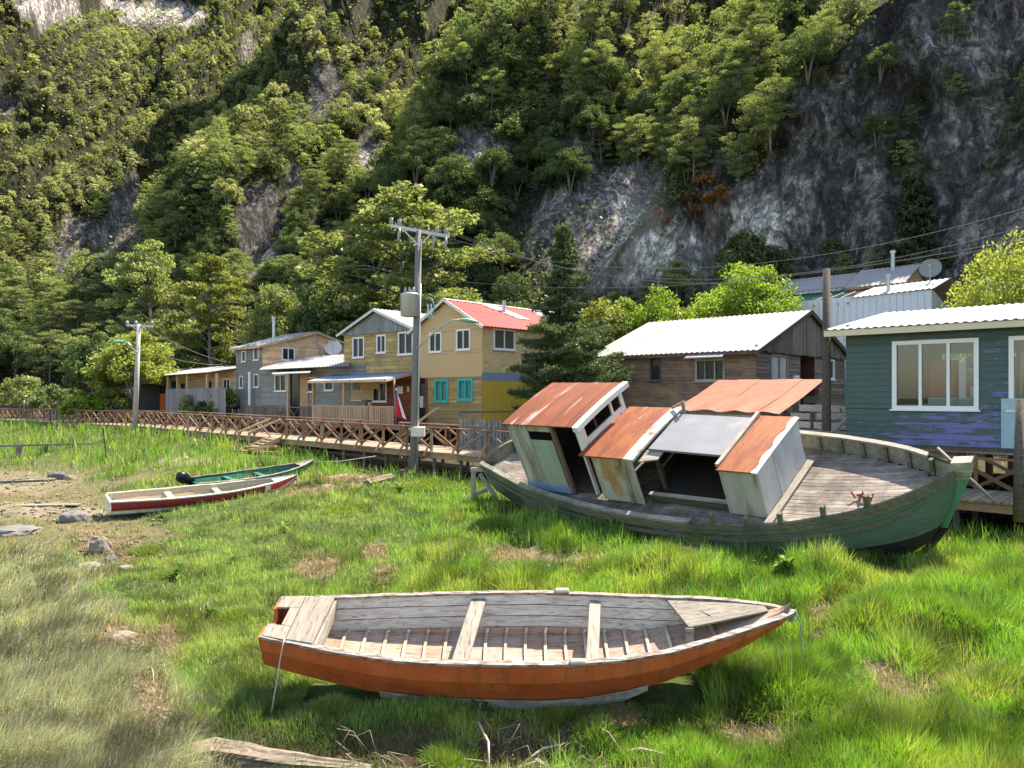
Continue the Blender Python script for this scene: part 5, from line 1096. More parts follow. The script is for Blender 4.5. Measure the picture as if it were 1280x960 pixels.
IW = plain('inner_wall', (.1, .085, .07), .9); shell(H, 0.02, L_, 0, 6.6, z0, z1, 'r', IW); H.part(MB().box((.02, 6.55, z0), (.8, 6.6, z1)).box((5.2, 6.55, z0), (L_, 6.6, z1)).box((.8, 6.55, z0), (5.2, 6.6, 3.1)).box((.8, 6.55, 4.9), (5.2, 6.6, z1)).box((2.9, 6.55, 3.1), (3.0, 6.6, 4.9)), 'open_rear_wall', IW); H.part(MB().box((.02, .1, z1 + .01), (L_, 6.5, z1 + .05)), 'ceiling', IW)  # unseen opening added in the rear wall to let sun into the room
window(H, H.front(), *w1, 2, gm='glass', fw=.075); window(H, H.front(), *w2, 1, gm='glass', fw=.075)
m = MB(); k = (6.2 - 5.35) / 5.0
corr(m, (-.45, -.5, 5.33), (L_ + .4, -.5, 5.33), (L_ + .4, 4.7, 6.22), (-.45, 4.7, 6.22), .21, .019, .025); corr(m, (-.45, 7.2, 5.6), (L_ + .4, 7.2, 5.6), (L_ + .4, 4.702, 6.22), (-.45, 4.702, 6.22), .21, .019, .025)
r = H.part(m, 'roof', M['zinc']); CREAMB = plain('cream_board', (.62, .52, .36), .6, 0, .1, 5)
H.part(MB().beam((-.43, -.46, 5.22), (L_ + .4, -.46, 5.22), .035, .16), 'fascia', CREAMB, r); H.part(MB().beam((-.43, -.46, 5.22), (-.43, 4.7, 6.1), .035, .16), 'barge_board', CREAMB, r)
m = MB(); m.box((-.42, -.44, 5.17), (L_ + .38, .0, 5.2)); H.part(m, 'soffit', CREAMB, r)
H.part(MB().prism([(0, .0, z1), (0, 6.6, z1 + .3), (0, 4.7, 6.12)], (.04, 0, 0)), 'gable', m_)
H.part(pbox(MB(), H.front(), H.u(1252), H.u(1252) + 1.7, .035, .06, H.z(1252, 560), H.z(1252, 498)), 'panel', plain('pale_blue_panel', (.28, .42, .46), .6, 0, .15, 3, (.4, .5, .5), .6))
piles(H, (.15, 2.8, 5.5, 8), (.15, 3.3, 6.4), z0 - .1, .3, .1)
def inside(name, label, cat, x, y, mb, mat): o = mb.build(name, mat); o.matrix_world = H.T.matrix_world @ Matrix.Translation((x, y, 2.23)); return tag(o, label, cat)
ux = H.u(1160)
inside('wardrobe', 'tall red wardrobe seen through the triple window of the green house', 'wardrobe', ux, 1.6, MB().box((-.3, -.25, 0), (.3, .25, 2.25)).box((-.31, -.28, .2), (-.02, -.25, 2.15)).box((.02, -.28, .2), (.31, -.25, 2.15)), plain('red_wardrobe', (.32, .03, .03), .5))
inside('table', 'white table behind the left pane of the triple window', 'table', H.u(1133), 1.0, MB().box((-.45, -.3, .98), (.65, .3, 1.04)).beam((-.38, -.25, .0), (-.3, -.25, .98), .06, .06, (1, 0, 0)).beam((.6, -.25, 0), (.55, -.25, .98), .06, .06, (1, 0, 0)).beam((-.38, .25, 0), (-.3, .25, .98), .06, .06, (1, 0, 0)).beam((.6, .25, 0), (.55, .25, .98), .06, .06, (1, 0, 0)), M['white'])
inside('cabinet', 'pale blue cabinet behind the right pane of the triple window', 'cabinet', H.u(1196), .55, MB().box((-.75, -.22, 0), (.75, .22, 1.22)).box((-.7, -.25, .5), (-.1, -.22, 1.15)).box((-.02, -.25, .5), (.7, -.22, 1.15)).box((.2, -.1, 1.22), (.66, .1, 1.5)), plain('pale_blue', (.38, .5, .5), .5))

# --- weathered brown house
H = House('brown_house', 'weathered brown clapboard house with pale zinc gable roof, behind the stranded boat', (8.72, 27.5))
z0, ze, zr, D, L_ = 1.9, 5.2, 6.85, 8.7, 7.0; P = H.front(); G = H.right()
wa = (H.u(813), H.u(826), H.z(820, 476), H.z(820, 446)); wb = (H.u(870), H.u(906), H.z(890, 476), H.z(890, 449))
H.part(hboards(MB(), P, -L_, 0, z0, ze, [wa, wb], .13), 'wall', BOARD_B)
window(H, P, *wa, 0, 'dark_wood', fw=.05); wn_ = window(H, P, *wb, 2, 'grey_wood', fw=.06)
H.part(MB().hexa([(wb[0] - .15, -.6, wb[3] + .02), (wb[1] + .2, -.6, wb[3] + .02), (wb[1] + .2, -.03, wb[3] + .3), (wb[0] - .15, -.03, wb[3] + .3), (wb[0] - .15, -.6, wb[3] + .06), (wb[1] + .2, -.6, wb[3] + .06), (wb[1] + .2, -.03, wb[3] + .34), (wb[0] - .15, -.03, wb[3] + .34)]), 'canopy', GREYV, wn_)
g1_ = (H.v(963), H.v(984), 3.0, H.gz(974, 444)); g2_ = (H.v(1000), H.v(1018), z0, H.gz(1009, 438)); g3_ = (H.v(1034), H.v(1042), H.gz(1038, 474), H.gz(1038, 450))
H.part(hboards(MB(), G, 0, D, z0, 5.35, [g1_, g2_, g3_], .15), 'wall', BOARD_BR)
window(H, G, *g1_, 1, 'grey_wood_y', plain('curtain_pane', (.55, .56, .55), .15, 0, .2, 2, bmp=0), fw=.05); window(H, G, *g3_, 0, 'white_frame', fw=.06)
m = MB(); m.box((-1.2, g2_[0], z0), (-1.15, g2_[1], 5.0)); m.box((-1.2, g2_[0] - .04, z0), (0, g2_[0], 5.0)); m.box((-1.2, g2_[1], z0), (0, g2_[1] + .04, 5.0)); H.part(m, 'doorway', plain('doorway_wood', (.1, .04, .03), .8))
lim = lambda y: 5.35 + (zr - .02 - 5.35) * (1 - abs(y - D / 2) / (D / 2 + .35)) * 1.0
H.part(vboards(MB(), H.right(.12), -.3, D + .3, 5.1, lambda y: max(5.12, 5.1 + (zr - 5.1) * (1 - abs(y - D / 2) / (D / 2 + .33))), .17, drop=.03), 'gable', BOARD_BV)
shell(H, -L_, 0, 0, D, z0, ze, 'lbf')
gable_roof_u(H, -L_, 0, 0, D, ze + .02, zr, M['zinc_rusty'], .4, .32, .22, trim=M['dark_wood'])
H.part(MB().box((.03, H.v(990), 3.9), (.14, H.v(995), 4.3)), 'meter_box', M['white'])
piles(H, (-6.8, -4.5, -2.2, -.1), (.15, 4, 8.5), z0, .2)

# --- rusty roofed shed and its log wall
p4 = [W(898, 475, 27.0), W(1027, 474, 25.0), W(970, 516, 23.0), W(840, 512, 25.0)]
T = thing('shed', 'low shed with sagging rusty sheet iron roof between the boat and brown house', 'shed', (p4[3].x, p4[3].y, float(gz(p4[3].x, p4[3].y))))
m = MB(); FL, FR, NR, NL = p4; n_ = 5
for i in range(n_):
    a, b_ = i / n_, (i + 1) / n_ + .03; dz = Vector((0, 0, .014 * (i % 2)))
    m.slab([[NL + (NR - NL) * q + dz + Vector((0, 0, .03 * math.sin(q * 23))) for q in np.linspace(a, b_, 6)], [(NL + FL) / 2 + ((NR + FR) / 2 - (NL + FL) / 2) * q + dz - Vector((0, 0, .05)) for q in np.linspace(a, b_, 6)], [FL + (FR - FL) * q + dz for q in np.linspace(a, b_, 6)]], .02)
rs = m.build('roof', M['rust3'], T, world=True)
MB().beam(NL + Vector((-.05, 0, .03)), FL + Vector((-.05, 0, .06)), .12, .06).build('barge_board', M['pale_wood'], rs, world=True)
MB().beam(NR + Vector((0, 0, -.12)), FR + Vector((0, 0, -.12)), .05, .2).build('barge_board', M['grey_wood'], rs, world=True)
d1 = Vector((0, 0, 1)); m = MB(); gzz = .3
for k in range(9):
    zt = NR.z - .2 - k * .26
    if zt < gzz: break
    m.beam(NL + Vector((.1, .25, zt - NL.z)), NR + Vector((-.1, .25, zt - NR.z)), .05, .24)
m.build('wall', M['grey_wood'], T, world=True)
m = MB()
for k in range(12):
    zt = FR.z - .15 - k * .26
    if zt < gzz: break
    f = min(1, (zt - NR.z + .35) / (FR.z - NR.z)) if zt > NR.z - .3 else 0
    A_ = NR + (FR - NR) * max(0, f); m.beam(Vector((A_.x - .1, A_.y + .1, zt)), Vector((FR.x - .1, FR.y, zt + rng.uniform(-.03, .03))), .05, .23)
m.build('wall', M['grey_wood'], T, world=True)
lw = thing('plank_wall', 'rough weathered plank wall right of the rusty shed, behind the dark post', 'fence', (8.5, 22.9, .5)); A_, B_ = W(968, 520, 22.9), W(1058, 510, 21.9)
m = MB()
for k in range(11):
    z = 3.15 - k * .24; s_ = .0 if k < 3 else 0; m.beam(Vector((A_.x + (0.75 - .25 * k if k < 3 else 0), A_.y, z + rng.uniform(-.03, .03))), Vector((B_.x, B_.y, z + rng.uniform(-.05, .05))), .05, .19)
m.build('planks', M['grey_wood'], lw, world=True)
for f in (.08, .55, .95): MB().beam(A_ + (B_ - A_) * f + Vector((0, .08, -2.6)), A_ + (B_ - A_) * f + Vector((0, .08, .0)), .1, .1, (1, 0, 0)).build('post', M['dark_wood'], lw, world=True)

# --- chipboard house with the red roof, and the yellow boarded house next to it (one row)
OC = (-1.42, 37.0)
H = House('chipboard_house', 'two-storey chipboard house with red roof and teal shuttered windows below', OC)
L_, zb, zm, ze, za, D = 4.98, 2.0, 4.5, 6.95, 8.33, 8.0; P = H.front(); G = H.right()
ws = [(H.u(537), H.u(552), H.z(545, 440), H.z(545, 416)), (H.u(571), H.u(588), H.z(580, 437), H.z(580, 412))]; wl = [(H.u(544), H.u(560), H.z(552, 502), H.z(552, 475)), (H.u(573), H.u(591), H.z(582, 500), H.z(582, 474))]
dr = (H.u(523), H.u(534), zb, H.z(528, 470))
mo = hboards(MB(), P, -L_, 0, zm, ze, ws, 1.22, None, .02, 2.44); hboards(mo, P, -L_, 0, ze, za - .08, [], .6, gable_lim(-L_, 0, -L_ / 2, ze, za - .06), .02, 20); H.part(mo, 'wall', OSB)
H.part(hboards(MB(), P, -L_, -.01, zb, zm, wl + [dr], .19, None, .02, 4), 'wall', BOARD_Y)
H.part(pbox(MB(), P, -L_ + .05, -.0, .025, .05, zm - .06, zm + .1), 'trim_board', OSB)
for q in ws: window(H, P, *q, 1)
TG = plain('teal_pane', (.015, .16, .17), .12, 0, .3, 3, bmp=0)
for q in wl: window(H, P, *q, 1, 'teal', TG, fw=.09)
f_ = window(H, P, *dr, 0, BRICK, 'glass_dark', .12, False, 'door', rail=(dr[2] + dr[3]) / 2)
gw = (H.v(617), H.v(643), H.gz(630, 437), H.gz(630, 412))
H.part(hboards(MB(), G, 0, D, zm + .15, ze, [gw], 1.22, None, .02, 2.44), 'wall', wood('osb_side', (.46, .32, .16), (.66, .47, .25), 'y', .1)); H.part(pbox(MB(), G, 0, D, -.02, .025, zm - .25, zm + .15), 'flashing', M['zinc_blue'])
H.part(vboards(MB(), G, 0, D, zb, zm - .25, .33), 'wall', plain('yellow_panel', (.52, .36, .05), .6, 0, .15, 3)); window(H, G, *gw, 1)
shell(H, -L_, 0, 0, D, zb, ze, 'lbfr'); r, r2 = gable_roof_v(H, -L_, 0, -L_ / 2, 0, D, ze, za, M['zinc'], M['red_roof'], .3, .3, .26, plain('white_trim', (.7, .66, .6), .6))
kr = (za - ze) / (L_ / 2); rp = lambda x, y: (x, y, za + .07 + .026 - (x + L_ / 2) * kr)
m = MB(); m.prism([rp(-2.2, 2.1), rp(-.9, 3.6), rp(-.9, 4.6), rp(-2.2, 3.4)], (0, 0, .012)); m.prism([rp(-2.4, -.3), rp(-2.25, -.3), rp(-2.25, 8.3), rp(-2.4, 8.3)], (0, 0, .014)); m.prism([rp(-2.1, 6.0), rp(-.3, 6.4), rp(-.3, 8.2), rp(-2.1, 8.2)], (0, 0, .012)); H.part(m, 'roof_patch', M['zinc'], r2)
H.part(MB().tube([(-1.6, 3.2, 7.7), (-1.6, 3.2, 8.5)], .09, 8), 'flue', M['galv']); H.part(MB().box((-L_ + .55, -.16, 2.9), (-L_ + .8, -.03, 3.5)), 'meter_box', M['galv'])
piles(H, (-4.8, -2.4, -.2), (.1, 4, 7.8), zb, .3)

H = House('yellow_house', 'two-storey yellow boarded house with grey gable and red brown ground floor porch', OC)
u0, u1, ua, ze, za, zm = -11.34, -5.02, -8.16, 7.1, 8.25, 4.55; P = H.front(.02)
ws = [(H.u(441), H.u(455), H.z(448, 447), H.z(448, 422)), (H.u(471), H.u(482), H.z(476, 441), H.z(476, 419)), (H.u(498), H.u(516), H.z(507, 443), H.z(507, 415))]
H.part(hboards(MB(), P, u0, u1, zm, 7.0, ws, .21), 'wall', BOARD_Y)
H.part(vboards(MB(), H.front(-.06), u0 + .1, u1 - .02, 6.98, lambda x: 6.98 + (za - 7.05) * (1 - abs(x - ua) / (u1 - ua + .12)), .2), 'gable', GREYV)
for q in ws: window(H, P, *q, 1)
wl = [(H.u(466), H.u(483), H.z(475, 502), H.z(475, 478)), (H.u(440), H.u(452), H.z(446, 500), H.z(446, 476))]
H.part(hboards(MB(), P, u0, u1, zb, zm, wl, .11, None, .015, 2), 'wall', BRICK); window(H, P, *wl[0], 1); window(H, P, *wl[1], 0)
shell(H, u0, u1, .02, 8, zb, ze, 'lbfr', BOARD_Y); gable_roof_v(H, u0, u1, ua, 0, 8, ze, za, M['zinc'], M['zinc'], .3, .35, .26, plain('white_trim2', (.62, .6, .56), .6))
for (a, b_, c, d_) in ((440, 468, 487, 500), (452, 475, 475, 486)): H.part(pbox(MB(), P, H.u(a), H.u(b_), .06, .1, H.z(a, d_), H.z(a, c)), 'sign_board', ORANGEW)
H.part(pbox(MB(), P, H.u(497), H.u(504), .03, .05, H.z(500, 492), H.z(500, 483)), 'notice', M['white']); H.part(pbox(MB(), P, H.u(509), H.u(512), .03, .05, H.z(510, 490), H.z(510, 483)), 'notice', CREAM)
# porch
yp = -2.6; zd = 2.0; pa, pb = H.u(391, yp), H.u(493, yp)
m = MB(); m.box((pa, yp, zd - .15), (pb + 1.2, 0, zd)); H.part(m, 'porch_deck', M['boardwalk'])
zr1 = 4.75; zr0 = H.z(440, 475, yp)
H.part(corr(MB(), (H.u(384, yp - .3), yp - .3, zr0), (H.u(482, yp - .3), yp - .3, zr0), (H.u(519), -.02, zr1), (H.u(415), -.02, zr1), .22), 'porch_roof', M['zinc_blue']); 
H.part(MB().beam((H.u(384, yp - .3), yp - .28, zr0 - .07), (H.u(482, yp - .3), yp - .28, zr0 - .07), .04, .12).beam((H.u(482, yp - .3), yp - .28, zr0 - .07), (H.u(519), -.03, zr1 - .07), .04, .12), 'porch_fascia', PALEW)
PORCH = wood('porch_wood', (.33, .22, .13), (.5, .36, .23), 'z', .2)
for px_ in (391, 429, 461): H.part(MB().box((H.u(px_, yp) - .06, yp - .0, zd), (H.u(px_, yp) + .06, yp + .12, zr0 + (0 if px_ < 461 else -1.15))), 'porch_post', PORCH)
balustrade(H, H.front(yp), pa, H.u(461, yp), zd + .02, zd + 1.0, PORCH, .15, .1); balustrade(H, H.front(yp), H.u(463, yp), pb, zd + .02, zd + 1.0, PORCH, .15, .1)
m = MB(); m.beam((pb + .1, yp - .1, zd - .5), (pb + 1.9, yp + 1.2, zd + .95), .05, .1); m.beam((pb + .6, yp - .5, zd - .7), (pb + 2.3, yp + .6, zd + .9), .05, .1); H.part(m, 'stair_rail', PORCH)
piles(H, (u0, -9, -7, u1), (yp + .1, 0), zd - .1, .4)
fl = thing('flag', 'limp red white and blue flag on a pale pole in front of the porch', 'flag', tuple(W(495, 529, 37.4)))
b0, t0 = W(495, 529, 37.4), W(492.5, 472, 37.4); MB().tube([b0, t0], .05, 7).build('flag_pole', M['pale_wood_y'], fl, True, world=True)
t1 = t0 - Vector((0, 0, .35)); 
def fcloth(nm, s0, s1, r0, r1, mat, off=0):
    m = MB(); rows = []
    for s in np.linspace(s0, s1, 8): rows.append([t1 + Vector((.04 + s * .13 * (1 + r) + .1 * r * s + .05 * r, -.05 + off + .06 * math.sin(s * 5 + r * 4) * (.4 + s), -s * 1.55 - r * .15)) for r in np.linspace(r0, r1, 5)])
    m.slab(rows, .006); m.build(nm, mat, fl, True, world=True)
fcloth('red_stripe', 0.05, 1, -.2, .95, plain('flag_red', (.5, .02, .05), .8)); fcloth('white_stripe', .15, .92, .9, 1.75, M['white']); fcloth('blue_canton', 0, .33, -.2, 1.05, plain('flag_blue', (.03, .07, .28), .8), -.03)
sp_ = t1 + Vector((.13, -.14, -.22)); m = MB(); m.prism([sp_ + Vector((.07 * (1 if i % 2 == 0 else .4) * math.sin(i * math.pi / 5), 0, .09 * (1 if i % 2 == 0 else .4) * math.cos(i * math.pi / 5))) for i in range(10)], (0, .01, 0)); m.build('star', M['white'], fl, world=True)

# --- grey house with wooden gable, its annex and deck
H = House('grey_house', 'two-storey house with grey painted side and pale wooden gable above a white annex roof', (-16.5, 50.9))
ze, za, zb, D, L_ = 6.85, 7.95, 1.9, 8.0, 3.55; P = H.front(); G = H.right()
wf_ = [(H.u(302.5), H.u(307.5), H.z(305, 452), H.z(305, 439)), (H.u(317.5), H.u(323.5), H.z(320, 450), H.z(320, 434)), (H.u(299.5), H.u(304), H.z(302, 485), H.z(302, 470)), (H.u(317.5), H.u(323.5), H.z(320, 484), H.z(320, 468))]
H.part(hboards(MB(), P, -L_, 0, zb, ze, wf_, .19), 'wall', GREYP)
for q in wf_: window(H, P, *q, 0, fw=.05)
gq = (H.v(352.5), H.v(368), H.gz(360, 450), H.gz(360, 435)); H.part(hboards(MB(), G, 0, D, zb, za, [gq], .19, gable_lim(0, D, D / 2, ze, za - .02)), 'wall', PALEW); window(H, G, *gq, 1, fw=.05)
shell(H, -L_, 0, 0, D, zb, ze, 'lbf'); gable_roof_u(H, -L_, 0, 0, D, ze, za, M['zinc'], .4, .3, .26, trim=PALEW)
H.part(MB().tube([H.front()(H.u(325), -1, 7.0), H.front()(H.u(325), -1, 8.7)], .1, 8).tube([H.front()(H.u(325), -1, 8.7), H.front()(H.u(325), -1, 8.85)], .15, 8), 'chimney', M['galv'])
y_ = -.9; ye = H.z(323, 462, y_); aL, aR = .3, H.u(430, 0) + .6
H.part(corr(MB(), (H.u(323, y_), y_, ye), (H.u(436, y_), y_, ye), (H.u(436, 3), 3.0, ye + 1.0), (H.u(345, 3), 3.0, ye + 1.0), .26), 'annex_roof', M['zinc'])
wA = [(H.u(344), H.u(358), H.z(350, 489), H.z(350, 468)), (H.u(363), H.u(375), zb, H.z(368, 466)), (H.u(385), H.u(394), H.z(390, 490), H.z(390, 472)), (H.u(406), H.u(417), H.z(410, 488), H.z(410, 476))]
H.part(hboards(MB(), P, 0, aR + 1.5, zb, ye + .1, wA, .2), 'annex_wall', GREYP)
for i, q in enumerate(wA): window(H, P, *q, 1 if i == 0 else 0, name='door' if i == 1 else 'window', fm='dark_wood' if i == 1 else 'white_frame', sill=i != 1, fw=.06)
H.part(pbox(MB(), P, H.u(376), H.u(386), .03, .06, zb + .9, ye), 'cladding', ORANGEW)
yd = -1.6; zd = 1.95
H.part(MB().box((H.u(308, yd), yd, zd - .15), (H.u(440, yd), 0, zd)), 'deck', M['boardwalk'])
H.part(corr(MB(), (H.u(338, yd), yd, ye - .35), (H.u(386, yd), yd, ye - .35), (H.u(392, -.1), -.1, ye - .05), (H.u(345, -.1), -.1, ye - .05), .26), 'awning', M['zinc'])
m_d = wood('dark_rail_boards', (.12, .085, .07), (.22, .165, .13), 'z', .25)
balustrade(H, H.front(yd), H.u(308, yd), H.u(343, yd), zd + .05, zd + .95, m_d, .16, .15); balustrade(H, H.front(yd), H.u(376, yd), H.u(393, yd), zd + .05, zd + .95, m_d, .16, .15); balustrade(H, H.front(yd), H.u(395, yd), H.u(429, yd), zd + .05, zd + .95, m_d, .3, .06)
m = MB()
for a, b_ in ((345, 354), (354, 361), (362, 374)): q0, q1 = H.u(a, yd), H.u(b_, yd); m.beam((q0, yd, zd - (.3 if a < 360 else 0)), (q1, yd, zd + .85), .05, .07, (0, 1, 0)); m.beam((q1, yd - .03, zd - (.3 if a < 360 else 0)), (q0, yd - .03, zd + .85), .05, .07, (0, 1, 0))
m.beam((H.u(344, yd), yd, zd + .88), (H.u(375, yd), yd, zd + .88), .07, .06); H.part(m, 'cross_railing', M['rail_wood'])
H.part(MB().box((H.u(360, yd) - .07, yd - .05, .9), (H.u(360, yd) + .07, yd + .08, ye - .35)), 'post', PALEW)
H.part(MB().tube([(H.u(312, -.3), -.3, zd), (H.u(312, -.3), -.3, 5.1)], .09, 7), 'drain_pipe', M['white'])
m = MB(); m.box((H.u(362, yd), yd + .1, .9), (H.u(385, yd), yd + .15, zd - .15)); m.box((H.u(386, yd), yd + .1, .9), (H.u(396, yd), yd + .15, zd - .15)); H.part(m, 'skirting', GREYP)
piles(H, (H.u(312, yd), H.u(335, yd), H.u(358, yd), H.u(400, yd), H.u(425, yd)), (yd + .1, -.1), zd - .1, .4)
def dish(name, label, c, r, aim, foot, dc=(.2, .21, .215)):
    T = thing(name, label, 'satellite dish', tuple(foot)); a = Vector(aim).normalized(); x = a.cross(Vector((0, 0, 1))).normalized(); y = x.cross(a); c = Vector(c)
    m = MB(); m.grid([[c + (x * math.cos(t) + y * math.sin(t)) * r * q + a * (.22 * r * q * q - .22 * r) for t in np.linspace(0, 2 * math.pi, 25)] for q in (0.01, .35, .7, 1.0)]); m.grid([[c + (x * math.cos(t) + y * math.sin(t)) * r * q + a * (.22 * r * q * q - .22 * r - .02) for t in np.linspace(0, 2 * math.pi, 25)] for q in (0.01, .35, .7, 1.0, 1.005)]); m.build('reflector', plain('dish_paint', dc, .6, 0, .08, 5), T, True, world=True)
    MB().tube([c - a * .25 * r, Vector((c.x, c.y + .1, foot.z))], .035, 6).build('mast', M['galv'], T, world=True)
    e = c + a * r * .85 - y * r * .15; MB().tube([c - y * r * .95, e], .015, 5).tube([e - a * .12, e], .05, 6).build('feed_arm', M['galv'], T, world=True)
q = LF(0, 0) if False else None
cF = W(416, 434, 54.5); dish('satellite_dish', 'white satellite dish on the gable of the far grey house', cF, .62, (.25, -.9, .45), Vector((cF.x, cF.y, cF.z - .9)), (.6, .58, .55))

# --- long wooden house with balcony, black shed
H = House('wooden_house', 'long single-storey wooden house with white roof and grey balcony, beside the grey house', (U * -23.95 + Vector((-1.42, 37.0, 0)) - U * 0)[:2]) if False else House('wooden_house', 'long single-storey wooden house with white roof and grey balcony, beside the grey house', (-1.42 - .735 * 23.95, 37 + .678 * 23.95))
yb_ = -1.4; uL = H.u(208, yb_); zb = 2.0; P = H.front()
ze = H.z(207, 469, yb_ - .4); H.part(corr(MB(), (H.u(204, yb_ - .4), yb_ - .4, ze), (-.2, yb_ - .4, ze + .1), (-.2, 4.5, ze + 1.0), (H.u(215, 4.5), 4.5, ze + .9), .3), 'roof', M['zinc'])
wq = [(H.u(214, 0), H.u(223, 0), 3.2, 4.7), (H.u(226, 0), H.u(232, 0), 2.2, 4.5), (H.u(258, 0), H.u(265, 0), 2.1, 4.6), (H.u(279, 0), H.u(288, 0), 3.2, 4.7)]
H.part(hboards(MB(), P, H.u(208, 0), 0, zb, ze + .25, wq, .2), 'wall', ORANGEW)
for i, q in enumerate(wq): window(H, P, *q, 1 if i == 3 else 0, name='door' if i in (1, 2) else 'window', fm='white_frame' if i == 3 else 'pale_wood', gm='glass_dark', sill=i in (0, 3))
shell(H, H.u(208, 0), 0, 0, 5, zb, ze, 'lbrf')
H.part(MB().box((uL, yb_, zb - .15), (0, 0, zb)), 'deck', M['boardwalk'])
for px_ in (209, 221, 233, 258, 270): H.part(MB().box((H.u(px_, yb_) - .09, yb_, zb), (H.u(px_, yb_) + .09, yb_ + .12, ze)), 'post', ORANGEW)
balustrade(H, H.front(yb_), uL, H.u(283, yb_), zb - .1, H.z(215, 486, yb_), GREYV, .2, .19)
piles(H, (uL + .1, H.u(222, yb_), H.u(236, yb_), H.u(262, yb_)), (yb_ + .1,), zb - .1, .5, .12)
H = House('black_shed', 'small black shed with an orange doorway left of the wooden house', (-30.2, 63.8)); q0 = H.u(173)
m = MB(); H.part(vboards(MB(), H.front(), q0, H.u(200), 1.6, 4.5, .3), 'wall', plain('black_boards', (.012, .013, .017), .7)); H.part(MB().box((q0, .05, 1.6), (H.u(207), 3, 4.4)), 'wall', plain('black_boards2', (.012, .012, .014), .8)); H.part(corr(MB(), (q0 - .4, -.3, 4.5), (H.u(207), -.3, 4.6), (H.u(207), 3, 4.9), (q0 - .4, 3, 4.8), .3), 'roof', M['grey_wood'])
H.part(MB().box((H.u(200) + .02, -.02, 1.9), (H.u(207), .04, 3.7)), 'door', plain('orange_door', (.6, .12, .015), .6))

# --- houses on the slope behind
H = House('metal_shed', 'large pale galvanised metal shed with white roof behind the green house', (18.0, 33.0)); uL = H.u(985)
zt = H.z(1165, 361); H.part(corr(MB(), (uL, 0, 2.0), (0, 0, 2.0), (0, 0.001, zt), (uL, 0.001, zt - .35), .28, .015), 'wall', M['steel_blue_wall'])
m = MB()
P = H.front(); n_ = int(-uL / .14)
m.grid([[P(uL - uL * i / n_, .012 * (i % 2), z) for i in range(n_ + 1)] for z in (2.0, zt - .05)]); H.part(m, 'wall', M['steel_blue_wall'])
m = MB(); m.grid([[(.015 * (i % 2), 6.0 * i / 40, (2.0 if k == 0 else zt - .05 - max(0, i - 2) / 38 * 1.3)) for i in range(41)] for k in (0, 1)]); H.part(m, 'gable', M['steel_blue_wall'])
H.part(corr(MB(), (H.u(1064), -.1, zt - .1), (.15, -.1, zt + .02), (.15, 2.6, zt + .75), (H.u(1090, 2.6), 2.6, zt + .62), .24), 'roof', M['zinc'])
H.part(corr(MB(), (.15, 2.604, zt + .75), (.15, 6.2, zt - 1.2), (uL, 6.2, zt - 1.5), (H.u(1090, 2.6), 2.604, zt + .62), .24), 'roof', M['zinc'])
m = MB()
for px_ in (1003, 1018, 1033, 1048, 1060): a = H.u(px_); m.beam((a, -.05, zt - .35), (a + .5, 2.4, zt + .45), .06, .1)
m.beam((uL + .3, 1.2, zt - .02), (H.u(1075), 1.2, zt + .12), .06, .06); m.beam((uL + .3, 2.3, zt + .3), (H.u(1080), 2.3, zt + .45), .06, .06); H.part(m, 'rafters', M['grey_wood'])
H.part(MB().tube([(H.u(1105) , .6, zt - .1), (H.u(1105), .6, zt + .75)], .08, 8).tube([(H.u(1105), .6, zt + .75), (H.u(1105), .6, zt + .9)], .12, 8), 'chimney', M['galv'])
shell(H, uL, 0, .1, 6, 2.0, zt - 1.6, 'b')
c = W(1163, 335, 34.5); dish('satellite_dish', 'grey satellite dish beside the white roofs under the cliff', c, .46, (-.55, -.8, .35), Vector((c.x, c.y + .1, c.z - .9)))
H = House('teal_house', 'white roofed house with teal strip wall and wooden gable, at the cliff foot', (W(1128, 352, 41).x, 41)); uL = H.u(972); P = H.front()
ze = H.z(1125, 352); H.part(hboards(MB(), P, H.u(1062), 0, 4.5, ze, [], .2), 'wall', BOARD_B); H.part(vboards(MB(), P, uL, H.u(1062) - .02, 4.5, ze - .1, .25), 'wall', plain('teal_wall', (.02, .2, .18), .6, 0, .25, 3))
D = 5.0; za = ze + 1.15; H.part(hboards(MB(), H.right(), 0, D, 4.5, za, [], .2, gable_lim(0, D, D / 2, ze, za)), 'gable', ORANGEW); shell(H, uL, 0, 0, D, 4.4, ze, 'lbf')
gable_roof_u(H, H.u(1062), 0, 0, D, ze, za, M['zinc'], .35, .25, .26, trim=BOARD_B); q_ = H.u(1062); gable_roof_u(H, uL, q_ - .6, 0, D, ze - .12, za - .12, M['zinc'], .35, .25, .26)
H.part(MB().tube([(H.u(1116, 2), 2, za - .3), (H.u(1116, 2), 2, za + .75)], .11, 9).tube([(H.u(1116, 2), 2, za + .75), (H.u(1116, 2), 2, za + .9)], .16, 9), 'chimney', M['galv'])
H = House('small_house', 'small white roofed house half hidden behind the spruce', (W(815, 412, 42).x, 42)); uL = H.u(735); P = H.front(); ze = H.z(800, 414); H.part(hboards(MB(), P, uL, 0, 3, ze, [], .2), 'wall', BOARD_Y); H.part(hboards(MB(), H.right(), 0, 5, 3, ze + .7, [], .2, gable_lim(0, 5, 2.5, ze, ze + .7)), 'gable', BOARD_Y)
shell(H, uL, 0, 0, 5, 3, ze, 'lbf'); gable_roof_u(H, uL, 0, 0, 5, ze, ze + .75, M['zinc'], .4, .3, .26, trim=BOARD_B)

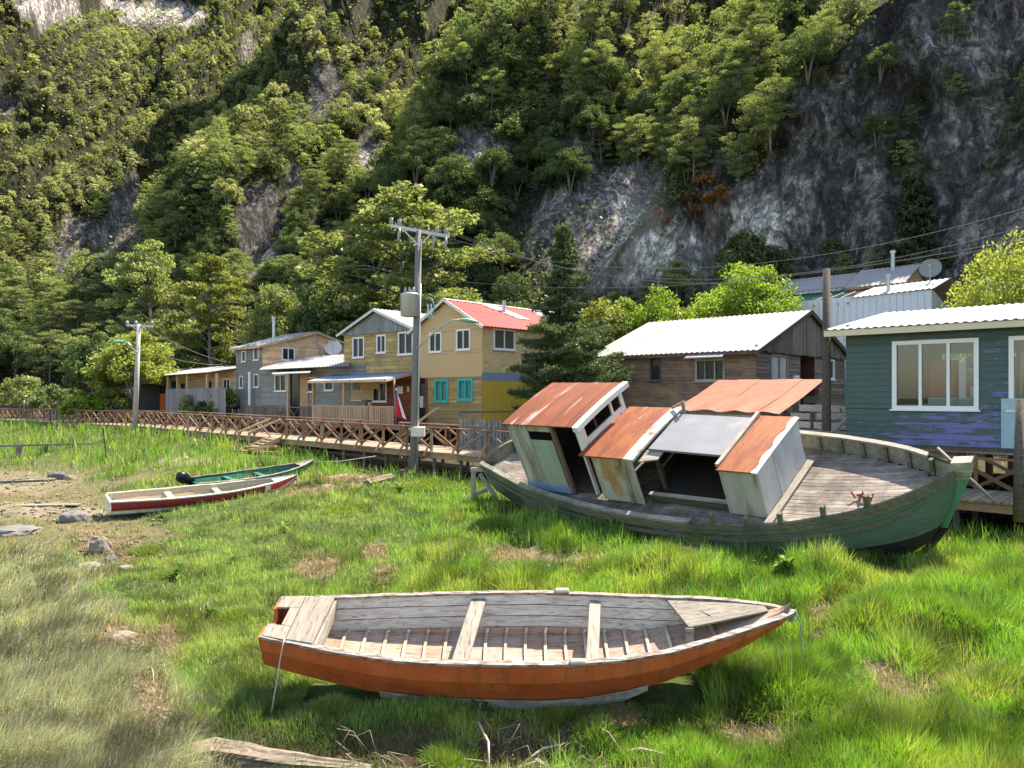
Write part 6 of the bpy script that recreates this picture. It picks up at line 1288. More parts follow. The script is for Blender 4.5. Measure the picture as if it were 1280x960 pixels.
# ------------------------------------------------------------------ boardwalk on piles with cross-braced railings
def bz(u): return float(np.interp(u, [-100, -82, -50, -23.5, -3.6, 12], [1.3, 1.39, 1.6, 1.37, 1.17, 1.1]))
V0, V1, BAY = 19.8, 21.9, 1.5; UL, UR = -93.0, 9.0
us = np.arange(UL, UR + .01, BAY)
T = thing('boardwalk', 'long weathered wooden boardwalk on piles running past all the houses', 'boardwalk', tuple(LF(-20, V0, 0)))
m = MB(); u = UL
while u < UR:
    z = bz(u) + rng.uniform(-.006, .006); m.hexa([LF(u, V0 - .12, z - .05), LF(u + .145, V0 - .12, z - .05), LF(u + .145, V1 + .1, z - .05), LF(u, V1 + .1, z - .05), LF(u, V0 - .12, z), LF(u + .145, V0 - .12, z), LF(u + .145, V1 + .1, z), LF(u, V1 + .1, z)]); u += .16
m.build('deck', wood('deck_boards', (.24, .18, .13), (.42, .33, .25), 'y', .3), T, world=True)
for v in (V0, V1):
    m = MB()
    for a, b_ in zip(us, us[1:]): m.beam(LF(a, v, bz(a) - .16), LF(b_, v, bz(b_) - .16), .1, .2)
    m.build('edge_beam', M['boardwalk'], T, world=True)
for k, a in enumerate(us):
    p = LF(a, V0 + .15); zg = float(gz(p.x, p.y)) - .2; MB().tube([(p.x, p.y, zg), (p.x, p.y, bz(a) - .06)], .075, 7).build('pile', M['pile_wood'], T, world=True)
m = MB()
for a in us:
    q = LF(a, V1 - .15); m.tube([(q.x, q.y, float(gz(q.x, q.y)) - .2), (q.x, q.y, bz(a) - .06)], .08, 6)
o = m.build('rear_piles', M['pile_wood'], T, world=True); o['kind'] = 'stuff'
m = MB()
for k, vv_ in enumerate((V0 + .5, V0 + 1.1)):
    m.tube([LF(a, vv_ + .1 * math.sin(a), bz(a) - .55 - .2 * k) for a in us if -62 < a < -12], .08, 7)
m.build('pipe', M['dark_wood'], T, world=True)
RW = [M['rail_wood'], M['rail_wood'], M['rail_wood'], wood('rail_wood_grey', (.15, .12, .095), (.3, .25, .2), 'x', .3)]
def railing(name, label, v, skip=(), H_=.92):
    R_ = thing(name, label, 'railing', tuple(LF(-20, v, bz(-20)))); hz = lambda a: bz(a) + H_
    for a, b_ in zip(us, us[1:]):
        if any(s0 <= a <= s1 for s0, s1 in skip): continue
        j = rng.uniform(-.04, .04)
        if rng.random() < .04: m = None
        MB().beam(LF(a, v, bz(a) - .3), LF(a + rng.uniform(-.03, .03), v, hz(a) - .03), .08, .08, U).build('post', rng.choice(RW), R_, world=True)
        m = MB(); one = rng.random() < .1
        if not one: m.beam(LF(a + .04, v - .03, bz(a) + .08), LF(b_ - .04, v - .03, hz(b_) - .08 + j), .035, .085)
        m.beam(LF(a + .04, v + .03, hz(a) - .08 + j), LF(b_ - .04, v + .03, bz(b_) + .08), .035, .085); m.build('cross_brace', rng.choice(RW), R_, world=True)
        if v < V0 + .3 and a > -60: MB().beam(LF(a, v - .42, bz(a) - .16), LF(a, v - .02, bz(a) + .42), .05, .07).build('kicker_brace', M['boardwalk'], R_, world=True)
        MB().beam(LF(a - .02, v, hz(a)), LF(b_ + .02, v, hz(b_)), .13, .045).build('top_rail', rng.choice(RW), R_, world=True)
    return R_
ST = -33.0
stair_u = [a for a in us if abs(a - (-34.0)) < .76][0]
railing('railing', 'front railing of the boardwalk with crossed braces, on the water side', V0, [(stair_u - .01, stair_u + .01)])
railing('railing', 'rear railing of the boardwalk with crossed braces, on the house side', V1, [(-29.5, -27.5), (-15.2, -13.0)])
# steps down to the grass
s0 = LF(stair_u + .75, V0 - .1, bz(stair_u)); d_ = -V; e0 = s0 + d_ * 1.7; e0.z = float(gz(e0.x, e0.y)) + .02
ST = thing('wooden_stairs', 'short wooden stair with handrails from the boardwalk down to the grass', 'stairs', tuple(e0)); PW = wood('stair_wood', (.28, .2, .13), (.45, .34, .24), 'x', .2)
for sg in (-.5, .5):
    MB().beam(s0 + U * sg, e0 + U * sg, .05, .2).build('stringer', PW, ST, world=True); m = MB(); m.beam(s0 + U * sg + Vector((0, 0, .92)), e0 + U * sg + Vector((0, 0, .92)), .06, .07); m.beam(e0 + U * sg - Vector((0, 0, .1)), e0 + U * sg + Vector((0, 0, .92)), .07, .07, U); m.build('handrail', PW, ST, world=True)
for k in range(6):
    q = s0 + (e0 - s0) * ((k + .6) / 6.2); MB().beam(q - U * .5, q + U * .5, .24, .04).build('step', PW, ST, world=True)
p = W(1274, 500, 15.6); q = W(1273, 652, 15.6)
solo(MB().tube([q, p], [.1, .07], 9), 'post', M['dark_wood'], 'dark round post at the right end of the boardwalk, before the pale blue panel', 'post', q, sm=True)
p, q = W(1172, 560, 17.3), W(1246, 630, 15.9); solo(MB().tube([q, p], .035, 7), 'loose_pole', M['pale_wood'], 'pale loose pole leaning across the braces right of the green bow', 'pole', q, sm=True)
p = W(1033, 336, 21.6); solo(MB().tube([(p.x, p.y, .2), tuple(p)], [.14, .1], 9), 'wooden_post', M['dark_wood'], 'tall dark wooden post between the brown house and the green house', 'post', (p.x, p.y, .2), sm=True)
p, q = W(1000, 541, 20.2), W(1056, 541, 20.6); solo(MB().beam(p, q, .08, .08), 'loose_timber', M['pale_wood'], 'pale horizontal timber behind the far rail of the stranded boat', 'timber', p)
p, q = W(1040, 542, 20.4), W(1058, 524, 20.9); solo(MB().beam(p, q, .1, .1), 'loose_timber', M['pale_wood'], 'short pale timber slanting up to the corner of the green house', 'timber', p)
# bamboo-like slat fence
fa, fb = W(574, 537, 31.2), W(658, 537, 29.6); FT = thing('slat_fence', 'dark grey fence of uneven upright slats left of the spruce', 'fence', tuple(fa))
m = MB(); L_ = (fb - fa).length; dv = (fb - fa) / L_; x = 0
while x < L_:
    wv_ = rng.uniform(.05, .09); c = fa + dv * x; top = 2.55 + rng.uniform(-.1, .12); m.tube([(c.x, c.y, .9), (c.x + rng.uniform(-.04, .04), c.y + rng.uniform(-.03, .03), top)], wv_ * .5, 5); x += wv_ * 1.02
m.build('slats', GREYV, FT, world=True); MB().beam(fa + Vector((0, .08, .7)), fb + Vector((0, .08, .7)), .06, .08).build('rail', M['dark_wood'], FT, world=True)

# ------------------------------------------------------------------ poles, lamp, transformer, wires
Yp = 29.8; b0 = W(517, 594, Yp); t0 = W(523.5, 288, Yp)
PT = thing('utility_pole', 'near grey utility pole with transformer and crossarm, standing by the boardwalk', 'utility pole', tuple(b0))
MB().tube([b0 - Vector((0, 0, .4)), b0 + (t0 - b0) * .5, t0], [.175, .15, .115], 12).build('pole', M['pole_grey'], PT, True, world=True)
m = MB(); m.tube([b0 + Vector((.16, -.16, .2)), b0 + (t0 - b0) * .5 + Vector((.14, -.14, 0)), b0 + (t0 - b0) * .78 + Vector((.12, -.12, 0))], .035, 6); m.build('conduit', M['galv'], PT, True, world=True)
ca, cb = W(488, 282, Yp - .2), W(562, 296, Yp + .2); MB().beam(ca, cb, .1, .12).build('crossarm', M['galv'], PT, world=True)
for px_ in (506, 541): MB().beam(W(px_, 289, Yp - .12), W(524, 308, Yp - .18), .04, .05).build('crossarm_brace', M['galv'], PT, world=True)
PORC = plain('porcelain', (.3, .3, .29), .3, 0, .1, 8, bmp=0); ins = []
for px_ in (489, 499, 546, 558): p = ca + (cb - ca) * ((px_ - 488) / 74); MB().tube([p + Vector((0, 0, .05)), p + Vector((0, 0, .12)), p + Vector((0, 0, .2)), p + Vector((0, 0, .3))], [.03, .1, .06, .09], 8).build('insulator', PORC, PT, True, world=True); ins.append(p + Vector((0, 0, .3)))
for px_ in (500, 543, 558): p = ca + (cb - ca) * ((px_ - 488) / 74); MB().tube([p - Vector((0, .1, .05)), p - Vector((.02, .1, .3)), p - Vector((.05, .12, .55))], [.04, .07, .04], 7).build('fuse_cutout', PORC, PT, True, world=True)
tc_ = W(513, 381, Yp - .25); m = MB(); m.tube([tc_ + Vector((-.02, 0, z)) for z in (-.45, -.43, .36, .4, .44)], [.3, .36, .36, .38, .3], 16); m.build('transformer', M['galv'], PT, True, world=True)
for k in range(3): a = tc_ + Vector((-.18 + .16 * k, -.1, .44)); MB().tube([a, a + Vector((0, 0, .1)), a + Vector((0, 0, .22))], [.05, .06, .03], 7).build('bushing', PORC, PT, True, world=True)
GT = plain('green_cable', (.05, .28, .25), .6)
MB().tube([W(x, y, Yp - .2) for x, y in ((533, 372), (540, 374), (543, 384), (541, 394), (534, 398))], .03, 6).build('cable_loop', GT, PT, True, world=True)
m = MB()
for x in (535, 539): m.beam(W(x, 380, Yp - .2), W(x, 398, Yp - .2), .05, .05, (0, 1, 0))
m.beam(W(530, 396, Yp - .2), W(542, 396, Yp - .2), .05, .06); m.build('bracket', M['galv'], PT, world=True)
q = W(524, 540, Yp - .22); MB().box((q.x - .3, q.y - .12, q.z - .18), (q.x + .22, q.y + .1, q.z + .2)).build('meter_box', CREAM, PT, world=True, bev=.02)
arm = [W(x, y, Yp - .2 - .25 * i) for i, (x, y) in enumerate(((521, 436), (540, 418), (552, 408), (566, 400), (578, 400)))]; MB().tube(arm, .035, 7).build('lamp_arm', M['galv'], PT, True, world=True)
a = arm[-1]; m = MB(); rows = []
for s, wv_, h0, h1 in ((-.1, .05, -.03, .04), (0, .1, -.06, .07), (.2, .15, -.09, .1), (.45, .13, -.07, .07), (.62, .03, -.03, .0)): rows.append([a + Vector((s, wv_ * math.cos(t), (h1 if math.sin(t) > 0 else -h0) * math.sin(t) - .12 * s)) for t in np.linspace(0, 2 * math.pi, 13)])
m.grid(rows); m.build('lamp_head', plain('lamp_green', (.16, .36, .27), .4, 0, .2, 4), PT, True, world=True)
Y2 = 48.0; b2 = W(168, 541, Y2); t2 = W(173.5, 405, Y2); P2 = thing('utility_pole', 'far pale utility pole with small crossarm and lamp, by the left boardwalk', 'utility pole', tuple(b2))
MB().tube([b2 - Vector((0, 0, .4)), t2], [.17, .12], 10).build('pole', plain('pole_pale', (.36, .35, .33), .8), P2, True, world=True)
ca2, cb2 = W(158, 406.5, Y2), W(191, 408, Y2); MB().beam(ca2, cb2, .1, .12).build('crossarm', M['galv'], P2, world=True)
for x in (164, 183): MB().beam(W(x, 407, Y2 - .1), W(173.5, 414, Y2 - .15), .05, .05).build('crossarm_brace', M['galv'], P2, world=True)
for x in (159, 170, 190): p = W(x, 406, Y2); MB().tube([p, p + Vector((0, 0, .12)), p + Vector((0, 0, .25))], [.05, .12, .05], 7).build('insulator', PORC, P2, True, world=True)
arm = [W(x, y, Y2 - .2) for x, y in ((172, 441), (166, 436), (160, 428), (155, 427))]; MB().tube(arm, .05, 6).build('lamp_arm', M['galv'], P2, True, world=True); a = arm[-1]
m = MB(); m.grid([[a + Vector((-s, wv_ * math.cos(t), .09 * math.sin(t))) for t in np.linspace(0, 2 * math.pi, 11)] for s, wv_ in ((0, .05), (.1, .14), (.35, .16), (.6, .1), (.65, .02))]); m.build('lamp_head', plain('lamp_green2', (.2, .38, .33), .4), P2, True, world=True)
def wire(label, A, B, sag, r=.007, n=24):
    A, B = Vector(A), Vector(B); pts = [A + (B - A) * t - Vector((0, 0, sag * 4 * t * (1 - t))) for t in np.linspace(0, 1, n)]
    return solo(MB().tube(pts, r, 5), 'power_line', M['wire'], label, 'power line', A, 'power lines', sm=True)
for k, (i, y1_, sg) in enumerate(((1, 205, 2.1), (2, 228, 2.1), (3, 250, 2.0))): wire(('topmost power line crossing the cliff on the right', 'second power line from the top crossing the cliff on the right', 'third power line from the top crossing the cliff on the right')[k], ins[i], W(1450, y1_, 17), sg)
wire('lowest power line on the right, crossing just above the satellite dish', W(524, 345, Yp - .15), W(1450, 262, 17), 1.0)
wire('upper cable falling from the far utility pole to the grey house', W(183, 409, Y2), W(283, 453, 52), .25, .02); wire('lower cable falling from the far utility pole to the grey house', W(174, 434, Y2), W(278, 456, 53), .3, .02)
wire('thin cable from the near pole transformer to the red roof', W(528, 372, Yp), W(640, 388, 38), .3)
# ------------------------------------------------------------------ stones, driftwood, weeds, small things on the shore
def gpt(px, py):
    Y = 3.6 * F / (py - HY)
    for _ in range(4): Y = (CZ - float(gz((px - CX) / F * Y, Y))) * F / (py - HY)
    x = (px - CX) / F * Y; return Vector((x, Y, float(gz(x, Y))))
def rock_mb(c, rx, ry, rz, seed):
    rs = np.random.default_rng(seed); bm = bmesh.new(); bmesh.ops.create_icosphere(bm, subdivisions=3, radius=1); m = MB(); ks = rs.normal(size=(9, 3)); ks /= np.linalg.norm(ks, axis=1)[:, None]; hs = rs.uniform(.62, .95, 9)
    for v in bm.verts:
        p = np.array(v.co)
        for k_, h in zip(ks, hs):
            d = p @ k_
            if d > h: p = p - k_ * (d - h)
        p *= 1 + .05 * rs.normal(); m.v.append((c[0] + p[0] * rx, c[1] + p[1] * ry, c[2] + p[2] * rz))
    m.f = [tuple(v.index for v in f.verts) for f in bm.faces]; bm.free(); return m
DRK = plain('stone_dark', (.10, .10, .105), .85, 0, .3, 5, (.2, .2, .19), .6, .4); PAL = plain('stone_pale', (.2, .175, .14), .9, 0, .25, 5, (.16, .15, .13), .6, .4); GRS = plain('stone_grey', (.14, .135, .13), .85, 0, .25, 4, (.12, .12, .12), .6, .4)
for k, (px_, py_, wd_, ht, mt, lab) in enumerate(((73, 600, .5, .28, DRK, 'dark stone on the pale sand at the far left'), (88, 600, .28, .18, PAL, 'small pale stone right beside the dark stone on the sand'), (92, 651, .42, .26, GRS, 'grey stone on the mud left of the red banded boat'), (16, 668, .75, .2, GRS, 'long flat grey stone at the left edge of the shore'),
        (123, 690, .3, .34, PAL, 'pale upright stone at the edge of the sedge'), (138, 704, .17, .17, DRK, 'small round dark stone right of the pale upright stone'), (112, 712, .3, .13, PAL, 'low pale stone left of the small round dark stone'), (103, 588, .14, .1, DRK, 'smallest dark stone on the flat grass at far left'), (158, 712, .2, .08, PAL, 'flat pale stone beside the dark stone in the sedge'),
        (148, 800, .3, .12, PAL, 'pale flat stone in a bare patch of the sedge'), (700, 941, .09, .06, DRK, 'grey stone in the dark soil under the rowing boat'), (676, 944, .13, .1, PAL, 'pale stone in the dark soil, left of the grey stone'), (185, 870, .12, .09, PAL, 'small pale stone among the straw at lower left'))):
    p = gpt(px_, py_); solo(rock_mb((p.x, p.y, p.z + ht * .25), wd_, wd_ * .7, ht, 300 + k), 'stone', mt, lab, 'stone', p, 'stones on the shore', sm=False)
# bleached log at the bottom of the picture and other driftwood
DW = wood('driftwood', (.1, .08, .06), (.22, .185, .14), 'x', .1, 1.0)
def log(pts, rad, label, seed, mat=DW, n=14, squash=.7, name='driftwood_log'):
    rs = np.random.default_rng(seed); pts = [Vector(p) for p in pts]; m = MB(); P2 = []; R2 = []
    N = 40
    for i in range(N):
        t = i / (N - 1) * (len(pts) - 1); k = min(int(t), len(pts) - 2); f = t - k; P2.append(pts[k].lerp(pts[k + 1], f)); R2.append(rad[k] * (1 - f) + rad[k + 1] * f)
    d = (pts[-1] - pts[0]).normalized(); up = Vector((0, 0, 1)); sd_ = d.cross(up).normalized(); rows = []; ph = rs.uniform(0, 6, 5)
    for i, (p, r) in enumerate(zip(P2, R2)):
        row = []
        for a in np.linspace(0, 2 * math.pi, n * 2 + 1):
            g_ = 1 + .14 * math.sin(5 * a + ph[0] + i * .05) + .09 * math.sin(11 * a + ph[1] + i * .12) + .06 * math.sin(i * .7 + ph[2]) + .05 * rs.normal() * (abs(math.sin(7 * a)) > .8)
            row.append(p + sd_ * math.cos(a) * r * g_ + up * math.sin(a) * r * squash * g_)
        row[-1] = row[0]; rows.append(row)
    m.grid(rows); m.f.append(tuple(range(n * 2))); return solo(m, name, mat, label, 'driftwood', pts[0], sm=False)
a = [gpt(x, y) for x, y in ((196, 962), (270, 944), (350, 930), (464, 925))]; log([p + Vector((0, 0, .06)) for p in a], [.13, .18, .15, .05], 'big bleached driftwood log at the bottom edge, below the orange rowing boat', 1)
a = [gpt(x, y) for x, y in ((186, 962), (234, 952))]; log([p + Vector((0, 0, .05)) for p in a], [.09, .08], 'sawn timber end beside the big bleached log', 2)
a = [gpt(x, y) for x, y in ((458, 608), (492, 598), (505, 594))]; log([p + Vector((0, 0, .15)) for p in a], [.14, .16, .1], 'weathered log in the grass left of the near utility pole', 3)
a = [gpt(x, y) for x, y in ((0, 604), (36, 603), (70, 601))]; log([p + Vector((0, 0, .08)) for p in a], [.1, .12, .08], 'pale driftwood log on the sand at the far left', 4, M['pale_wood'])
p = gpt(55, 634); solo(MB().hexa([p + Vector(q) for q in ((-.9, -.2, .03), (1.0, .1, .03), (1.05, .4, .04), (-.7, .2, .03), (-.9, -.2, .08), (1.0, .1, .07), (1.05, .4, .08), (-.7, .2, .08))]), 'loose_board', M['pale_wood'], 'flat pale board lying on the pinkish mud left of the boats', 'board', p)
p = gpt(322, 573); m = MB()
for k in range(9): q = p + Vector((rng.uniform(-.8, .9), rng.uniform(-.3, .4), .1 + .1 * (k // 3))); m.beam(q, q + Vector((rng.uniform(.5, .9), rng.uniform(-.3, .3), rng.uniform(-.1, .1))), .2, .1)
solo(m, 'timber_heap', M['boardwalk'], 'heap of old boards under the boardwalk left of the stairs', 'timber heap', p)
# low plank rail on stubs at the far left, thin stake
p0, p1 = W(-14, 558, 43), W(166, 553, 44.5); T = thing('plank_rail', 'low plank rail on short stubs crossing the flat grass at the far left', 'rail', tuple(p0)); MB().beam(p0, p1, .1, .12).build('plank', M['pale_wood'], T, world=True)
for px_ in (23, 55, 90, 125): f = (px_ + 14) / 180; q = p0 + (p1 - p0) * f; MB().box((q.x - .13, q.y - .12, float(gz(q.x, q.y)) - .1), (q.x + .13, q.y + .12, q.z - .06)).build('stub', M['pile_wood'], T, world=True)
q = gpt(133, 578); t = W(129, 535, q.y); solo(MB().tube([q, t], .035, 6), 'stake', M['dark_wood'], 'thin dark stake standing in the grass at the left', 'stake', q)
# roots and sticks in the dark soil at the bottom
for k, (x0, y0, x1, y1, h, lab) in enumerate(((598, 912, 612, 944, .1, 'pale root sticking out of the tussock at the bottom'), (776, 918, 840, 948, .06, 'long dry stick lying in the grass under the rowing boat'), (566, 906, 588, 918, .12, 'short bent twig left of the bottom tussock'), (930, 902, 985, 892, .04, 'dry stick on the straw patch right of the rowing boat'), (650, 940, 712, 925, .05, 'dark root in the bare soil below the rowing boat'), (470, 950, 540, 930, .06, 'brown root below the bottom tussock'), (1080, 925, 1110, 905, .04, 'thin dead stick in the grass at lower right'))):
    a, b_ = gpt(x0, y0), gpt(x1, y1); a.z += h; b_.z += .03; md = (a + b_) / 2 + Vector((rng.uniform(-.05, .05), .03, rng.uniform(.03, .08))); solo(MB().tube([a, md, b_], [.012, .016, .007], 6), 'stick', M['rib_wood'], lab, 'stick', a, 'sticks on the ground', sm=True)
# tangle of thin roots hanging out of the eroded bank
m = MB()
for k in range(170):
    px_, py_ = rng.uniform(420, 760), rng.uniform(905, 985); a = gpt(px_, py_); a.z += rng.uniform(0, .12); q = a + Vector((rng.uniform(-.25, .25), rng.uniform(-.18, .05), rng.uniform(-.05, .1))); q.z = max(q.z, float(gz(q.x, q.y)) + .01); e = q + Vector((rng.uniform(-.2, .2), rng.uniform(-.15, .02), 0)); e.z = float(gz(e.x, e.y)) + .015
    r_ = rng.uniform(.003, .011); m.tube([a, q, e], [r_, r_, r_ * .5], 5)
o = m.build('roots', wood('root_wood', (.12, .09, .065), (.3, .24, .18), 'x', .5), None, True); tag(o, kind='stuff')
# straw litter on the bare patches: nobody could count it
N1 = 26000; k = R.integers(0, len(BARE), N1); B_ = np.array(BARE, float)[k]; px_ = B_[:, 0] + R.normal(0, .6, N1) * B_[:, 2]; py_ = np.maximum(B_[:, 1] + R.normal(0, .6, N1) * B_[:, 3], 560)
yy = 3.6 * F / (py_ - HY)
for _ in range(3): yy = (CZ - gz((px_ - CX) / F * yy, yy)) * F / (py_ - HY)
xx = (px_ - CX) / F * yy; zz_ = gz(xx, yy); f = R.random((N1, 1)); col = np.array((.13, .09, .055)) * (1 - f) + np.array((.34, .27, .17)) * f
v, q4, t3, cl = blades(xx, yy, zz_ + .025, R.uniform(0, 6.28, N1), R.uniform(.06, .28, N1), R.uniform(1.25, 1.65, N1), np.maximum(.005, .0006 * yy), col, '', None, 0.0)
o = bpy.data.objects.new('straw', npmesh('straw', v, q4, t3, GM, cl)); S.collection.objects.link(o); tag(o, kind='stuff')
# pebbles and chips on the mud
N2 = 9000; px_ = np.where(R.random(N2) < .6, R.uniform(-60, 260, N2), R.uniform(-60, 1340, N2)); py_ = R.uniform(585, 990, N2); yy = 3.6 * F / (py_ - HY)
for _ in range(3): yy = (CZ - gz((px_ - CX) / F * yy, yy)) * F / (py_ - HY)
xx = (px_ - CX) / F * yy; z_, _a, _b, b_z, se_, fl_, sa_, un_, _n, _m = zones(xx, yy); k = R.random(N2) < np.clip(b_z + sa_ + .1 * fl_, 0, 1); xx, yy, z_ = xx[k], yy[k], z_[k]; n_ = len(xx); rr = R.uniform(.012, .05, n_) * np.where(yy > 18, 1.6, 1)
OC_ = np.array([(1, 0, 0), (0, 1, 0), (-1, 0, 0), (0, -1, 0), (0, 0, .8), (0, 0, -.5)]); v_ = np.stack([xx, yy, z_ + rr * .25], 1)[:, None] + OC_[None] * rr[:, None, None] * R.uniform(.6, 1.4, (n_, 6, 3)); t_ = np.array([(0, 1, 4), (1, 2, 4), (2, 3, 4), (3, 0, 4), (1, 0, 5), (2, 1, 5), (3, 2, 5), (0, 3, 5)])
c_ = np.repeat(np.array((.16, .145, .125)) * R.uniform(.4, 1.7, (n_, 1)), 6, 0); PM, _nt, _p = attr_mat('pebble'); o = bpy.data.objects.new('pebbles', npmesh('pebbles', v_.reshape(-1, 3), None, (np.arange(n_)[:, None, None] * 6 + t_[None]).reshape(-1, 3), PM, c_)); S.collection.objects.link(o); tag(o, kind='stuff')
# dock-like weeds with broad leaves
WG = leafy('weed_leaf', (.07, .15, .025), (.14, .25, .05), .45)
def weed(px_, py_, h, n, label, seed, pale=False):
    rs = np.random.default_rng(seed); p = gpt(px_, py_); m = MB(); m.tube([(0, 0, 0), (0, 0, h * .5)], .006, 5); V_ = []; q_ = []; h = h * .75
    for k in range(n):
        a = rs.uniform(0, 6.28); L = h * rs.uniform(.6, 1.1); wv_ = L * .16; el = rs.uniform(.35, 1.2); z_ = h * rs.uniform(0, .45); d = np.array((math.cos(a), math.sin(a), 0)); s = np.array((-math.sin(a), math.cos(a), 0)); b_ = len(V_)
        for t_, ww in ((0, .15), (.25, .8), (.5, 1), (.75, .7), (1, .03)):
            c = d * L * t_ * math.cos(el) + np.array((0, 0, z_ + L * (t_ * math.sin(el) - .55 * t_ * t_ * math.cos(el)))); V_ += [c - s * wv_ * ww, c + (0, 0, -.15 * wv_), c + s * wv_ * ww]
        for r in range(4): q_ += [(b_ + r * 3, b_ + r * 3 + 1, b_ + r * 3 + 4, b_ + r * 3 + 3), (b_ + r * 3 + 1, b_ + r * 3 + 2, b_ + r * 3 + 5, b_ + r * 3 + 4)]
    T = thing('broadleaf_weed', label, 'weed', tuple(p), 'broad leaved weeds'); m.build('stem', M['rib_wood'], T); lf = MB(); lf.v = [tuple(v_) for v_ in V_]; lf.f = q_; lf.build('leaves', WG, T, True)
for k, (a, b_, h, n, lab) in enumerate(((205, 655, .5, 16, 'leafy weed in front of the red banded boat'), (355, 668, .4, 12, 'leafy weed in the open grass right of the narrow boats'), (220, 725, .45, 18, 'dark leafy weed clump in the middle of the left grass'), (262, 772, .4, 14, 'leafy weed left of the rowing boat stern'), (985, 712, .55, 22, 'tall leafy weed below the bow of the stranded boat'), (955, 712, .4, 14, 'leafy weed left of the tallest leafy weed'), (1030, 715, .35, 10, 'small leafy weed under the bow of the stranded boat'), (250, 868, .3, 12, 'pale leafy weed left of the rowing boat shadow'), (270, 905, .3, 12, 'leafy weed above the big bleached log'),
        (600, 895, .3, 9, 'leafy weed behind the bottom tussock'), (1150, 720, .35, 12, 'leafy weed in the grass at the right, under the black keel'), (1020, 935, .35, 12, 'leafy weed at the bottom right of the straw patch'), (1255, 800, .4, 14, 'leafy weed at the right edge of the grass'), (500, 615, .5, 18, 'leafy weed at the foot of the near utility pole'), (545, 607, .5, 18, 'leafy weed right of the near utility pole foot'), (330, 590, .5, 16, 'leafy weed between the green boat and the stairs'), (290, 700, .3, 10, 'small weed in the grass above the left weed clump'))): weed(a, b_, h, n, lab, 500 + k)

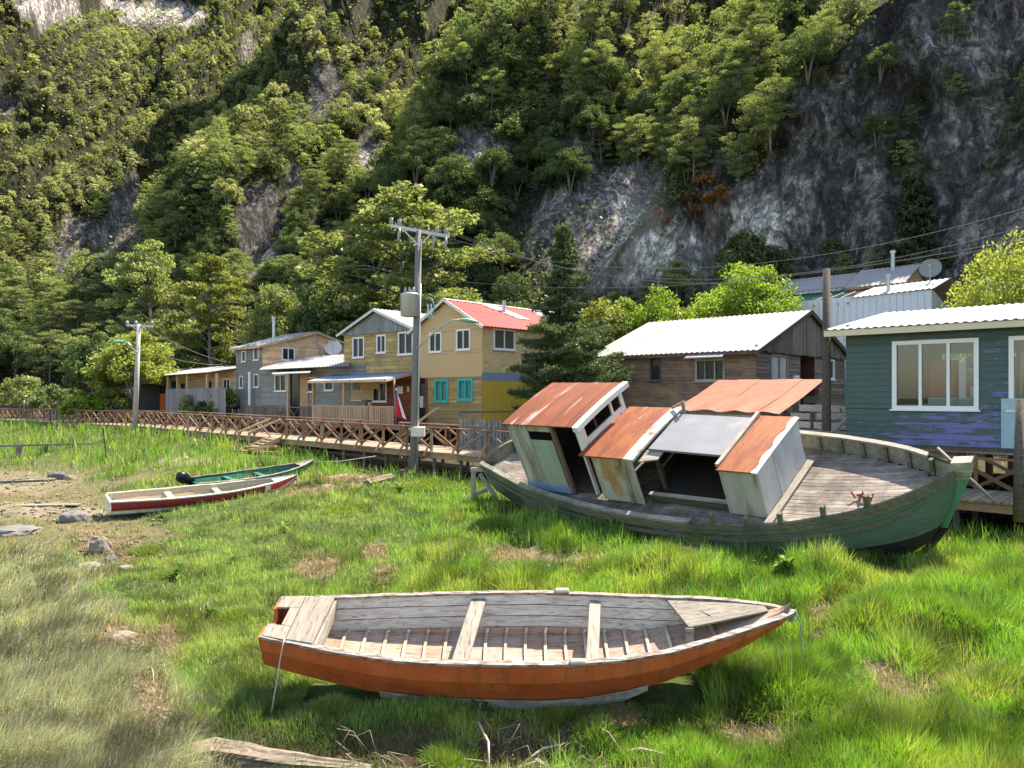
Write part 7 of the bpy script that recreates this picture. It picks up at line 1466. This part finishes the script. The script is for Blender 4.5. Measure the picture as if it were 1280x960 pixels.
# ------------------------------------------------------------------ somebody on the grey house porch
def figure(px_, foot, Y, name, label):
    b = W(px_, foot, Y); T = thing('person', label, 'person', tuple(b)); h = 1.68
    J = {'pel': (0, 0, .92), 'ch': (0, .0, 1.22), 'nk': (0, .0, 1.43), 'hd': (0, -.03, 1.58), 'tp': (0, -.02, 1.68), 'ls': (-.19, 0, 1.38), 'le': (-.25, -.05, 1.1), 'lh': (-.2, -.22, .95), 'rs': (.19, 0, 1.38), 're': (.25, -.04, 1.1), 'rh': (.2, -.22, .96), 'lk': (-.1, -.02, .5), 'lf': (-.1, .02, .06), 'lt': (-.11, -.14, .03), 'rk': (.1, -.02, .5), 'rf': (.1, .02, .06), 'rt': (.11, -.14, .03)}
    Rr = {'pel': .15, 'ch': .16, 'nk': .06, 'hd': .1, 'tp': .075, 'ls': .075, 'le': .05, 'lh': .04, 'rs': .075, 're': .05, 'rh': .04, 'lk': .065, 'lf': .045, 'lt': .035, 'rk': .065, 'rf': .045, 'rt': .035}
    E_ = [('pel', 'ch'), ('ch', 'nk'), ('nk', 'hd'), ('hd', 'tp'), ('ch', 'ls'), ('ls', 'le'), ('le', 'lh'), ('ch', 'rs'), ('rs', 're'), ('re', 'rh'), ('pel', 'lk'), ('lk', 'lf'), ('lf', 'lt'), ('pel', 'rk'), ('rk', 'rf'), ('rf', 'rt')]
    ks = list(J); me = bpy.data.meshes.new('body'); me.from_pydata([J[k] for k in ks], [(ks.index(a), ks.index(c)) for a, c in E_], []); o = bpy.data.objects.new('body', me); S.collection.objects.link(o); o.parent = T
    md = o.modifiers.new('skin', 'SKIN'); sv_ = me.skin_vertices[0].data
    for i, k in enumerate(ks): sv_[i].radius = (Rr[k], Rr[k]); sv_[i].use_root = (k == 'pel')
    o.modifiers.new('sub', 'SUBSURF').levels = 2; o.modifiers['sub'].render_levels = 2
    m_, nt, p = mnew('dark_clothes_and_skin'); tc = nt.nodes.new('ShaderNodeTexCoord'); sp = nd(nt, 'ShaderNodeSeparateXYZ', i_0=tc.outputs['Object']); f = ramp(nt, sp.outputs[2], 1.46, 1.47) if False else nd(nt, 'ShaderNodeMath', operation='GREATER_THAN', i_0=sp.outputs[2], i_1=1.455).outputs[0]
    nt.links.new(mixc(nt, f, (.015, .016, .02), (.35, .2, .14)), p.inputs['Base Color']); p.inputs['Roughness'].default_value = .85; me.materials.append(m_)
    m = MB(); m.grid([[(r * math.cos(t) * .98, -.02 + r * math.sin(t), z) for t in np.linspace(0, 2 * math.pi, 15)] for z, r in ((1.58, .118), (1.66, .11), (1.71, .07), (1.725, .005))]); m.build('hair', M['black_plastic'], T, True)
    m = MB(); m.hexa([(-.36, -.16, .98), (-.14, -.2, .98), (-.14, -.02, .98), (-.36, -.02, .98), (-.34, -.14, 1.3), (-.16, -.18, 1.3), (-.16, -.04, 1.3), (-.34, -.04, 1.3)]); o2 = solo(MB(), 'x', M['teal'], 'x', 'x', (0, 0, 0)) if False else None
    bag = m.build('bag', plain('bag_teal', (.03, .22, .27), .7), None, bev=.03); bag.location = b; tag(bag, 'teal bag carried by the person on the porch', 'bag'); return T
figure(368, 504, 51.2, 'person', 'person in dark clothes standing in the porch doorway of the grey house')
gr = W(294, 524, 50.5); T = thing('kettle_grill', 'dark round kettle grill on legs beside the boardwalk in front of the grey house', 'grill', tuple(gr))
m = MB(); m.grid([[(r * math.cos(t), r * math.sin(t), z) for t in np.linspace(0, 2 * math.pi, 17)] for z, r in ((.62, .02), (.66, .2), (.78, .32), (.86, .33), (.98, .26), (1.04, .1), (1.05, .01))]); m.build('bowl', M['black_plastic'], T, True)
for a in (0, 2.1, 4.2): MB().tube([(.2 * math.cos(a), .2 * math.sin(a), .68), (.32 * math.cos(a), .32 * math.sin(a), .0)], .02, 5).build('leg', M['galv'], T)

# ------------------------------------------------------------------ thin blue wood smoke
def smoke(label, path, rad, dens, seed):
    pts = [Vector(p) for p in path]; m = MB().tube(pts, rad, 14); l = pts[0]
    mt = bpy.data.materials.new('smoke'); mt.use_nodes = True; nt = mt.node_tree; nt.nodes.remove(nt.nodes['Principled BSDF']); pv = nt.nodes.new('ShaderNodeVolumePrincipled'); pv.inputs['Color'].default_value = (.6, .75, .95, 1); pv.inputs['Anisotropy'].default_value = .3
    n_ = noise(nt, .35, 4, (1, 1, .6), .6, off=(seed, 0, 0)); r_ = ramp(nt, n_, .42, .72); mm = nd(nt, 'ShaderNodeMath', operation='MULTIPLY', i_0=r_, i_1=dens); nt.links.new(mm.outputs[0], pv.inputs['Density']); nt.links.new(pv.outputs[0], nt.nodes['Material Output'].inputs['Volume'])
    o = solo(m, 'smoke', mt, label, 'smoke', l, sm=True); o['kind'] = 'stuff'; return o
smoke('thin blue smoke drifting in front of the pale cliff', [W(690, 372, 46), W(740, 362, 46.5), W(775, 330, 47), W(800, 285, 47.5), W(815, 240, 48), W(800, 200, 48)], [.5, 1.0, 1.1, 1.4, 1.7, .9], .028, 0)
